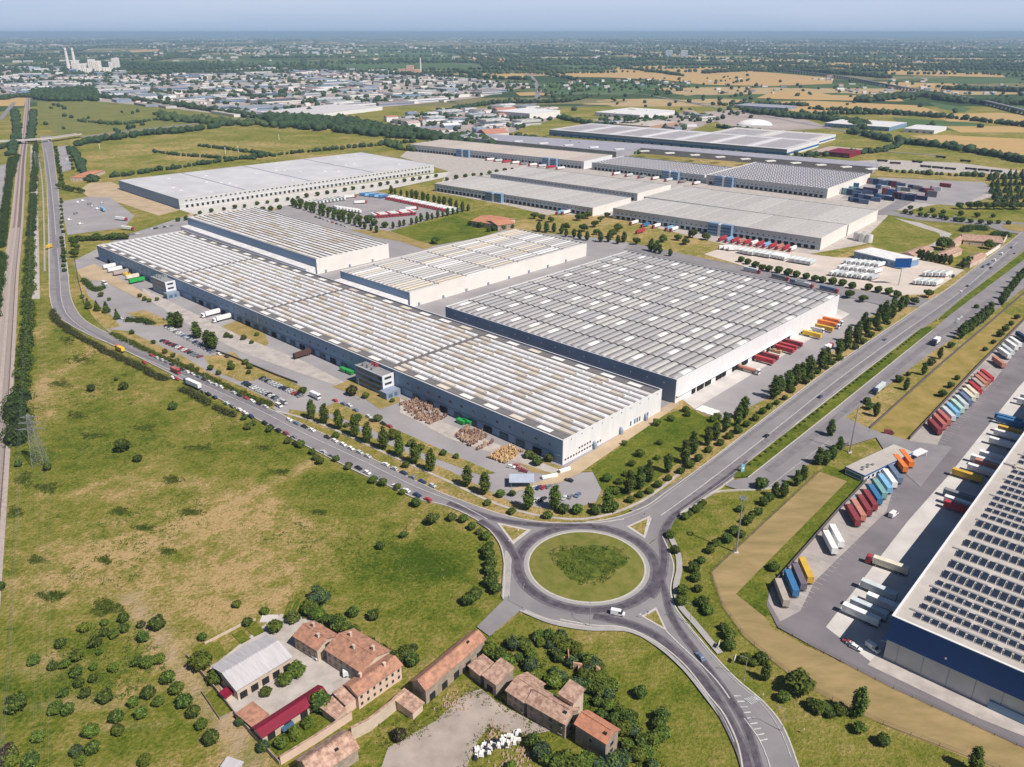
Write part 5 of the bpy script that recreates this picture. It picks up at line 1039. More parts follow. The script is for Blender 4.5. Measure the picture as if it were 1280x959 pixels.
# farm trees
row('farm_tree', 'round', [(387, 767), (392, 772), (399, 774), (406, 778), (413, 780), (424, 787), (432, 792), (442, 797), (452, 803), (461, 809), (470, 814), (479, 820), (488, 824), (497, 828), (506, 822), (515, 830)], 4.6, [L_DARK, L_MID], '{o} tree from the left in the row behind the farmhouse', 'tree', 'trees behind the farmhouse', .5, .25)
for x, y, h, m, lb in ((345, 790, 5, L_MID, 'leafy tree at the back corner of the grey barn'), (367, 778, 4.5, L_OLIVE, 'reddish-olive bush beside the vegetable beds'), (442, 770, 4, L_DARK, 'left of two small trees in the grass behind the farmhouse'), (467, 774, 4, L_DARK, 'right of two small trees in the grass behind the farmhouse'),
                       (371, 846, 5.5, L_MID, 'taller shrub in the middle of the farm courtyard'), (357, 856, 4.5, L_MID, 'round shrub in the courtyard next to the tall one'), (333, 870, 3.5, L_MID, 'smallest round shrub in front of the grey barn'), (271, 854, 5, L_MID, 'green tree at the left gable of the grey barn'),
                       (402, 888, 6.5, L_DARK, 'dark tree at the right end of the crimson roof'), (353, 934, 4, L_MID, 'bush in the garden under the pergola'), (369, 922, 4, L_LIGHT, 'light bush in the garden right of the pergola'), (385, 908, 3.5, L_MID, 'bush in the middle of the farm garden'),
                       (253, 836, 7, L_LIGHT, 'pale willow-like tree at the left corner of the farm'), (301, 906, 3, L_BLUE, 'grey-green bush outside the left farm wall'), (330, 938, 3.5, L_BLUE, 'bluish bush at the lower left farm corner'), (254, 800, 3, L_DARK, 'dark bush at the upper left garden corner'),
                       (310, 782, 3.5, L_DARK, 'dark bush at the top of the vegetable garden'), (332, 768, 3, L_MID, 'bush above the paved patch of the vegetable garden'), (517, 814, 3, L_DARK, 'dark umbrella-shaped tree near the hay barn'), (500, 925, 4, L_PURPLE, 'purple-grey bramble in the alley yard')):
    plant('farm_tree', 'round', P(x, y), h, m, lb, 'tree')
row('thicket_bush', 'round', [(612, 819), (604, 812), (625, 824), (636, 832), (650, 828), (662, 835), (677, 808), (689, 811), (672, 800), (684, 800), (655, 812), (664, 822), (640, 812), (701, 851), (694, 842), (690, 858), (709, 862), (722, 862), (735, 862), (745, 858), (738, 846), (748, 868), (730, 852), (752, 850), (768, 865), (759, 886), (745, 880), (752, 895), (775, 895), (785, 905), (779, 918), (768, 905), (790, 920), (800, 930), (786, 935), (796, 948), (808, 945), (817, 930), (829, 922), (826, 902), (778, 955), (765, 962), (815, 960), (750, 965), (665, 935), (686, 955), (676, 948), (697, 960), (708, 950), (640, 965), (720, 965), (735, 960)],
    4.2, [L_MID, L_DARK, L_LIGHT, L_BLUE], '{o} bush of the thicket around the derelict row, counted left to right', 'shrub', 'bushes around the derelict row', .6, .3)
row('ruin_bush', 'round', [(703, 800), (696, 806), (703, 816), (711, 809), (720, 818), (728, 825), (735, 832), (742, 836), (748, 842), (700, 828), (694, 822), (726, 845), (738, 850), (716, 832), (755, 856), (762, 872)], 4.0, [L_BLUE, L_LIGHT, L_DARK], '{o} bush close round the broken brick walls, counted left to right', 'shrub', 'bushes round the broken brick walls', .5, .3)
# lawn east of the roundabout
row('lawn_tree', 'round', [(838, 673), (844, 692), (857, 650), (869, 641), (879, 632), (874, 636), (863, 645), (894, 683), (888, 692), (909, 678), (917, 667), (926, 672), (934, 656), (940, 648), (947, 643), (954, 632), (961, 626), (968, 714), (877, 704), (868, 715), (869, 726), (852, 744), (872, 740), (878, 754), (851, 756), (877, 758), (885, 768), (905, 787), (910, 799), (911, 812), (931, 829), (942, 832), (952, 829), (979, 877), (1015, 885), (1022, 889), (1030, 892), (1038, 897), (1050, 893), (1074, 915), (1102, 930), (825, 906), (822, 912), (800, 871), (925, 640)][:],
    3.6, [L_MID, L_DARK], '{o} small tree on the lawns right of the roundabout, counted downwards', 'tree', 'small trees on the lawns right of the roundabout', .3, .25)
plant('lawn_tree', 'round', P(951, 611), 6, L_DARK, 'large round tree at the foot of the blue sign', 'tree')
row('poplar_tree', 'columnar', [(968, 622), (979, 623), (995, 608), (1003, 602), (1023, 582), (1031, 582), (1040, 575), (1048, 564), (1037, 546)], 9, L_DARK, '{o} dark poplar along the parking bays below the gatehouse', 'tree', 'poplars along the lower parking bays', .3, .15, 1.2)
for x, y, h, k, lb in ((956, 851, 8, 'columnar', 'slim tree beside the south road, left of two leaning shadows'), (997, 866, 8, 'round', 'largest green tree on the lawn beside the south road'), (1071, 896, 12, 'columnar', 'tall poplar alone on the lawn, lower right'), (1216, 966, 10, 'columnar', 'poplar cut by the bottom edge, lower right corner')):
    plant('lawn_tree', k, P(x, y), h, L_MID, lb, 'tree')
row('poplar_tree', 'columnar', [(1094, 521), (1132, 488), (1154, 469), (1174, 449)], 8.5, L_DARK, '{o} slim poplar from the gatehouse along the parallel road', 'tree', 'slim poplars along the parallel road', .2, .1, 1.1)
row('poplar_tree', 'columnar', [(1200, 424), (1204, 420), (1209, 417), (1214, 414), (1220, 409), (1225, 405), (1230, 401), (1236, 396), (1251, 382), (1256, 375), (1261, 368), (1266, 362), (1271, 355), (1277, 349), (1283, 343)], 11.5, L_DARK, '{o} dark poplar of the dense row up the right edge', 'tree', 'dense poplar row at the right edge', .3, .1, 1.3)
row('small_tree', 'round', [(1124, 478), (1135, 470), (1163, 457), (1083, 505), (1086, 512), (1177, 496), (1188, 485), (1196, 475), (1231, 439), (1241, 430), (1249, 421), (1256, 414), (1263, 407), (1270, 399), (1220, 386), (1188, 435)], 4, L_DARK, '{o} small tree on the yellow field and its verge, counted left to right', 'tree', 'small trees round the yellow field', .2, .25)
# median shrubs of the avenue
a_ = smooth(wline([(926, 587), (985, 541), (1048, 491), (1100, 452), (1147, 415)]), 6); q = resample(a_, 6.0)
for i, p in enumerate(q):
    if i % 9 in (0,): continue
    plant('median_shrub', 'bush', p+Vector((1.2, -1.2, .6)), 1.2, L_OLIVE, ordw(i+1)+' low clipped shrub of the avenue median, counting from the blue sign', 'shrub', 'shrubs of the avenue median', .8)
# mid distance rows
def mrow(a, c, n, h, kind, fmt, group, m=L_DARK, j=1.2, wide=1.0): row('tree', kind, pts_along(a, c, n), h, m, fmt, 'tree', group, j, .2, wide)
mrow((366, 258), (470, 291), 18, 9, 'columnar', '{o} poplar from the left along the near left side of the lorry park', 'poplars round the lorry park', wide=1.4)
mrow((376, 256), (480, 285), 12, 8, 'round', '{o} round tree from the left inside the near side of the lorry park', 'poplars round the lorry park')
mrow((492, 286), (585, 264), 15, 8.5, 'columnar', '{o} poplar between the lorry park and the playing field', 'poplars round the lorry park', wide=1.3)
mrow((489, 242), (578, 262), 14, 10, 'columnar', '{o} poplar from the left behind the line of red trucks', 'poplars round the lorry park', wide=1.4)
mrow((250, 268), (545, 222), 26, 5, 'round', '{o} small tree from the left along the apron of the pale hall', 'small trees along the pale hall')
mrow((222, 277), (350, 262), 12, 6, 'round', '{o} tree from the left behind the long warehouse end', 'trees behind the long warehouse')
mrow((560, 226), (640, 214), 9, 6, 'round', '{o} tree from the left before the ribbed depots', 'trees before the ribbed depots')
row('tree', 'columnar', [(674, 290), (683, 291), (692, 291), (701, 293), (708, 296), (718, 297), (725, 300), (734, 301), (751, 303), (761, 303), (772, 305), (780, 303), (812, 314), (818, 316), (826, 318), (838, 321), (815, 308), (822, 311)], 10, L_DARK, '{o} dark poplar from the left in the grove behind the grey warehouse', 'tree', 'grove behind the grey warehouse', 1.0, .2, 1.4)
row('tree', 'broad', [(724, 276), (733, 274), (744, 284), (752, 277), (759, 272), (772, 290), (796, 306), (830, 303), (846, 301), (857, 306), (866, 298), (880, 300), (706, 288), (690, 278), (678, 276), (670, 274), (745, 294), (765, 297), (730, 290)], 8, [L_MID, L_DARK], '{o} broad tree from the left in the grove behind the grey warehouse', 'tree', 'grove behind the grey warehouse', 1.5, .2)
row('tree', 'round', [(926, 328), (935, 331), (944, 335), (952, 338), (961, 340), (972, 342), (984, 345), (995, 347), (1007, 349), (1018, 352), (1027, 354), (1040, 356), (1052, 358), (1064, 361), (1085, 363), (1097, 366), (1110, 368), (1122, 372)], 6.5, L_DARK, '{o} round tree from the left along the pale trailer yard', 'tree', 'round trees along the pale trailer yard', .4, .1)
row('tree', 'broad', [(1061, 373), (1078, 378), (1160, 372), (1142, 381)], 7, L_DARK, '{o} broad tree round the corner behind the grey warehouse docks', 'tree', 'trees at the grey warehouse corner', .4, .1)
row('tree', 'columnar', [(1147, 324), (1152, 325), (1158, 326), (1163, 327), (1169, 328), (1175, 329), (1180, 330), (1186, 331), (1203, 336), (1208, 334), (1213, 332)], 9.5, L_DARK, '{o} dark poplar from the left in front of the roadside farm', 'tree', 'poplars before the roadside farm', .4, .15, 1.3)
plant('tree', 'broad', P(1178, 312), 14, L_DARK, 'big dark spreading tree between the tiled roadside houses', 'tree'); plant('tree', 'broad', P(1235, 311), 10, L_MID, 'bright green tree in the roadside farm courtyard', 'tree'); plant('tree', 'broad', P(544, 305), 8, L_DARK, 'round tree on the corner of the playing field', 'tree')
row('tree', 'round', [(1131, 268), (1140, 269), (1149, 271), (1158, 272), (1166, 273), (1175, 274), (1184, 276), (1193, 277), (1203, 278), (1214, 279), (1225, 280), (1236, 281), (1247, 280), (1258, 281), (1136, 262), (1150, 264), (1165, 266), (1180, 268), (1200, 270), (1220, 272), (1240, 272)], 5.5, L_DARK, '{o} small tree of the green behind the far road, counted left to right', 'tree', 'trees behind the far road', 1.5)
mrow((588, 282), (602, 285), 3, 7, 'broad', '{o} tree from the left beside the tiled farm wings', 'trees at the tiled farm wings'); mrow((610, 290), (640, 286), 6, 5.5, 'round', '{o} bush from the left before the tiled farm wings', 'trees at the tiled farm wings')
mrow((70, 186), (78, 232), 12, 6, 'round', '{o} tree from the top in the belt right of the boulevard', 'tree belt right of the boulevard', wide=1.2); mrow((85, 190), (92, 212), 6, 5, 'round', '{o} tree from the top beside the upper car park', 'trees beside the upper car park')
mrow((76, 236), (104, 242), 6, 7, 'broad', '{o} tree from the left round the orange villa', 'trees round the orange villa'); mrow((96, 224), (122, 226), 6, 7, 'broad', '{o} tree from the left behind the orange villa', 'trees round the orange villa')
mrow((78, 300), (82, 340), 9, 4, 'round', '{o} shrub from the top along the right boulevard kerb', 'shrubs along the right boulevard kerb'); mrow((76, 250), (79, 292), 9, 3.5, 'round', '{o} low shrub from the top left of the upper lot', 'low shrubs left of the upper lot')
mrow((92, 302), (160, 299), 12, 6.5, 'round', '{o} tree from the left between upper lot and long warehouse', 'trees between upper lot and warehouse'); mrow((92, 322), (96, 308), 4, 7, 'broad', '{o} tree at the left corner of the long warehouse', 'trees at the warehouse left corner')
mrow((1275, 262), (1200, 262), 8, 10, 'broad', '{o} tree from the right in the plantation at the right edge', 'plantation at the right edge')
for r_ in range(5): mrow((1285, 222+r_*9), (1236+r_*2, 226+r_*8), 7, 13, 'conic', '{o} tree from the right in plantation row '+ONES[r_+1], 'plantation at the right edge', L_BLUE, 2)
# undergrowth nobody could count: weeds on the island and the meadow
def weeds(name, spots, m, kind='stuff', z0=0):
    b = MB(); r = random.Random(5)
    for x, y, s, n in spots:
        for _ in range(n):
            a = r.uniform(0, 6.28); d = s*r.uniform(0, 1)**.5; p = Vector((x+d*math.cos(a), y+d*math.sin(a), z0)); h = s*.33*r.uniform(.5, 1.3); w_ = s*.34*r.uniform(.5, 1.2); t = r.uniform(0, 6.28); u = Vector((math.cos(t), math.sin(t), 0))*w_
            b.face([p-u, p+u, p+Vector((r.uniform(-.3, .3)*s, r.uniform(-.3, .3)*s, h))], 0)
    o = b.build(name, m, kind=kind); return o
r = random.Random(8); sp = []
for _ in range(520):
    a = r.uniform(0, 6.28); d = 13.5*r.uniform(0, 1)**.5*(1+.18*math.sin(3*a)); sp.append((C0.x+1+d*math.cos(a)*1.1, C0.y+1+d*math.sin(a)*.95, r.uniform(.6, 1.3), 9))
weeds('island_weeds', sp[:200], L_LIGHT, z0=1.4); weeds('island_weeds', sp[200:], L_MID, z0=1.4)
MEAD = [(14, 575), (30, 430), (75, 408), (205, 482), (300, 530), (480, 618), (520, 640), (560, 665), (600, 700), (600, 745), (520, 800), (400, 745), (300, 765), (250, 800), (180, 770), (60, 730), (0, 760)]
mq = [P(*p).xy for p in MEAD]; x0, x1 = min(p.x for p in mq), max(p.x for p in mq); y0, y1 = min(p.y for p in mq), max(p.y for p in mq)
from mathutils import noise as mn
sp = {0: [], 1: [], 2: []}
def dens(x, y): return mn.noise(Vector((x*.022, y*.022, 0)))+.6*mn.noise(Vector((x*.07, y*.07, 3)))+.3*mn.noise(Vector((x*.2, y*.2, 7)))
for _ in range(30000):
    x, y = r.uniform(x0, x1), r.uniform(y0, y1)
    if not inpoly(x, y, mq): continue
    q = dens(x, y)
    if r.random() < .3: sp[1 if q > -.1 and r.random() < .6 else 2].append((x, y, r.uniform(.5, 1.2), 5)); continue
    if q > .3: sp[0].append((x, y, r.uniform(.5, 1.4), 9))
    elif q > .1 and r.random() < .6: sp[1].append((x, y, r.uniform(.4, 1.0), 6))
    elif r.random() < .25: sp[2].append((x, y, r.uniform(.4, .9), 6))
weeds('meadow_weeds', sp[0], L_MID); weeds('meadow_weeds', sp[1], mat('weed_yellow_green', (.13, .15, .015), .9, scale=.06, col2=(.07, .10, .01))); weeds('meadow_weeds', sp[2], mat('dry_stalks', (.34, .24, .09), .9, scale=.05, col2=(.2, .17, .04)))
# bramble patches flat on the meadow
BP = [(66, 745, 17, 6), (133, 760, 17, 9), (75, 480, 14, 5), (100, 450, 16, 6), (60, 610, 14, 6), (130, 700, 10, 4), (215, 600, 12, 5), (150, 640, 12, 5), (30, 600, 10, 8), (115, 545, 14, 4), (250, 560, 16, 4), (180, 535, 14, 4), (95, 520, 12, 5), (85, 425, 12, 6), (350, 590, 12, 4), (240, 640, 14, 4), (180, 660, 12, 4), (45, 700, 12, 4), (210, 690, 10, 4), (330, 560, 12, 3), (20, 640, 9, 6), (400, 640, 10, 3)]
sp = []
for x, y, hw, hh_ in BP:
    for _ in range(int(hw*hh_*1.5)):
        a, d = r.uniform(0, 6.28), r.random()**.6; k = 1+.35*math.sin(a*3+x); sp.append((*P(x+hw*d*k*math.cos(a), y+hh_*d*k*math.sin(a)).xy, r.uniform(.7, 1.5), 9))
weeds('brambles', sp, L_MID)
th = [(735, 800, 60), (640, 806, 60)]
sp = []
for _ in range(1500):
    x, y = r.uniform(600, 830), r.uniform(795, 960)
    if inpoly(x, y, [(605, 800), (660, 790), (720, 830), (760, 860), (800, 900), (840, 960), (740, 960), (776, 930), (716, 880), (640, 826)]): p = P(x, y); sp.append((p.x, p.y, r.uniform(.6, 1.8), 10))
weeds('thicket_undergrowth', sp[::2], L_MID); weeds('thicket_undergrowth', sp[1::2], L_LIGHT)
gy = [(485, 935), (515, 915), (544, 902), (565, 883), (584, 866), (602, 862), (621, 878), (645, 892), (668, 904), (690, 914), (660, 922), (631, 918), (612, 911), (598, 927), (585, 955), (575, 975)]
sp = []
for i in range(len(gy)-1):
    for _ in range(22): u = r.random(); p = P(gy[i][0]*(1-u)+gy[i+1][0]*u, gy[i][1]*(1-u)+gy[i+1][1]*u); sp.append((p.x+r.gauss(0, 1.8), p.y+r.gauss(0, 1.8), r.uniform(.4, 1.2), 8))
for _ in range(160): x, y = r.uniform(440, 560), r.uniform(865, 935); p = P(x, y); sp.append((p.x, p.y, r.uniform(.4, 1.3), 8)) if inpoly(x, y, [(448, 925), (505, 885), (530, 893), (560, 870), (575, 868), (540, 905), (480, 940), (455, 950)]) else None
weeds('yard_weeds', sp[::2], L_LIGHT, z0=.2); weeds('yard_weeds', sp[1::2], L_OLIVE, z0=.2)
sp = []
for _ in range(900):
    x, y = r.uniform(20, 210), r.uniform(775, 940)
    if inpoly(x, y, [(120, 770), (150, 762), (190, 790), (215, 830), (165, 870), (120, 880), (75, 860), (60, 820)]): p = P(x, y); sp.append((p.x, p.y, r.uniform(.6, 1.6), 10))
weeds('orchard_undergrowth', sp, L_MID)
# ---------------------------------------------------------------- vehicles (front towards +x)
def ang(a, c): a, c = P(*a), P(*c); return math.atan2(c.y-a.y, c.x-a.x)
def wheel_mesh(r, w_):
    b = MB(); b.tube((0, -w_/2, 0), (0, w_/2, 0), r, r, 10, 0); b.tube((0, -w_/2-.02, 0), (0, w_/2+.02, 0), r*.55, r*.55, 8, 1); return b.mesh('wheel', [RUBBER, METAL])
WH_C, WH_T = wheel_mesh(.32, .22), wheel_mesh(.5, .36)
def extr(b, prof, y0, y1, m=0, taper=0.0, zt=None):
    """profile (x, z) extruded across y; upper points drawn in by taper"""
    zs = [z for x, z in prof]; a, c = min(zs), max(zs); n = len(prof); i = len(b.v)
    for s in (0, 1):
        for x, z in prof: t = taper*((z-a)/(c-a)); b.v.append((x, (y0+t) if s == 0 else (y1-t), z))
    b.f.append(tuple(i+k for k in range(n))); b.m.append(m); b.f.append(tuple(i+n+k for k in range(n))[::-1]); b.m.append(m)
    for k in range(n): j = (k+1) % n; b.f.append((i+k, i+n+k, i+n+j, i+j)); b.m.append(m)
HID = Vector((0, -400, -50))
def proto(name, build):
    t = thing(name, name.replace('_', ' ')+' standing somewhere', 'car', HID); build(t); PROTO.append(t); return t
def b_car(t, L_=4.2, hatch=True):
    b = MB(); h = L_/2; extr(b, [(-h, .3), (h, .3), (h, .62), (h-.15, .78), (h-1.1, .9), (-h+.15, .95), (-h, .75)], -.86, .86, 0, .06)
    extr(b, [(h-1.2, .88), (h-2.0, 1.42), (-h+(.65 if hatch else 1.1), 1.45), (-h+(.2 if hatch else .6), .92)], -.78, .78, 0, .14); b.build('body', paint('white'), t)
    b = MB(); extr(b, [(h-1.13, .9), (h-1.95, 1.36), (-h+(.62 if hatch else 1.08), 1.39), (-h+(.15 if hatch else .55), .94)], -.80, .80, 0, .13); o = b.build('windows', GLASS, t); o.scale = (1.0, 1.0, .985)
    for x in (h-.85, -h+.8):
        for y in (-.8, .8): put('wheel', WH_C, t, loc=(x, y, .32))
CAR = proto('car', lambda t: b_car(t)); CAR2 = proto('car', lambda t: b_car(t, 4.5, False))
def b_van(t, L_=5.2, h=2.2):
    b = MB(); q = L_/2; extr(b, [(-q, .35), (q, .35), (q, .95), (q-.8, 1.15), (q-1.5, h), (-q, h)], -.95, .95, 0, .08); b.build('body', paint('white'), t)
    b = MB(); extr(b, [(q-.76, 1.2), (q-1.42, h-.12), (q-2.3, h-.12), (q-2.3, 1.2)], -.96, .96, 0, .08); b.build('windows', GLASS, t)
    for x in (q-.95, -q+1): 
        for y in (-.88, .88): put('wheel', WH_C, t, loc=(x, y, .33))
VAN = proto('van', lambda t: b_van(t))
def b_trailer(t, far=False, tank=False, L_=13.4, x0=None):
    x0 = -L_/2 if x0 is None else x0; b = MB()
    if tank:
        b.tube((x0, 0, 2.2), (x0+L_, 0, 2.2), 1.15, 1.15, 14); b.tube((x0+L_*.5, 0, 3.3), (x0+L_*.5, 0, 3.6), .35, .35, 8)
        for k in range(6): b.tube((x0+.3+k*2.5, 0, 2.2), (x0+.45+k*2.5, 0, 2.2), 1.2, 1.2, 14)
    else:
        b.box(x0, -1.26, 1.15, x0+L_, 1.26, 3.95)
        for k in range(1, int(L_/1.1)):
            for y in (-1.29, 1.26): b.box(x0+k*1.1, y, 1.2, x0+k*1.1+.12, y+.03, 3.9)
        b.box(x0-.05, -1.28, 3.9, x0+.1, 1.28, 4.02); b.box(x0+L_-.1, -1.28, 3.9, x0+L_+.05, 1.28, 4.02)
    b.build('box_body' if not tank else 'tank', paint('white'), t)
    b = MB(); b.box(x0+.2, -.55, .8, x0+L_-.2, -.35, 1.14); b.box(x0+.2, .35, .8, x0+L_-.2, .55, 1.14)
    for k in range(7): b.box(x0+.5+k*2, -.349, .85, x0+.7+k*2, .349, 1.1)
    b.box(x0, -1.2, .5, x0+.12, 1.2, .75); b.build('chassis', CHASS, t)
    if not far:
        for k in range(3):
            for y in (-1.05, 1.05): put('wheel', WH_T, t, loc=(x0+1.6+k*1.3, y, .5))
        for y in (-.8, .8): b = MB(); b.tube((x0+L_-3, y, 0), (x0+L_-3, y, 1.1), .08, .08, 5); b.build('landing_leg', CHASS, t)
TRL = proto('trailer', lambda t: b_trailer(t)); TRF = proto('trailer', lambda t: b_trailer(t, True))
def b_cab(t, x, far=False):
    b = MB(); extr(b, [(x, .55), (x+2.2, .55), (x+2.25, 1.5), (x+2.05, 3.3), (x+1.5, 3.75), (x, 3.6)], -1.22, 1.22, 0, .1); b.build('cab', paint('white'), t)
    b = MB(); extr(b, [(x+1.3, 1.9), (x+2.27, 1.9), (x+2.14, 2.9), (x+1.3, 2.9)], -1.23, 1.23, 0, .06); b.build('windscreen', GLASS, t)
    if not far:
        for q in (x+1.3, x-2.1):
            for y in (-1.05, 1.05): put('wheel', WH_T, t, loc=(q, y, .5))
def b_semi(t, far=False, tank=False): b_trailer(t, far, tank, x0=-8.2); b_cab(t, 5.8, far); b = MB(); b.box(3.0, -.5, .7, 6.2, .5, 1.0); b.build('tractor_frame', CHASS, t)
SEMI = proto('articulated_lorry', lambda t: b_semi(t)); SEMF = proto('articulated_lorry', lambda t: b_semi(t, True)); TANK = proto('tank_lorry', lambda t: b_semi(t, False, True))
def b_box(t):
    b = MB(); b.box(-4, -1.2, 1.0, 2.2, 1.2, 3.4); b.build('box_body', paint('white'), t); b_cab(t, 2.4); b = MB(); b.box(-3.8, -.5, .7, 2.6, .5, .99); b.build('chassis', CHASS, t)
    for y in (-1, 1): put('wheel', WH_T, t, loc=(-2.6, y, .5))
BOXT = proto('box_lorry', b_box)
def vehicle(pr, p, a, col, label, group=None, cab=None, cat='car', z=.5, sc=None):
    p = P(*p) if isinstance(p, tuple) else p.copy(); p.z = z
    pt = {'body': paint(col), 'box_body': tarp(col), 'tank': paint(col), 'cab': paint(cab or col)}
    if cab == 'red' and pr is SEMF and rnd.random() < .4: cab = 'white'
    o = clone(pr, p, a, label, group, sc, pt); o['category'] = cat; return o
CC = ['white', 'silver', 'grey', 'black', 'navy', 'white', 'silver', 'black', 'grey', 'slate', 'silver', 'white', 'black', 'silver', 'maroon', 'black', 'grey', 'pale', 'navy', 'white', 'red']
def cars(pts, head, fmt, group, cols=None, z=.5, jit=.2, skip=()):
    pts = list(pts)
    for i, p in enumerate(pts):
        if i in skip: continue
        p = P(*p) if isinstance(p, tuple) else p; c = cols[i % len(cols)] if cols else rnd.choice(CC)
        a = head if not callable(head) else head(i, pts)
        vehicle(CAR if rnd.random() < .6 else CAR2, p+Vector((rnd.uniform(-jit, jit), rnd.uniform(-jit, jit), 0)), a+rnd.uniform(-.03, .03)+(math.pi if rnd.random() < .4 else 0), c, fmt.format(o=ordw(i+1), c=c), group, z=z)
def along(path, step, lo=0): q = resample(smooth(wline(path), 8), step); return q
def tang(i, pts): a = pts[max(0, i-1)]; c = pts[min(len(pts)-1, i+1)]; return math.atan2(c.y-a.y, c.x-a.x)
D1 = R(-43.5); D2 = R(46.5)
q = along([(190, 446), (235, 467), (281, 488), (340, 514)], 6.4); cars([p for i, p in enumerate(q) if i % 9 not in (5,)], tang, '{c} car, {o} from the left at the hedge-side kerb of the boulevard', 'cars parked along the boulevard', z=ZR+.02)
q = along([(362, 527), (410, 549), (480, 582), (530, 605), (561, 618)], 6.6); cars([p for i, p in enumerate(q) if i % 7 != 4], tang, '{c} car, {o} from the entrance along the poplar-side kerb of the boulevard', 'cars parked along the boulevard', z=ZR+.02)
q = along([(253, 491), (280, 504), (312, 521), (345, 538), (369, 549)], 6.6); cars([p for i, p in enumerate(q) if i % 6 != 3], tang, '{c} car, {o} from the white lorry along the meadow-side kerb', 'cars parked along the boulevard', z=ZR+.02)
q = along([(404, 567), (445, 586), (496, 610), (540, 629)], 6.8); cars([p for i, p in enumerate(q) if i % 5 != 2], tang, '{c} car, {o} along the meadow-side kerb towards the roundabout', 'cars parked along the boulevard', z=ZR+.02)
Zc = .2
cars(pts_along((210, 410), (266, 441), 17), D2, '{c} car, {o} from the left in the upper row of the left car park', 'cars in the left car park', z=Zc)
cars(pts_along((204, 427), (250, 447), 13), D2, '{c} car, {o} from the left in the lower row of the left car park', 'cars in the left car park', z=Zc)
cars(pts_along((328, 474), (376, 496), 14), D2, '{c} car, {o} from the left in the upper row of the right car park', 'cars in the right car park', z=Zc)
cars(pts_along((306, 480), (350, 501), 14), D2, '{c} car, {o} from the left in the lower row of the right car park', 'cars in the right car park', z=Zc)
cars([(668, 611), (674, 611), (680, 610.5), (686, 609.5)], D2, '{c} car, {o} from the left in the upper bays by the warehouse corner', 'cars by the warehouse corner', ['silver', 'navy', 'red', 'grey'], z=Zc, jit=.05)
cars([(667, 627), (673, 626), (679, 625)], D2, '{c} car, {o} from the left in the lower bays by the warehouse corner', 'cars by the warehouse corner', ['white', 'silver', 'black'], z=Zc, jit=.05)
cars([(705, 624), (713, 622), (722, 620)], R(60), '{c} car, {o} from the left on the lot edge above the round trees', 'cars by the warehouse corner', ['silver', 'grey', 'slate'], z=Zc)
cars([(639, 585), (645, 583), (650, 587), (655, 590)], R(-20), '{c} car, {o} from the left beside the log piles', 'cars by the log piles', ['white', 'rose', 'rose', 'maroon'], z=Zc)
cars([(711, 602)], R(-30), 'black {c} car alone on the lot below the warehouse corner'.replace('{c} ', ''), None, ['black'], z=Zc)
cars([(419, 502), (437, 508), (445, 514), (461, 522), (479, 531), (487, 534), (465, 527), (430, 506)], D1, '{c} car, {o} in the yard beside the poplars and near office', 'cars in the yard by the near office', z=Zc)
cars([(147, 398), (152, 399), (206, 400), (274, 444), (283, 447)], D1, '{c} car, {o} from the left standing loose in the front yard', 'loose cars in the front yard', z=Zc)
cars(pts_along((150, 296), (172, 293), 6), D2, '{c} car, {o} in the lot at the left end of the long warehouse', 'cars at the warehouse left end', z=Zc)
cars(pts_along((190, 287), (215, 283), 9), D2, '{c} car, {o} in the lot behind the left roof corner', 'cars at the warehouse left end', z=Zc)
cars(pts_along((395, 272), (432, 284), 8), D1, '{c} car, {o} on the lane behind the tall white-striped block', 'cars behind the striped block', z=Zc)
cars([(1196, 404), (1198, 401), (1201, 398.5)], ang((1165, 440), (1245, 385)), '{c} car, {o} of three parked against the dense poplars', 'three cars by the dense poplars', ['silver', 'white', 'pale'], z=ZR)
H2 = ang((1048, 475), (1125, 419))
for p, c, l in (((1025, 498), 'navy', 'dark blue car alone on the avenue lane nearest the median'), ((958, 547), 'black', 'black car on the avenue lane above the roundabout'), ((1106, 426), 'slate', 'blue-grey car on the far avenue lane beside the poplars'),
                ((1201, 366), 'white', 'white car just ahead of a black one on the upper avenue'), ((1209, 359), 'black', 'black car just behind a white one on the upper avenue'), ((1238, 336), 'black', 'black car beyond the roadside farm on the avenue'), ((1268, 318), 'grey', 'grey car on the avenue near the far roundabout')):
    vehicle(CAR, p, H2, c, l, z=ZR+.04)
vehicle(CAR2, (875, 824), ang((890, 842), (862, 808)), 'slate', 'blue-grey car driving on the south road', z=ZR+.06)
vehicle(VAN, (772, 770), ang((755, 769), (790, 776)), 'white', 'white van leaving the roundabout', cat='van', z=ZR+.12)
vehicle(CAR, (369.5, 557), ang((360, 548), (390, 562)), 'black', 'black estate car driving on the boulevard between the bush rows', z=ZR+.02)
vehicle(CAR, (181, 455), ang((170, 446), (200, 460)), 'red', 'bright red car on the boulevard beside the long hedge', z=ZR+.02)
vehicle(BOXT, (151, 440), ang((170, 446), (140, 433)), 'yellow', 'yellow lorry on the boulevard beside the long hedge', cat='lorry', z=ZR+.02, cab='orange')
vehicle(BOXT, (220, 467), ang((200, 458), (240, 478)), 'rose', 'red and white lorry between the parked cars on the boulevard', cat='lorry', z=ZR+.02, cab='red')
vehicle(SEMI, (241, 484), ang((260, 492), (220, 474)), 'white', 'long white articulated lorry parked on the boulevard bend', cat='lorry', z=ZR+.02, cab='blue')
cars([(221, 475), (216, 474)], ang((200, 460), (240, 480)), '{c} car, {o} behind the long white lorry', 'cars behind the long white lorry', ['red', 'white'], z=ZR+.02)
vehicle(BOXT, (62, 311), R(90), 'yellow', 'small yellow lorry on the upper boulevard', cat='lorry', z=ZR+.02)
vehicle(BOXT, (1169, 431), H2+math.pi, 'white', 'white box lorry on the parallel road below the dense poplars', cat='lorry', z=ZR, cab='navy', sc=1.25)
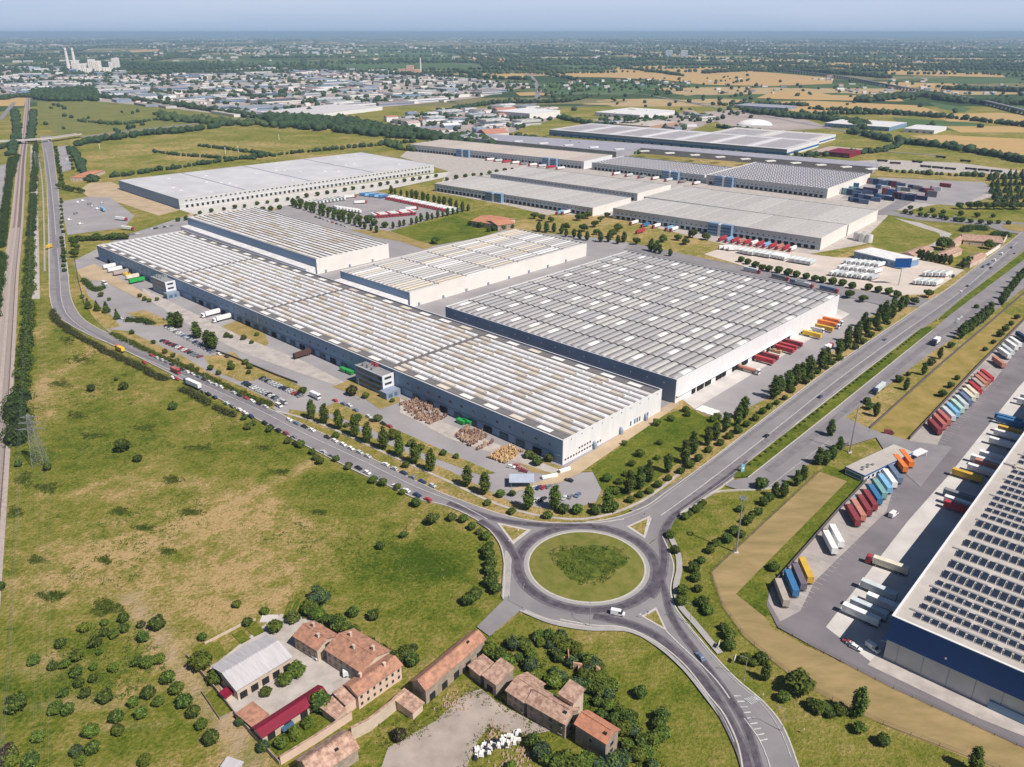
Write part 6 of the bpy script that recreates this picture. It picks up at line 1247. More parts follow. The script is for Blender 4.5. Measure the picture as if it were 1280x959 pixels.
vehicle(SEMI, (1098, 490), H2+math.pi, 'pale', 'pale lorry waiting on the parallel road before the gatehouse', cat='lorry', z=ZR, cab='navy', sc=.95)
vehicle(VAN, (1111, 543), R(-15), 'maroon', 'dark red van at the depot gate', cat='van', z=ZR)
vehicle(VAN, (1116, 646), ang((1108, 650), (1124, 638)), 'white', 'white van driving across the solar depot yard', cat='van', z=.5, sc=1.1)
vehicle(VAN, (1090, 813), R(-60), 'white', 'white van at the blue corner of the solar depot', cat='van', z=.5)
vehicle(VAN, (1275, 884), R(-40), 'white', 'white van cut by the right edge beside the depot lane', cat='van', z=.5)
cars([(1061, 806), (1065, 809), (1069, 812)], D1, '{c} car, {o} beside the kerb at the solar depot corner', 'cars at the solar depot corner', ['red', 'silver', 'white'])
vehicle(SEMI, (1107, 712), ang((1133, 720), (1080, 702)), 'cream', 'red-cabbed lorry pulling out of the solar depot docks', cat='lorry', cab='red', z=.5)
# trailers parked against the fence of the solar depot
HT = ang((971, 727), (983, 758))+math.pi
LOW = [((977, 742), 'beige'), ((989, 730), 'blue'), ((998.5, 722), 'taupe'), ((1007, 714), 'mustard'), ((1037, 679), 'white'), ((1045, 671), 'white'), ((1066, 645), 'maroon'), ((1072.5, 639), 'salmon'), ((1080, 632.5), 'maroon'), ((1087, 626), 'maroon'), ((1093, 619), 'blue'), ((1099, 612), 'teal'), ((1105.5, 605.5), 'sky'), ((1111.5, 599), 'white'), ((1118, 593.5), 'slate'), ((1125, 580), 'orange'), ((1132.5, 574), 'orange')]
for i, (p, c) in enumerate(LOW): vehicle(TRL, P(p[0], p[1]+1, 2), HT, c, f'{c} trailer, {ordw(i+1)} from the left in the fence row below the gatehouse', 'trailers along the lower fence', cat='trailer', z=.5)
UP = [((1168, 534), 'maroon'), ((1174, 528), 'rose'), ((1179.5, 523), 'rose'), ((1185, 518), 'pale'), ((1190.5, 513.5), 'sky'), ((1196, 508.5), 'mint'), ((1201, 503.5), 'pale'), ((1206, 499), 'slate'), ((1210, 494.5), 'cream'), ((1214, 490), 'cream'), ((1218, 485.5), 'red'), ((1222, 481), 'beige'), ((1225.5, 477), 'salmon'), ((1229, 473.5), 'rose'), ((1233, 470), 'red'),
      ((1248, 453), 'salmon'), ((1255, 442), 'white'), ((1259, 438), 'pale'), ((1264, 432), 'white'), ((1268.5, 428), 'white'), ((1277, 421), 'navy')]
for i, (p, c) in enumerate(UP): vehicle(TRL, P(p[0], p[1]+1, 2), HT, c, f'{c} trailer, {ordw(i+1)} from the left in the fence row beyond the gatehouse', 'trailers along the upper fence', cat='trailer', z=.5)
DK = [((1054, 755), 'white', 1), ((1064, 748), 'pale', 0), ((1084, 742), 'white', 0), ((1077, 725), 'pale', 1), ((1181, 626), 'red', 1), ((1181, 620), 'white', 0), ((1180, 611), 'grey', 0), ((1191, 586), 'mustard', 0), ((1210, 580), 'white', 1), ((1219, 574), 'salmon', 0), ((1214, 569), 'white', 1), ((1225, 564), 'white', 0),
      ((1237, 547), 'white', 0), ((1243, 537), 'white', 1), ((1248, 532), 'mustard', 0), ((1246, 521), 'blue', 0), ((1244, 517), 'blue', 1), ((1272, 498), 'white', 0), ((1276, 493), 'pale', 0)]
ux = Vector((math.cos(rzR), math.sin(rzR), 0)); 
for i, (p, c, k) in enumerate(DK): vehicle(TRL, P(*p, 3.9)+ux*6.8, rzR+math.pi, c, f'{c} trailer, {ordw(i+1)} from the blue corner, backed to the solar depot docks', 'trailers at the solar depot docks', cat='trailer', z=.5)
# lorries at the grey warehouse docks
rzD = R(46.6)-math.pi/2
DD = [((935, 462), 'salmon', 'TANK'), ((955, 451), 'red', 'TRL'), ((961, 446), 'maroon', 'TRL'), ((980, 437.5), 'red', 'TRL'), ((984, 434), 'red', 'TRL'), ((991, 430), 'maroon', 'TRL'), ((1015, 419), 'yellow', 'TRL'), ((1022, 413), 'silver', 'BOXT'), ((1030, 411), 'mustard', 'TRL'), ((1036, 406), 'orange', 'SEMI'), ((1040, 402), 'orange', 'SEMI')]
for i, (p, c, k) in enumerate(DD): vehicle(globals()[k], P(*p, 2), rzD, c, f'{c} lorry, {ordw(i+1)} from the left at the docks of the grey warehouse', 'lorries at the grey warehouse docks', cat='lorry', cab='white', z=.5)
vehicle(BOXT, (1035, 437), R(40), 'white', 'white lorry with red front turning behind the poplars', cat='lorry', cab='red', z=.4)
for i, p in enumerate(((968, 441), (1000, 417))):
    t = thing('pallet_load', ['stack of brown pallets between the red trailers', 'stack of brown cartons beside the yellow trailer'][i], 'pallets', P(*p), rzD)
    for k in range(6): b = MB(); b.box(-3+k*1.3, -1, .4, -1.9+k*1.3, 1, 2+.4*(k % 3)); b.build('pallet', paint('brown') if i else mat('raw_wood', (.45, .3, .17), .9), t)
# lorries in the front yard
rzA = R(46.4)+math.pi
for p, c, k, l, cb in (((264, 392), 'white', 'SEMI', 'left one of two white lorries backed to the long front', 'white'), ((278, 398), 'white', 'SEMI', 'right one of two white lorries backed to the long front', 'white'), ((378, 443), 'brown', 'TRL', 'dark brown open trailer backed to the long front', None),
                       ((171, 351), 'green', 'TRL', 'green trailer beside the far office block', None), ((138, 333), 'white', 'TRL', 'leftmost white trailer at the long front', None), ((144, 337), 'white', 'TRL', 'second white trailer at the long front', None), ((151, 341), 'beige', 'TRL', 'beige flat trailer beside the yellow heap', None), ((167, 346), 'cream', 'TRL', 'cream trailer just behind the green one', None)):
    vehicle(globals()[k], P(*p, 2), rzA+.05, c, l, cat='lorry' if k == 'SEMI' else 'trailer', cab=cb, z=.4)
vehicle(VAN, (131, 356), D1, 'white', 'white van on the left part of the front yard', cat='van', z=.4, sc=1.3)
vehicle(VAN, (349, 509), D1, 'white', 'white van at the end of the right car park', cat='van', z=.4); vehicle(VAN, (355, 505), D1, 'silver', 'silver van at the end of the right car park', cat='van', z=.4)
vehicle(BOXT, (394, 540-42), D1, 'white', 'white box lorry near the near office block', cat='lorry', z=.4)
vehicle(CAR, (394, 823), R(-40), 'white', 'white car parked in the farm courtyard', z=.5); vehicle(VAN, (439, 845), R(10), 'white', 'white van against the farmhouse wall', cat='van', z=.5)
for i, p in enumerate(((430, 465), (438, 468), (577, 530), (585, 531))):
    t = thing('skip', ['left', 'right', 'left', 'right'][i]+' one of two green skips '+('near the near office block' if i < 2 else 'between the wooden reel piles'), 'skip', P(*p), D1)
    b = MB(); b.hexa([(-2.6, -1.1, .4), (2.2, -1.1, .4), (2.2, 1.1, .4), (-2.6, 1.1, .4), (-3.2, -1.3, 2.6), (2.9, -1.3, 2.6), (2.9, 1.3, 2.6), (-3.2, 1.3, 2.6)]); b.build('bin', paint('green'), t)
    b = MB(); b.box(-3.1, -1.35, 2.6, 2.95, 1.35, 2.75); b.build('lid', paint('green'), t)
# heaps of wooden cable reels / pallets in the yard
WOOD = mat('reel_wood', (.36, .24, .18), .9, objvar=.3); WOODL = mat('reel_wood_pale', (.56, .38, .2), .9, objvar=.2)
reel = MB(); reel.tube((0, -.7, .9), (0, -.55, .9), .9, .9, 10); reel.tube((0, .55, .9), (0, .7, .9), .9, .9, 10); reel.tube((0, -.55, .9), (0, .55, .9), .45, .45, 8)
RE = [reel.mesh('cable_reel', [WOOD]), reel.mesh('cable_reel', [WOODL])]
def reels(quad, nx, ny, k, lab, grp, gap=.25):
    c = [P(*p) for p in quad]
    for i in range(nx):
        for j in range(ny):
            if rnd.random() < .12: continue
            p = c[0].lerp(c[1], (i+.5)/nx).lerp(c[3].lerp(c[2], (i+.5)/nx), (j+.5)/ny); p.z = .3
            o = put('cable_reel', RE[k], loc=p+Vector((rnd.uniform(-gap, gap), rnd.uniform(-gap, gap), 0)), rz=rnd.uniform(0, 3)); s = rnd.uniform(.75, 1.15); o.scale = (s, s, s*rnd.uniform(.9, 1.5)); tag(o, lab, 'cable reel', grp)
reels([(498, 506), (520, 501), (541, 512), (520, 526)], 9, 6, 0, 'brown wooden cable reel in the first heap right of the near office', 'reels in the first heap')
reels([(520, 525), (542, 512), (560, 523), (538, 532)], 8, 5, 0, 'brown wooden cable reel in the second heap right of the near office', 'reels in the second heap')
reels([(568, 545), (585, 534), (613, 546), (588, 560)], 9, 7, 0, 'brown wooden cable reel in the third heap before the docks', 'reels in the third heap')
reels([(609, 573), (634, 558), (655, 565), (632, 581)], 8, 6, 1, 'pale wooden cable reel in the heap nearest the warehouse corner', 'reels in the pale heap')
reels([(594, 562), (616, 552), (618, 555), (598, 566)], 7, 1, 0, 'dark cable reel in the single line beside the third heap', 'reels in the single line')
t = thing('yellow_heap', 'pile of yellow bins in front of the far office block', 'bins', P(159, 345), D1)
for k in range(7): b = MB(); b.box(-4+k*1.5, -2+(k % 2)*1.8, 0, -2.7+k*1.5, -.4+(k % 2)*1.8, 2.4+.5*(k % 3)); b.build('bin', paint('yellow'), t)
t = thing('canopy_shelter', 'small grey canopy over the gate of the warehouse corner lot', 'shelter', P(652, 606), R(0))
for x, y in ((-5, -3), (5, -3), (-5, 3), (5, 3)): b = MB(); b.tube((x, y, 0), (x, y, 3.4), .12, .12, 6); b.build('post', METAL, t)
b = MB(); b.hexa([(-6, -4, 3.4), (6, -4, 3.4), (6, 4, 3.6), (-6, 4, 3.6), (-6, -4, 3.6), (6, -4, 3.6), (6, 4, 3.8), (-6, 4, 3.8)]); b.build('roof', PBLUE, t)
for i, (a, c) in enumerate((((678, 600), (697, 596)), ((700, 592), (713, 588)))):
    t = thing('pipe_stack', ['left', 'right'][i]+' one of two white pipe stacks below the warehouse corner', 'pipes', P(*a), ang(a, c)); L_ = (P(*c)-P(*a)).length
    for k in range(5): b = MB(); b.tube((0, (k % 3)*.9, .6+.8*(k//3)), (L_, (k % 3)*.9, .6+.8*(k//3)), .42, .42, 8); b.build('pipe', paint('white'), t)
t = thing('sheet_stack', 'row of white sheets lying below the grey warehouse corner', 'sheets', P(868, 512), D2)
for k in range(9): b = MB(); b.box(-1+0*k, -2-k*1.3, .3, 7, -1-k*1.3, .7+.1*(k % 3)); b.build('sheet', PSKY, t)
# lorry park, trailer yards, container yard
def trucks(pts, head, cols, fmt, group, pr=SEMF, cab='red', z=.4, lim=None):
    for i, p in enumerate(pts): c = cols[i % len(cols)]; vehicle(pr, p, head+rnd.uniform(-.02, .02), c, fmt.format(o=ordw(i+1), c=c), group, cab=cab, cat='lorry' if pr in (SEMF, SEMI) else 'trailer', z=z)
trucks(pts_along((387, 256), (427, 250), 10), R(135), ['white', 'white', 'pale'], '{c} lorry, {o} from the left in the upper left row of the lorry park', 'lorries in the lorry park')
trucks(pts_along((420, 262), (448, 266), 8), R(120), ['white'], '{c} lorry, {o} from the left in the middle row of the lorry park', 'lorries in the lorry park')
trucks(pts_along((468, 272), (516, 268), 15), R(-60), ['white', 'red', 'white', 'white'], '{c} lorry, {o} from the left in the near row of the lorry park', 'lorries in the lorry park')
trucks(pts_along((488, 249), (564, 265), 24), R(-130), ['white', 'white', 'pale'], '{c} lorry, {o} from the left in the long right row of the lorry park', 'lorries in the lorry park')
trucks(pts_along((456, 245), (480, 248), 5), R(-150), ['blue', 'sky'], '{c} trailer, {o} from the left at the back of the lorry park', 'lorries in the lorry park', TRF)
trucks([(451, 255), (438, 248), (515, 263), (508, 266)], R(20), ['white'], '{c} lorry, {o} of those parked crosswise in the lorry park', 'lorries in the lorry park')
HY = R(-130)
trucks(pts_along((927, 316), (942, 319), 6), HY, ['white', 'pale'], '{c} trailer, {o} in the first group behind the round tree row', 'trailers in the pale yard', TRF)
trucks(pts_along((946, 319), (963, 322), 6), HY, ['white', 'pale'], '{c} trailer, {o} in the second group behind the round tree row', 'trailers in the pale yard', TRF)
trucks(pts_along((967, 322), (982, 325), 5), HY, ['white'], '{c} trailer, {o} in the third group behind the round tree row', 'trailers in the pale yard', TRF)
trucks(pts_along((990, 327), (1014, 331), 8), HY, ['white', 'pale'], '{c} trailer, {o} in the fourth group behind the round tree row', 'trailers in the pale yard', TRF)
trucks(pts_along((906, 312), (918, 314), 3), R(-170), ['white'], '{c} trailer, {o} of three at the left end of the pale yard', 'trailers in the pale yard', TRF)
trucks(pts_along((1042, 344), (1092, 350), 9), R(-140), ['white', 'pale', 'silver'], '{c} trailer, {o} in the near row of the central block', 'trailers in the central block', TRF)
trucks(pts_along((1052, 337), (1096, 342), 9), R(-140), ['white', 'silver'], '{c} trailer, {o} in the middle row of the central block', 'trailers in the central block', TRF)
trucks(pts_along((1060, 330), (1100, 334), 8), R(-140), ['pale', 'white'], '{c} trailer, {o} in the far row of the central block', 'trailers in the central block', TRF)
trucks(pts_along((1146, 355), (1172, 357), 7), R(-140), ['white', 'pale'], '{c} trailer, {o} in the block beside the avenue, near row', 'trailers beside the avenue', TRF)
trucks(pts_along((1158, 345), (1184, 346), 7), R(-140), ['white', 'silver'], '{c} trailer, {o} in the block beside the avenue, far row', 'trailers beside the avenue', TRF)
trucks([(1112, 331), (1119, 332)], R(-10), ['yellow', 'mustard'], '{c} trailer, {o} of two beside the small depot office', 'yellow trailers by the small office', TRF)
trucks(pts_along((903, 301), (990, 314), 12), HY, ['red', 'sky', 'red', 'salmon', 'red', 'white'], '{c} lorry, {o} from the left at the twin-office depot docks', 'lorries at the twin-office depot', SEMF)
trucks([(792, 281), (806, 284), (820, 285), (836, 288), (842, 289), (700, 268), (707, 268), (800, 292)], HY, ['white', 'blue', 'white', 'sky', 'white', 'sky', 'white', 'red'], '{c} lorry, {o} standing before the nearer ribbed depots', 'lorries before the nearer ribbed depots', SEMF)
trucks([(998, 357), (1036, 365), (1005, 359), (975, 350), (940, 341)], ang((786, 300), (1020, 352)), ['slate', 'slate', 'pale', 'grey', 'pale'], '{c} lorry, {o} on the lane behind the grey warehouse', 'lorries behind the grey warehouse', SEMF)
trucks(pts_along((612, 201), (700, 212), 9), R(-150), ['white', 'pale', 'red', 'white', 'grey'], '{c} lorry, {o} from the left before the tan-roofed depot', 'lorries before the tan-roofed depot', SEMF)
trucks(pts_along((770, 219), (870, 231), 7), R(-140), ['white', 'pale', 'grey'], '{c} lorry, {o} before the middle dark depot', 'lorries before the dark depots', SEMF)
trucks([(1191, 347), (1264, 311), (1252, 319), (1243, 327), (1236, 332), (1229, 335)], H2, ['navy', 'slate', 'white', 'white', 'slate', 'slate'], '{c} vehicle, {o} on the upper parallel road', 'vehicles on the upper parallel road', VAN, z=.5)
trucks([(1160, 270), (1195, 273)], ang((1110, 264), (1270, 280)), ['white', 'white'], '{c} van, {o} from the left on the far estate road', 'vans on the far estate road', VAN, z=.4)
trucks([(87, 276), (101, 281), (116, 259), (112, 256), (104, 252), (98, 254), (122, 262), (128, 255), (95, 268)], R(60), ['white', 'white', 'silver', 'grey', 'white'], '{c} van, {o} in the lot beside the upper boulevard', 'vans in the upper lot', VAN)
trucks([(152, 276), (160, 288)], R(-20), ['white', 'white'], '{c} lorry, {o} between the upper lot and the warehouse', 'lorries by the upper lot', SEMI); trucks([(129, 264)], R(-50), ['sky'], 'light blue {c} trailer in the upper lot'.replace('{c} ', ''), None, TRF)
trucks([(84, 200), (86, 206)], R(80), ['white', 'sky'], '{c} van, {o} in the car park right of the tree belt', 'vans in the upper car park', VAN)
cont = {}
for c in ('navy', 'maroon', 'blue', 'rose', 'slate', 'white', 'teal', 'grey'):
    b = MB(); b.box(-6.1, -1.22, 0, 6.1, 1.22, 2.59)
    for k in range(14):
        for y in (-1.26, 1.22): b.box(-5.9+k*.87, y, .1, -5.5+k*.87, y+.04, 2.5)
    cont[c] = b.mesh('container', [tarp(c)])
cn = {}
for i, (x, y, n, c) in enumerate([(x, y, n, c) for (x, y, w_, n, cs) in ((1062, 238, 10, 2, 'navy slate teal'), (1072, 247, 10, 2, 'slate navy'), (1084, 242, 7, 3, 'navy maroon'), (1098, 248, 8, 2, 'navy blue slate'), (1112, 233, 8, 3, 'slate navy maroon'), (1130, 250, 6, 3, 'navy slate'), (1140, 236, 6, 2, 'grey navy'), (1090, 230, 8, 3, 'navy slate'), (1154, 240, 6, 2, 'maroon navy'), (1054, 233, 8, 3, 'navy blue'), (1057, 243, 9, 3, 'slate teal navy'), (1066, 252, 9, 2, 'navy slate'), (1078, 228, 7, 2, 'maroon navy rose'), (1100, 236, 7, 2, 'blue slate white'), (1108, 243, 7, 3, 'maroon rose blue'), (1121, 248, 6, 3, 'maroon navy'), (1125, 238, 6, 2, 'grey white'), (1138, 244, 5, 1, 'white grey'), (1150, 250, 5, 2, 'maroon navy'), (1162, 246, 5, 3, 'maroon grey'), (1168, 238, 5, 2, 'rose white'), (1180, 234, 4, 2, 'maroon'))
                                   for k in range(w_//2) for (x, y, n, c) in [(x+k*2.2, y+k*.5, n, cs.split()[k % len(cs.split())])]]):
    for k in range(n):
        cn[c] = cn.get(c, 0)+1; p = P(x, y); p.z = .3+k*2.62
        tag(put('container', cont[c], loc=p, rz=R(-38)), f'{c} shipping container, {ordw(cn[c])} of its colour in the container yard, from the left', 'container', 'stacked shipping containers')
b = MB()
for i, (a, c) in enumerate((((1036, 205), (1049, 206)), ((1096, 202), (1112, 203)), ((1112, 205), (1131, 206)), ((1140, 203), (1149, 204)), ((1150, 209), (1205, 214)), ((1206, 212), (1262, 217)), ((1170, 197), (1179, 198)), ((1200, 202), (1210, 203)))):
    q = [P(*a), P(*c)]; t = thing('freight_wagons', ordw(i+1)+' dark string of freight wagons on the far sidings, from the left', 'wagons', q[0]); L_ = (q[1]-q[0]).length; n = max(1, int(L_/18)); rz = math.atan2(q[1].y-q[0].y, q[1].x-q[0].x); t.rotation_euler.z = rz
    for k in range(n): b = MB(); b.box(k*18, -1.5, 1.1, k*18+16.5, 1.5, 3.6); b.box(k*18+1, -1.2, .4, k*18+4, 1.2, 1.09); b.box(k*18+12, -1.2, .4, k*18+15, 1.2, 1.09); b.build('wagon', CHASS, t)
# small depot office beside the pale yard
o, rz, X, Y = frame((1080, 312), (1128, 328), (1140, 321), 7)
t = thing('office', 'small depot office with dark blue glass side and pale roof', 'office', o, rz); b = MB(); b.box(0, 0, 0, X, Y, 6.4); b.build('wall', WALLB, t); b = MB(); b.box(-.3, -.3, 6.4, X+.3, Y+.3, 7); b.build('roof', PWHITE, t)
for k in range(8): b = MB(); b.box(-.1, 2+k*Y/8.5, 2, .02, 2+k*Y/8.5+4, 5.2); b.build('window', GLASSB, t)
for i, (x, y) in enumerate(((1071, 300), (1078, 302), (1085, 303))):
    t = thing('storage_tank', ordw(i+1)+' white tank from the left behind the ribbed depot end', 'tank', P(x, y)); b = MB(); b.tube((0, 0, 0), (0, 0, 8), 4, 4, 16); b.build('shell', PWHITE, t); b = MB(); b.tube((0, 0, 8), (0, 0, 9), 4, .5, 16); b.build('lid', PLIGHTW, t)
for o in PROTO:
    for c in list(o.children): bpy.data.objects.remove(c)
    bpy.data.objects.remove(o)
# ---------------------------------------------------------------- street furniture
def pole(p, h, arm, label, group=None, az=0, name='street_lamp', cat='street lamp'):
    t = thing(name, label, cat, P(*p), az, group); b = MB(); b.tube((0, 0, 0), (0, 0, h), .13, .07, 8); b.tube((0, 0, 0), (0, 0, .5), .3, .25, 8); b.build('pole', POLEM, t)
    if arm:
        b = MB(); b.tube((0, 0, h-.1), (arm, 0, h+.25), .05, .04, 6); b.build('arm', POLEM, t); b = MB(); b.hexa([(arm-.1, -.14, h+.16), (arm+.8, -.12, h+.2), (arm+.8, .12, h+.2), (arm-.1, .14, h+.16), (arm-.1, -.12, h+.32), (arm+.7, -.08, h+.34), (arm+.7, .08, h+.34), (arm-.1, .12, h+.32)]); b.build('lamp_head', METAL, t)
    return t
for i, (p, l, a) in enumerate((((654, 762), 'tall street lamp on the lower left rim of the roundabout', 80), ((737, 785), 'tall street lamp on the lower rim of the roundabout', 90), ((862, 782), 'street lamp beside the south road nearest the roundabout', 170), ((930, 851), 'street lamp beside the small trees of the south road', 170), ((977, 916), 'street lamp near the bottom of the south road', 170))): pole(p, 10, 1.6, l, 'street lamps round the roundabout', R(a))
for i, (x, y) in enumerate(((161, 430), (191, 440), (222, 455), (257, 475), (294, 489))): pole((x, y), 9, 1.5, ordw(i+1)+' lamp post rising from the bright hedge, from the left', 'lamp posts in the bright hedge', R(-130))
for i, (x, y) in enumerate(((1163, 472), (1226, 408), (1087, 540), (1196, 437))): pole((x, y), 11, 1.6, ordw(i+1)+' lamp post along the fence of the yellow field', 'lamp posts along the yellow field', R(130))
for i, (x, y) in enumerate(((324, 414), (450, 500), (515, 480), (542, 498))): pole((x, y), 14, 1.2, ordw(i+1)+' lamp post in the yard along the long front, from the left', 'lamp posts along the long front', R(-90))
for i, (x, y) in enumerate(((518, 828), (509, 832))): pole((x, y), 6, 0, ['pale', 'thin'][i]+' wooden post at the end of the farmhouse row', None, 0, 'wooden_post', 'post')
def mast(p, h, label, ring=True, lean=None):
    t = thing('light_mast', label, 'light mast', P(*p)); b = MB(); b.tube((0, 0, 0), (0, 0, h), .4, .18, 10); b.build('pole', METAL, t); b = MB(); b.box(-.9, -.9, 0, .9, .9, .5); b.build('footing', CONC, t)
    if ring:
        b = MB()
        for k in range(12): a, c = k*math.pi/6, (k+1)*math.pi/6; b.tube((1.2*math.cos(a), 1.2*math.sin(a), h-.2), (1.2*math.cos(c), 1.2*math.sin(c), h-.2), .08, .08, 5)
        b.tube((-1.2, 0, h-.2), (1.2, 0, h-.2), .05, .05, 4); b.tube((0, -1.2, h-.2), (0, 1.2, h-.2), .05, .05, 4); b.build('ring', METAL, t)
        for k in range(8): a = k*math.pi/4; b = MB(); b.box(1.3*math.cos(a)-.3, 1.3*math.sin(a)-.3, h-.7, 1.3*math.cos(a)+.3, 1.3*math.sin(a)+.3, h-.1); b.build('floodlight', METAL, t)
mast((920, 691), 27, 'tall floodlight mast with ring head on the stubble field edge')
mast((1062, 566), 27, 'tall slender mast beside the gatehouse', False)
mast((1123, 357), 22, 'dark mast with square panel in the pale trailer yard', False)
t = thing('panel_sign', 'dark blue square panel on the mast of the pale trailer yard', 'sign', P(1123, 357), R(0)); b = MB(); b.box(-7, -.6, 16, 7, -.25, 24); b.build('panel', NAVY, t); b = MB(); b.box(-7.2, -.65, 15.8, 7.2, -.62, 16.1); b.box(-7.2, -.65, 23.9, 7.2, -.62, 24.2); b.build('frame', METAL, t)
t = thing('totem_sign', 'blue pointed totem sign at the tip of the avenue median', 'sign', P(928, 591), R(20)); b = MB()
b.hexa([(-.9, -.15, .7), (.9, -.15, .7), (.9, .15, .7), (-.9, .15, .7), (-1.3, -.1, 5.6), (1.0, -.1, 4.2), (1.0, .1, 4.2), (-1.3, .1, 5.6)]); b.build('panel', paint('sky'), t); b = MB(); b.tube((-1.1, 0, 0), (-1.1, 0, 8.5), .1, .05, 8); b.build('pole', POLEM, t)
b = MB(); b.tube((0, -.2, 2.6), (0, -.16, 2.6), .55, .55, 12); b.build('emblem', paint('white'), t)
for i, (x, y, l) in enumerate(((898, 811, 'white sign board on the lawn beside the south road, upper one'), (918, 829, 'white sign board on the lawn beside the south road, lower one'), (953, 874, 'small white traffic sign at the zebra crossing'), (1004, 918, 'small white marker post on the lower right lawn'))):
    t = thing('sign_board', l, 'sign', P(x, y), R(60)); w_ = 1.1 if i < 2 else .35; b = MB(); b.box(-w_, -.04, 1.5, w_, .04, 3.2 if i < 2 else 2.2); b.build('panel', PSKY, t)
    for s in (-1, 1): b = MB(); b.tube((s*w_*.7, .08, 0), (s*w_*.7, .08, 3), .05, .05, 6); b.build('post', METAL, t)
for i, (x, y) in enumerate(((809, 771), (800, 774), (815, 736), (648, 668), (805, 648), (811, 660))):
    t = thing('traffic_sign', ordw(i+1)+' small traffic sign on the islands of the roundabout', 'sign', P(x, y), 0, 'traffic signs round the roundabout'); b = MB(); b.tube((0, 0, 0), (0, 0, 2.4), .04, .04, 6); b.build('post', METAL, t); b = MB(); b.tube((0, -.06, 2.3), (0, -.03, 2.3), .38, .38, 12); b.build('disc', PSKY if i % 2 else BLUE, t)
# lattice pylon and its wires
def pylon(p, h, rz, label, wd=5.0, arms=((.72, 7), (.84, 5.5), (.95, 4))):
    t = thing('pylon', label, 'pylon', P(*p), rz); b = MB(); lv = [0, .14, .27, .39, .5, .6, .69, .77, .84, .9, .95, 1]
    def hw(f): return wd/2*(1-f)**.9+.45
    for s in ((1, 1), (1, -1), (-1, 1), (-1, -1)):
        for i in range(len(lv)-1): a, c = lv[i], lv[i+1]; b.tube((s[0]*hw(a), s[1]*hw(a), h*a), (s[0]*hw(c), s[1]*hw(c), h*c), .13, .11, 4)
    b.build('leg_frame', METAL, t); b = MB()
    for i in range(len(lv)-1):
        a, c = lv[i], lv[i+1]; A0, C1 = hw(a), hw(c)
        for (x0, y0, x1, y1) in ((-1, -1, 1, -1), (1, -1, 1, 1), (1, 1, -1, 1), (-1, 1, -1, -1)):
            b.tube((x0*A0, y0*A0, h*a), (x1*C1, y1*C1, h*c), .07, .07, 3); b.tube((x1*A0, y1*A0, h*a), (x0*C1, y0*C1, h*c), .07, .07, 3); b.tube((x0*C1, y0*C1, h*c), (x1*C1, y1*C1, h*c), .06, .06, 3)
    b.build('bracing', METAL, t)
    for f, e in arms:
        b = MB()
        for s in (-1, 1):
            for y in (-.5, .5): b.tube((0, y, h*f+.9), (s*e, 0, h*f), .08, .06, 3); b.tube((0, y, h*f-.3), (s*e, 0, h*f), .08, .06, 3)
        b.build('cross_arm', METAL, t)
        for s in (-1, 1): b = MB(); b.tube((s*e, 0, h*f), (s*e, 0, h*f-1.6), .09, .09, 5); b.build('insulator', DARK, t)
    return t
PY = pylon((51, 581), 28, R(8), 'steel lattice pylon on the meadow beside the railway')
pa = P(51, 581); far_p = P(48, 212); pylon((48, 212), 28, R(5), 'small lattice pylon by the overpass on the upper boulevard'); near_p = pa+(pa-P(55, 430)).normalized()*330
t = thing('power_line', 'thin power cables running down the left side past the pylon', 'cables')
for f, e in ((.72, 7), (.84, 5.5), (.95, 4)):
    for s in (-1, 1):
        b = MB()
        for a, c in ((far_p, pa), (pa, near_p)):
            n = 14
            for k in range(n):
                def q(u): v = a.lerp(c, u); return Vector((v.x+s*e, v.y, 28*f-1.6-9*4*u*(1-u)))
                b.tube(q(k/n), q((k+1)/n), .022, .022, 3)
        b.build('cable', METAL, t)
# fences
def fence(label, pts, h=1.8, step=4, m=METAL, solid=False):
    q = wline(pts); t = thing('fence', label, 'fence', q[0]); qq = [p-q[0] for p in q]; pp = resample(qq, step); b = MB()
    for z in ((.3, .9, 1.5) if not solid else (.0,)): ribbon(b, qq, .06 if not solid else .3, z+.3, z+(.36 if not solid else h))
    b.build('rail' if not solid else 'panel', m, t)
    for p in pp[:290]: b = MB(); b.box(p.x-.06, p.y-.06, 0, p.x+.06, p.y+.06, h+.3); b.build('post', m, t)
FD = mat('fence_dark', (.13, .11, .12), .8)
fence('dark fence between the grass bank and the parked trailers', [(964, 735), (1049, 638), (1083, 602)], 2, 5, FD, True); fence('dark fence between the yellow field and the upper trailers', [(1137, 550), (1222, 459), (1285, 396)], 2, 5, FD, True)
fence('dark hedge-lined fence on the upper side of the yellow field', [(1088, 536), (1170, 462), (1254, 390), (1283, 365)], 1.8, 5, FD, True)
fence('thin fence along the stubble field edge on the lawn side', [(1025, 590), (889, 717), (903, 758), (930, 796), (967, 828), (1005, 858), (1100, 905), (1290, 978)], 1.2, 8, FD)
fence('fence between car parks and front yard', [(270, 440), (290, 447), (345, 470), (372, 480)], 1.6, 5, FD, True); fence('fence beside the boulevard bend and front yard', [(93, 322), (98, 350), (106, 382)], 1.6, 5, FD, True)
fence('dark wall at the lower side of the gatehouse lane', [(1030, 580), (1060, 556)], 1.8, 5, FD, True)
fence('dark edge fence at the lower boundary of the solar depot', [(972, 785), (1012, 808), (1120, 864), (1290, 942)], 1.0, 6, FD)
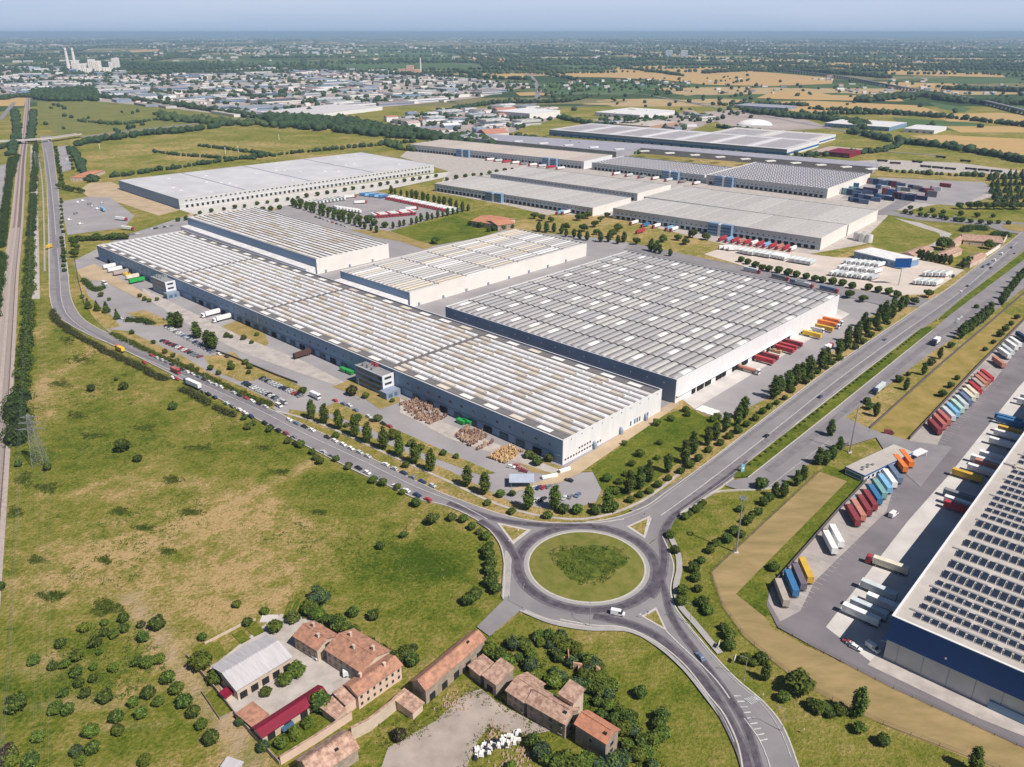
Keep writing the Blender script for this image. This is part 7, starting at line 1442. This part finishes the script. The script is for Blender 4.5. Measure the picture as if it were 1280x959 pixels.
# white tarpaulin heap by the derelict row
t = thing('wrapped_bales', 'heap of white and black wrapped bales in the gravel yard', 'bales', P(623, 932)); r = random.Random(3)
for k in range(90):
    x = r.uniform(-7, 7); y = r.uniform(-2.4, 2.4)+x*.45; b = MB(); z = r.uniform(0, .9); b.hexa([(x-.6, y-.5, z), (x+.6, y-.6, z), (x+.5, y+.5, z), (x-.6, y+.6, z), (x-.4, y-.35, z+.8), (x+.45, y-.4, z+.9), (x+.35, y+.3, z+.75), (x-.4, y+.4, z+.85)]); b.build('bale', PSKY if k % 3 else CHASS, t)
b = MB(); r = random.Random(4)
for k in range(260):
    c = ((620, 915), (640, 955), (565, 880), (650, 945))[k % 4]; p = P(*c)+Vector((r.gauss(0, 2.6), r.gauss(0, 2.2), 0)); s = r.uniform(.12, .42); b.hexa([(p.x-s, p.y-s, 0), (p.x+s, p.y-s, 0), (p.x+s, p.y+s, 0), (p.x-s, p.y+s, 0), (p.x-s*.5, p.y-s*.6, s+.3), (p.x+s*.5, p.y-s*.4, s+.2), (p.x+s*.4, p.y+s*.5, s+.35), (p.x-s*.5, p.y+s*.4, s+.25)])
b.build('rubble', mat('rubble', (.42, .31, .22), .95, objvar=.1, var=.2, scale=2), kind='stuff')
# ---------------------------------------------------------------- the far country
def scene_px(v):
    """photo x of a ground point (used only to count things from left to right)"""
    return PW/2+FPX*v.x/max(1, v.y*math.cos(PITCH)+(CAM_H-v.z)*math.sin(PITCH))
PINK = mat('town_ground', (.42, .35, .33), .95, scale=.01, col2=(.30, .26, .24), world=True, detail=9)
E1 = [(-10, 97), (60, 92), (200, 94), (330, 84), (470, 88), (610, 100), (660, 108), (600, 122), (560, 127), (470, 135), (330, 150), (210, 135), (60, 121), (-10, 118)]
E2 = [(480, 150), (560, 136), (690, 134), (705, 146), (660, 158), (625, 172), (560, 172), (500, 160)]
E3 = [(640, 112), (700, 103), (800, 100), (870, 103), (860, 112), (760, 114), (690, 118)]
E4 = [(740, 150), (800, 140), (870, 142), (900, 150), (860, 164), (780, 160)]
E5 = [(-10, 84), (90, 78), (160, 86), (150, 94), (-10, 98)]
E6 = [(200, 62), (330, 58), (440, 56), (470, 60), (460, 66), (340, 70)]
flat('town_ground', E1, .2, PINK); flat('town_ground', E2, .2, PINK); flat('town_ground', E4, .2, PINK); flat('town_ground', E5, .2, PINK)
flat('far_yard', [(880, 140), (960, 135), (1040, 160), (960, 165), (900, 155)], .2, PINK)
SHC = {'white': PWHITE, 'cream': mat('far_roof_cream', (.52, .46, .41), .8), 'pinkish': mat('far_roof_pink', (.46, .34, .30), .8), 'grey': mat('far_roof_grey', (.36, .35, .38), .8), 'blue-grey': mat('far_roof_blue', (.3, .38, .5), .7), 'terracotta': mat('far_roof_tile', (.42, .2, .15), .9), 'dark': mat('far_roof_dark', (.14, .14, .17), .8)}
WALLS = [WALLW, WALLC, GREYP, WALLG]
r = random.Random(77)
def fill(poly, n, smin, smax, hmin, hmax, rot, cols, where, cat, group, smode=False, ratio=(.35, .8)):
    q = [P(*p).xy for p in poly]; x0, x1 = min(p.x for p in q), max(p.x for p in q); y0, y1 = min(p.y for p in q), max(p.y for p in q); got = []; tries = 0
    while len(got) < n and tries < n*60:
        tries += 1; x, y = r.uniform(x0, x1), y0+(y1-y0)*r.random()**1.5
        if not inpoly(x, y, q): continue
        L_ = r.uniform(smin, smax); W_ = L_*r.uniform(*ratio)
        if any(abs(x-g[0]) < (L_+g[2])*.46 and abs(y-g[1]) < (W_+g[3])*.62 for g in got): continue
        got.append((x, y, L_, W_, r.uniform(hmin, hmax), r.choice(cols), R(rot)+r.choice((0, 0, math.pi/2))+r.uniform(-.06, .06), r.random()))
    got.sort(key=lambda g: scene_px(Vector((g[0], g[1], 0)))); ct = {}
    sb = {}
    for i, (x, y, L_, W_, h, c, a, t_) in enumerate(got):
        b = MB()
        if c == 'terracotta' or (t_ < .25 and L_ < 60): b.box(-L_/2, -W_/2, 0, L_/2, W_/2, h, 1); k = h+W_*.18; b.hexa([(-L_/2-.5, -W_/2-.5, h), (L_/2+.5, -W_/2-.5, h), (L_/2+.5, W_/2+.5, h), (-L_/2-.5, W_/2+.5, h), (-L_/2, -.2, k), (L_/2, -.2, k), (L_/2, .2, k), (-L_/2, .2, k)], 0)
        else:
            b.box(-L_/2, -W_/2, 0, L_/2, W_/2, h, 1, top=0)
            for s in range(int(L_/14)): b.box(-L_/2+4+s*14, -W_*.4, h, -L_/2+7+s*14, W_*.4, h+.5, 2)
            b.box(-L_/2-.1, -W_/2-.15, h*.35, L_/2+.1, -W_/2-.02, h*.6, 2)
        wm = WALLS[i % 4]
        if smode:
            M = Matrix.Translation((x, y, 0)) @ Matrix.Rotation(a, 4, 'Z'); B2 = sb.setdefault(c, MB()); off = len(B2.v); B2.v += [tuple(M @ Vector(v)) for v in b.v]; B2.f += [tuple(off+j for j in f) for f in b.f]; B2.m += b.m
        else:
            ct[c] = ct.get(c, 0)+1; o = b.build('shed' if L_ > 24 else 'house', [SHC[c], wm, GLASSB if i % 3 else PGREY]); o.location = (x, y, 0); o.rotation_euler = (0, 0, a)
            tag(o, f'{c}-roofed building, {ordw(ct[c])} of its colour from the left, {where}', cat, group)
    for c, B2 in sb.items(): B2.build(where.replace(' ', '_'), [SHC[c], WALLC, PGREY], kind='stuff')
CL = ['white', 'cream', 'pinkish', 'pinkish', 'grey', 'white', 'blue-grey', 'cream', 'dark', 'terracotta', 'grey', 'cream']
fill(E1, 170, 50, 170, 6, 9, 40, [c for c in CL if c != 'terracotta'], 'far industrial estate', 'industrial building', 'buildings of the far industrial estate')
fill(E2, 46, 18, 70, 6, 12, 35, CL, 'estate before the long blue-banded shed', 'building', 'buildings of the small estate')
fill(E3, 30, 12, 26, 5, 9, 30, ['terracotta', 'cream', 'terracotta', 'white'], 'village among the wheat', 'house', 'houses of the village among the wheat')
fill(E4, 14, 20, 60, 6, 9, 20, CL, 'cluster right of the small estate', 'building', 'buildings right of the small estate')
fill(E5, 40, 30, 90, 8, 18, 20, [c for c in CL if c != 'terracotta'], 'town at the far left', 'building', 'buildings of the far left town')
fill(E1, 380, 10, 34, 4, 7, 40, CL, 'far estate outbuildings', '', '', True)
fill(E6, 160, 15, 60, 5, 14, 10, CL, 'distant town', '', '', True)
fill([(0, 62), (640, 50), (1280, 52), (1280, 80), (640, 74), (0, 80)], 600, 14, 60, 5, 12, 10, CL, 'distant farms', '', '', True)
fill([(640, 46), (1280, 46), (1280, 54), (640, 52)], 200, 30, 120, 7, 18, 10, CL, 'horizon villages', '', '', True); fill([(0, 46), (640, 46), (640, 54), (0, 60)], 300, 30, 140, 7, 20, 10, CL, 'horizon towns', '', '', True)
fill([(880, 100), (1090, 96), (1280, 108), (1280, 120), (1180, 118), (900, 118)], 60, 12, 30, 5, 8, 10, ['terracotta', 'white', 'cream'], 'farms among the wheat', 'farmhouse', 'farms among the wheat')
def block(name, label, cat, W, S, E, h, roofm, wallm, rot=None, extra=None):
    o, rz, X, Y = frame(W, S, E, h, rot); t = thing(name, label, cat, o, rz); b = MB(); b.box(0, 0, 0, X, Y, h-.4); b.build('wall', wallm, t); b = MB(); b.box(-.3, -.3, h-.4, X+.3, Y+.3, h); b.build('roof', roofm, t)
    for k in range(int(Y/14)): b = MB(); b.box(-.3, 3+k*14, 1, -.02, 9+k*14, h*.5); b.build('doorway', GLASSB, t)
    return t
block('shed', 'white low shed with grey side right of the wheat, larger one', 'warehouse', (1065, 151), (1112, 159), (1157, 155), 9, PWHITE, WALLB, 50)
block('shed', 'white low shed right of the wheat, smaller one', 'warehouse', (1148, 159), (1168, 163), (1195, 159), 8, PWHITE, WALLW, 50)
block('shed', 'slate-roofed shed behind the white dome', 'warehouse', (935, 130), (980, 135), (990, 132), 8, mat('far_roof_slate', (.3, .3, .36), .8), WALLG, 50)
block('shed', 'wide white shed behind the long blue-banded building', 'warehouse', (778, 138), (800, 144), (866, 140), 10, PWHITE, WALLW, 50)
block('shed', 'tan low building just behind the long blue-banded shed', 'warehouse', (770, 154), (812, 158), (840, 152), 8, GROOF2, BRICK, 50)
block('shed', 'red-roofed yard building beside the end of the long blue-banded shed', 'warehouse', (1022, 188), (1058, 193), (1078, 186), 5, SHC['pinkish'], BRICK, 50)
block('tank_hall', 'deep red hall beside the end of the long blue-banded shed', 'hall', (1050, 188), (1062, 192), (1070, 187), 8, REDR, REDR, 50)
block('shed', 'long grey shed in the far estate above the dark tree belt', 'warehouse', (322, 140), (383, 144), (455, 132), 10, mat('far_roof_g2', (.55, .52, .54), .8), WALLW, 60)
block('apartment_block', 'pale apartment slab, nearest the small estate', 'apartments', (655, 137), (662, 142), (688, 137), 16, WALLW, WALLC, 50)
t = thing('dome', 'white inflated sports dome beyond the long blue-banded shed', 'dome', P(943, 157)); b = MB(); n = 20; rx, ry, hh = 42, 28, 14
for i in range(5):
    for k in range(n):
        a, c = 2*math.pi*k/n, 2*math.pi*(k+1)/n; u, v = math.pi/2*i/5, math.pi/2*(i+1)/5
        b.face([(rx*math.cos(u)*math.cos(a), ry*math.cos(u)*math.sin(a), hh*math.sin(u)), (rx*math.cos(u)*math.cos(c), ry*math.cos(u)*math.sin(c), hh*math.sin(u)), (rx*math.cos(v)*math.cos(c), ry*math.cos(v)*math.sin(c), hh*math.sin(v)), (rx*math.cos(v)*math.cos(a), ry*math.cos(v)*math.sin(a), hh*math.sin(v))])
b.build('membrane', PWHITE, t); b = MB(); b.box(-rx, -ry-3, 0, rx, -ry, 3); b.build('entrance', GREYP, t)
# grain works with its silos and chimneys at the far left
t = thing('grain_works', 'pale silo blocks of the works on the left horizon', 'factory', P(118, 91)); o = P(118, 91)
def at(x, y): v = P(x, y)-o; return v.x, v.y
for x0, x1, y, h in ((91, 96, 90, 52), (96.5, 100, 91, 62), (101, 108, 90, 42), (112, 119, 90, 64), (119, 126, 90.5, 58), (137, 141, 88, 45), (141.5, 146, 87.5, 62), (146.5, 150, 88, 66), (104, 112, 92, 26), (126, 136, 90, 22)):
    a, c = at(x0, y), at(x1, y); b = MB(); w_ = c[0]-a[0]
    b.box(a[0], a[1], 0, c[0], a[1]+w_*.8, h); b.build('silo_block', WALLC if h < 60 else WALLW, t)
    for k in range(3): b = MB(); b.tube((a[0]+w_*(k+.5)/3, a[1]-w_*.12, 0), (a[0]+w_*(k+.5)/3, a[1]-w_*.12, h*.92), w_/6.2, w_/6.2, 10); b.build('silo', WALLC, t)
for i, x in enumerate((86.5, 95)):
    t = thing('chimney', ['left', 'right'][i]+' one of two tall pale chimneys at the far left works', 'chimney', P(x, 88)); b = MB(); b.tube((0, 0, 0), (0, 0, 118), 9, 6, 14); b.build('shaft', WALLC, t); b = MB(); b.tube((0, 0, 100), (0, 0, 108), 6.8, 6.6, 14); b.build('band', GREYP, t)
t = thing('power_station', 'pink block of the works below the middle horizon', 'factory', P(508, 93))
for x, w_, h in ((-40, 38, 26), (0, 36, 42), (38, 30, 24)): b = MB(); b.box(x, 0, 0, x+w_, 40, h); b.build('block', mat('pink_block', (.55, .36, .28), .9), t)
t = thing('chimney', 'slim chimney beside the pink works', 'chimney', P(526, 92)); b = MB(); b.tube((0, 0, 0), (0, 0, 76), 4.5, 3.5, 12); b.build('shaft', WALLC, t); b = MB(); b.tube((0, 0, 60), (0, 0, 66), 4.2, 4.1, 12); b.build('band', GREYP, t)
for i, x in enumerate((836, 855)):
    t = thing('tower_block', ['left', 'right'][i]+' one of two pale tower blocks near the horizon', 'tower block', P(x, 72)); b = MB(); b.box(-28, 0, 0, 28, 40, 55); b.build('wall', WALLW, t)
    for k in range(5): b = MB(); b.box(-26, -.5, 6+k*9.5, 26, -.05, 10+k*9.5); b.build('window_band', GLASSB, t)
# overpass over the railway and the boulevard
t = thing('overpass', 'concrete overpass crossing the railway at the upper left', 'bridge', P(0, 182)); o = P(0, 182)
q = [P(x, y)-o for x, y in ((-60, 186), (0, 181.5), (40, 179.5), (64, 177.5), (100, 172))]; b = MB(); ribbon(b, q, 13, 6.2, 7.6); b.build('deck', CONC, t)
b = MB(); ribbon(b, q, .4, 7.6, 8.6, off=6.3); ribbon(b, q, .4, 7.6, 8.6, off=-6.3); b.build('parapet', CONC_D, t); b = MB(); ribbon(b, q, 9, 7.62); b.build('carriageway', ASPH, t)
for x in (-20, 12, 22, 45, 62): p = P(x, 181.5-x*.06)-o; b = MB(); b.box(p.x-1.2, p.y-4, 0, p.x+1.2, p.y+4, 6.2); b.build('pier', CONC_D, t)
b = MB(); qq = smooth(wline([(100, 172), (160, 164), (220, 158), (290, 150), (340, 150), (420, 158)]), 6); ribbon(b, qq, 10, .2, 1.2); b.build('embankment_road', ASPH, kind='structure')
b = MB()
for pts, w_ in (([(664, 135), (672, 118), (668, 100), (655, 92), (610, 84), (560, 78)], 16), ([(668, 116), (720, 117), (800, 118), (860, 128), (900, 130)], 12), ([(860, 128), (980, 150), (1100, 172), (1290, 200)], 14), ([(600, 142), (664, 138), (740, 132)], 10), ([(0, 150), (18, 128)], 12), ([(900, 178), (1050, 186), (1180, 195)], 9), ([(420, 150), (520, 160), (600, 166)], 9), ([(0, 118), (200, 128), (330, 148)], 9)):
    ribbon(b, smooth(wline(pts), 6), w_, .45)
b.build('country_road', ASPH, kind='structure')
# viaduct of the railway on the right horizon
t = thing('viaduct', 'long dark rail viaduct crossing the fields at the right', 'viaduct', P(1049, 98)); o = P(1049, 98)
vq = smooth([P(x, y)-o for x, y in ((979, 90), (1049, 98), (1120, 111), (1184, 122), (1227, 130), (1290, 146))], 6); b = MB(); ribbon(b, vq, 13, 9, 12); b.build('deck', mat('viaduct_concrete', (.2, .2, .22), .9), t)
for p in resample(vq, 32)[:150]: b = MB(); b.box(p.x-3, p.y-3, 0, p.x+3, p.y+3, 9); b.build('pier', mat('viaduct_concrete', (.2, .2, .22)), t)
# masts on the far meadow
for i, (x, y, l) in enumerate(((125, 187, 'thin white mast on the far meadow, left one'), (282, 192, 'left of the two white masts on the far meadow'), (298, 190, 'right of the two white masts on the far meadow'), (349, 175, 'white post on the upper far meadow'))):
    t = thing('meadow_mast', l, 'mast', P(x, y)); b = MB(); b.tube((0, 0, 0), (0, 0, 11), .5, .35, 6); b.build('pole', PSKY, t); b = MB(); b.box(-1.2, -.2, 9, 1.2, .2, 9.6); b.build('cross_bar', PSKY, t)
# woods, belts and hedgerows too far off to count
ico = bmesh.new(); bmesh.ops.create_icosphere(ico, subdivisions=1, radius=1); IV = np.array([v.co[:] for v in ico.verts]); IF = np.array([[v.index for v in f.verts] for f in ico.faces]); ico.free()
rng = np.random.default_rng(5)
LF1 = mat('wood_dark', (.018, .04, .018), .9, scale=.12, col2=(.05, .085, .03), world=True, fac=(.4, .62), detail=4); LF2 = mat('wood_mid', (.035, .065, .022), .9, scale=.1, col2=(.075, .105, .035), world=True, fac=(.4, .62), detail=4)
def clumps(name, pts, rad, m, hz=.85):
    """pts (n, 2), rad (n,): ragged low crowns joined in one mesh"""
    n = len(pts)
    if not n: return
    V = IV[None]*(rad[:, None, None]*rng.uniform(.72, 1.25, (n, len(IV), 1))); V = V*np.array([1, 1, hz]); V[..., 0] += pts[:, 0:1]; V[..., 1] += pts[:, 1:2]; V[..., 2] += rad[:, None]*hz*.75
    F = (IF[None]+(np.arange(n)*len(IV))[:, None, None]).reshape(-1, 3); me = bpy.data.meshes.new(name); me.vertices.add(V.size//3); me.vertices.foreach_set('co', V.reshape(-1).astype(np.float32))
    me.loops.add(F.size); me.loops.foreach_set('vertex_index', F.ravel().astype(np.int32)); me.polygons.add(len(F)); me.polygons.foreach_set('loop_start', np.arange(0, F.size, 3, dtype=np.int32)); me.polygons.foreach_set('loop_total', np.full(len(F), 3, dtype=np.int32)); me.update(); me.materials.append(m)
    return put(name, me, kind='stuff')
def belt(pts, wd, rad, m=None, dn=1.0, nm='tree_belt'):
    q = resample(smooth(wline(pts), 6), rad*.9/dn); out = []
    for i, p in enumerate(q):
        for _ in range(max(1, int(wd/rad*.6))): v = p+offs(q, i)*r.uniform(-wd/2, wd/2); out.append((v.x+r.uniform(-2, 2), v.y+r.uniform(-2, 2)))
    if len(out) > 6000: out = out[::len(out)//6000+1]
    clumps(nm, np.array(out), np.array([rad*r.uniform(.65, 1.25) for _ in out]), m or (LF1 if r.random() < .6 else LF2))
def wood(poly, rad, dn=1.0, m=None):
    q = [P(*p).xy for p in poly]; x0, x1 = min(p.x for p in q), max(p.x for p in q); y0, y1 = min(p.y for p in q), max(p.y for p in q); n = int(dn*(x1-x0)*(y1-y0)/(rad*rad*1.4)); out = []
    for _ in range(min(n, 14000)):
        x, y = r.uniform(x0, x1), r.uniform(y0, y1)
        if inpoly(x, y, q): out.append((x, y))
    clumps('wood', np.array(out), np.array([rad*r.uniform(.65, 1.3) for _ in out]), m or LF1)
wood([(38, 117), (118, 112), (124, 127), (60, 127), (45, 124)], 11, .7); wood([(195, 142), (260, 152), (330, 155), (345, 160), (300, 158), (205, 152)], 8, .4, LF2); wood([(330, 146), (380, 148), (440, 152), (505, 165), (600, 176), (620, 184), (480, 172), (400, 164), (340, 160)], 9, .7)
belt([(120, 122), (200, 130), (280, 142), (330, 150)], 18, 9, LF1); belt([(95, 183), (130, 176), (180, 170), (240, 164), (300, 155)], 26, 8, LF1); belt([(100, 152), (150, 156), (200, 150), (260, 148)], 12, 6, LF2, .6); belt([(190, 190), (240, 196), (320, 200)], 6, 4, LF1, .6); belt([(250, 183), (320, 192), (345, 196)], 5, 4, LF1, .7)
belt([(142, 222), (240, 208), (340, 195), (455, 184), (520, 178)], 7, 5, LF1, .55); belt([(0, 125), (20, 122), (38, 122)], 30, 9, LF1); belt([(18, 140), (22, 165), (14, 195)], 10, 6, LF1); belt([(42, 140), (40, 165), (38, 178)], 8, 6, LF1); belt([(16, 182), (0, 186), (-20, 190)], 12, 6, LF1)
belt([(115, 228), (105, 216), (98, 200), (88, 186)], 9, 5, LF1); belt([(636, 170), (680, 177), (760, 190), (800, 193)], 14, 6, LF1, .8); belt([(560, 140), (620, 130), (700, 128), (735, 122)], 14, 8, LF1); belt([(700, 148), (740, 156), (790, 158), (830, 150)], 16, 7, LF1)
belt([(935, 140), (980, 146), (1060, 154), (1080, 162)], 40, 9, LF1); belt([(1060, 166), (1120, 178), (1200, 188), (1290, 205)], 22, 8, LF1); belt([(870, 190), (940, 196), (1020, 200)], 6, 5, LF1, .3); belt([(990, 192), (1010, 196), (1100, 190), (1130, 178)], 10, 6, LF1, .8); belt([(900, 160), (960, 168), (1010, 172)], 8, 6, LF1, .7)
belt([(1085, 212), (1150, 218), (1230, 222), (1290, 226)], 7, 5, LF2, .5); belt([(980, 146), (1060, 143), (1160, 146), (1290, 160)], 12, 8, LF1, .5); belt([(900, 132), (960, 132), (1010, 133)], 16, 8, LF1); belt([(1012, 137), (1100, 141), (1180, 148)], 12, 8, LF1, .6); belt([(1080, 128), (1150, 120), (1200, 128), (1290, 132)], 60, 11, LF1, .8); belt([(1180, 112), (1250, 114), (1300, 116)], 50, 11, LF1)
belt([(480, 178), (500, 186), (520, 190)], 14, 6, LF2, .5); belt([(460, 92), (560, 96), (660, 100)], 30, 12, LF1, .6); belt([(130, 80), (260, 83), (430, 88)], 60, 12, LF1, .6); belt([(430, 78), (600, 79), (640, 86)], 50, 12, LF1, .6); belt([(0, 104), (50, 102), (120, 104), (200, 110)], 20, 9, LF1, .6); belt([(200, 118), (280, 116), (330, 122), (420, 116)], 14, 8, LF1, .6)
belt([(420, 128), (500, 126), (560, 120)], 12, 8, LF1, .7); belt([(240, 104), (330, 100), (400, 106)], 10, 8, LF2, .5); belt([(520, 146), (600, 150), (680, 152)], 10, 6, LF1, .5); belt([(690, 110), (780, 104), (860, 110)], 12, 7, LF2, .5); belt([(640, 82), (760, 80), (900, 82)], 60, 12, LF1, .6); belt([(880, 92), (960, 88), (1040, 92), (1110, 98)], 50, 13, LF1, .8)
for _ in range(170):
    y = 50+43*r.random(); x = r.uniform(-30, 1310); p = P(x, y); D_ = p.y; L_ = r.uniform(.08, .4)*D_; a = R(r.choice((12, 12, 100)))+r.uniform(-.15, .15); rad = 6+D_*.0009; n = int(min(60, L_/(rad*1.1)))
    if n < 3: continue
    px = np.array([[p.x+math.cos(a)*L_*(k/n-.5)+r.uniform(-rad, rad), p.y+math.sin(a)*L_*(k/n-.5)+r.uniform(-rad, rad)] for k in range(n) if r.random() < .85])
    clumps('hedgerow', px, rng.uniform(.6, 1.3, len(px))*rad, LF1 if r.random() < .7 else LF2)
for poly, n, rad in ((E1, 950, 8), (E2, 260, 5.5), (E4, 120, 6), (E3, 90, 6), (E5, 300, 9), ([(880, 104), (1280, 100), (1280, 165), (900, 150)], 100, 7), ([(60, 130), (310, 150), (200, 165), (50, 172)], 22, 6), ([(560, 105), (940, 95), (940, 150), (700, 145)], 150, 7)):
    q = [P(*p).xy for p in poly]; x0, x1 = min(p.x for p in q), max(p.x for p in q); y0, y1 = min(p.y for p in q), max(p.y for p in q)
    out = [(x, y) for x, y in ((r.uniform(x0, x1), r.uniform(y0, y1)) for _ in range(n*3)) if inpoly(x, y, q)][:n]; clumps('scattered_trees', np.array(out), rng.uniform(.6, 1.3, len(out))*rad, LF1)
# ---------------------------------------------------------------- haze
def haze():
    b = MB(); b.box(-80000, -2500, -1.8, 80000, 89000, CAM_H+14); m = bpy.data.materials.new('haze_air'); m.use_nodes = True; n = m.node_tree.nodes; L = m.node_tree.links
    n.remove(n['Principled BSDF']); v = n.new('ShaderNodeVolumePrincipled'); v.inputs['Density'].default_value = 5.6e-5; v.inputs['Color'].default_value = (.52, .73, 1, 1); v.inputs['Anisotropy'].default_value = .0
    L.new(v.outputs[0], n['Material Output'].inputs['Volume']); b.build('haze', m, kind='stuff')
haze()
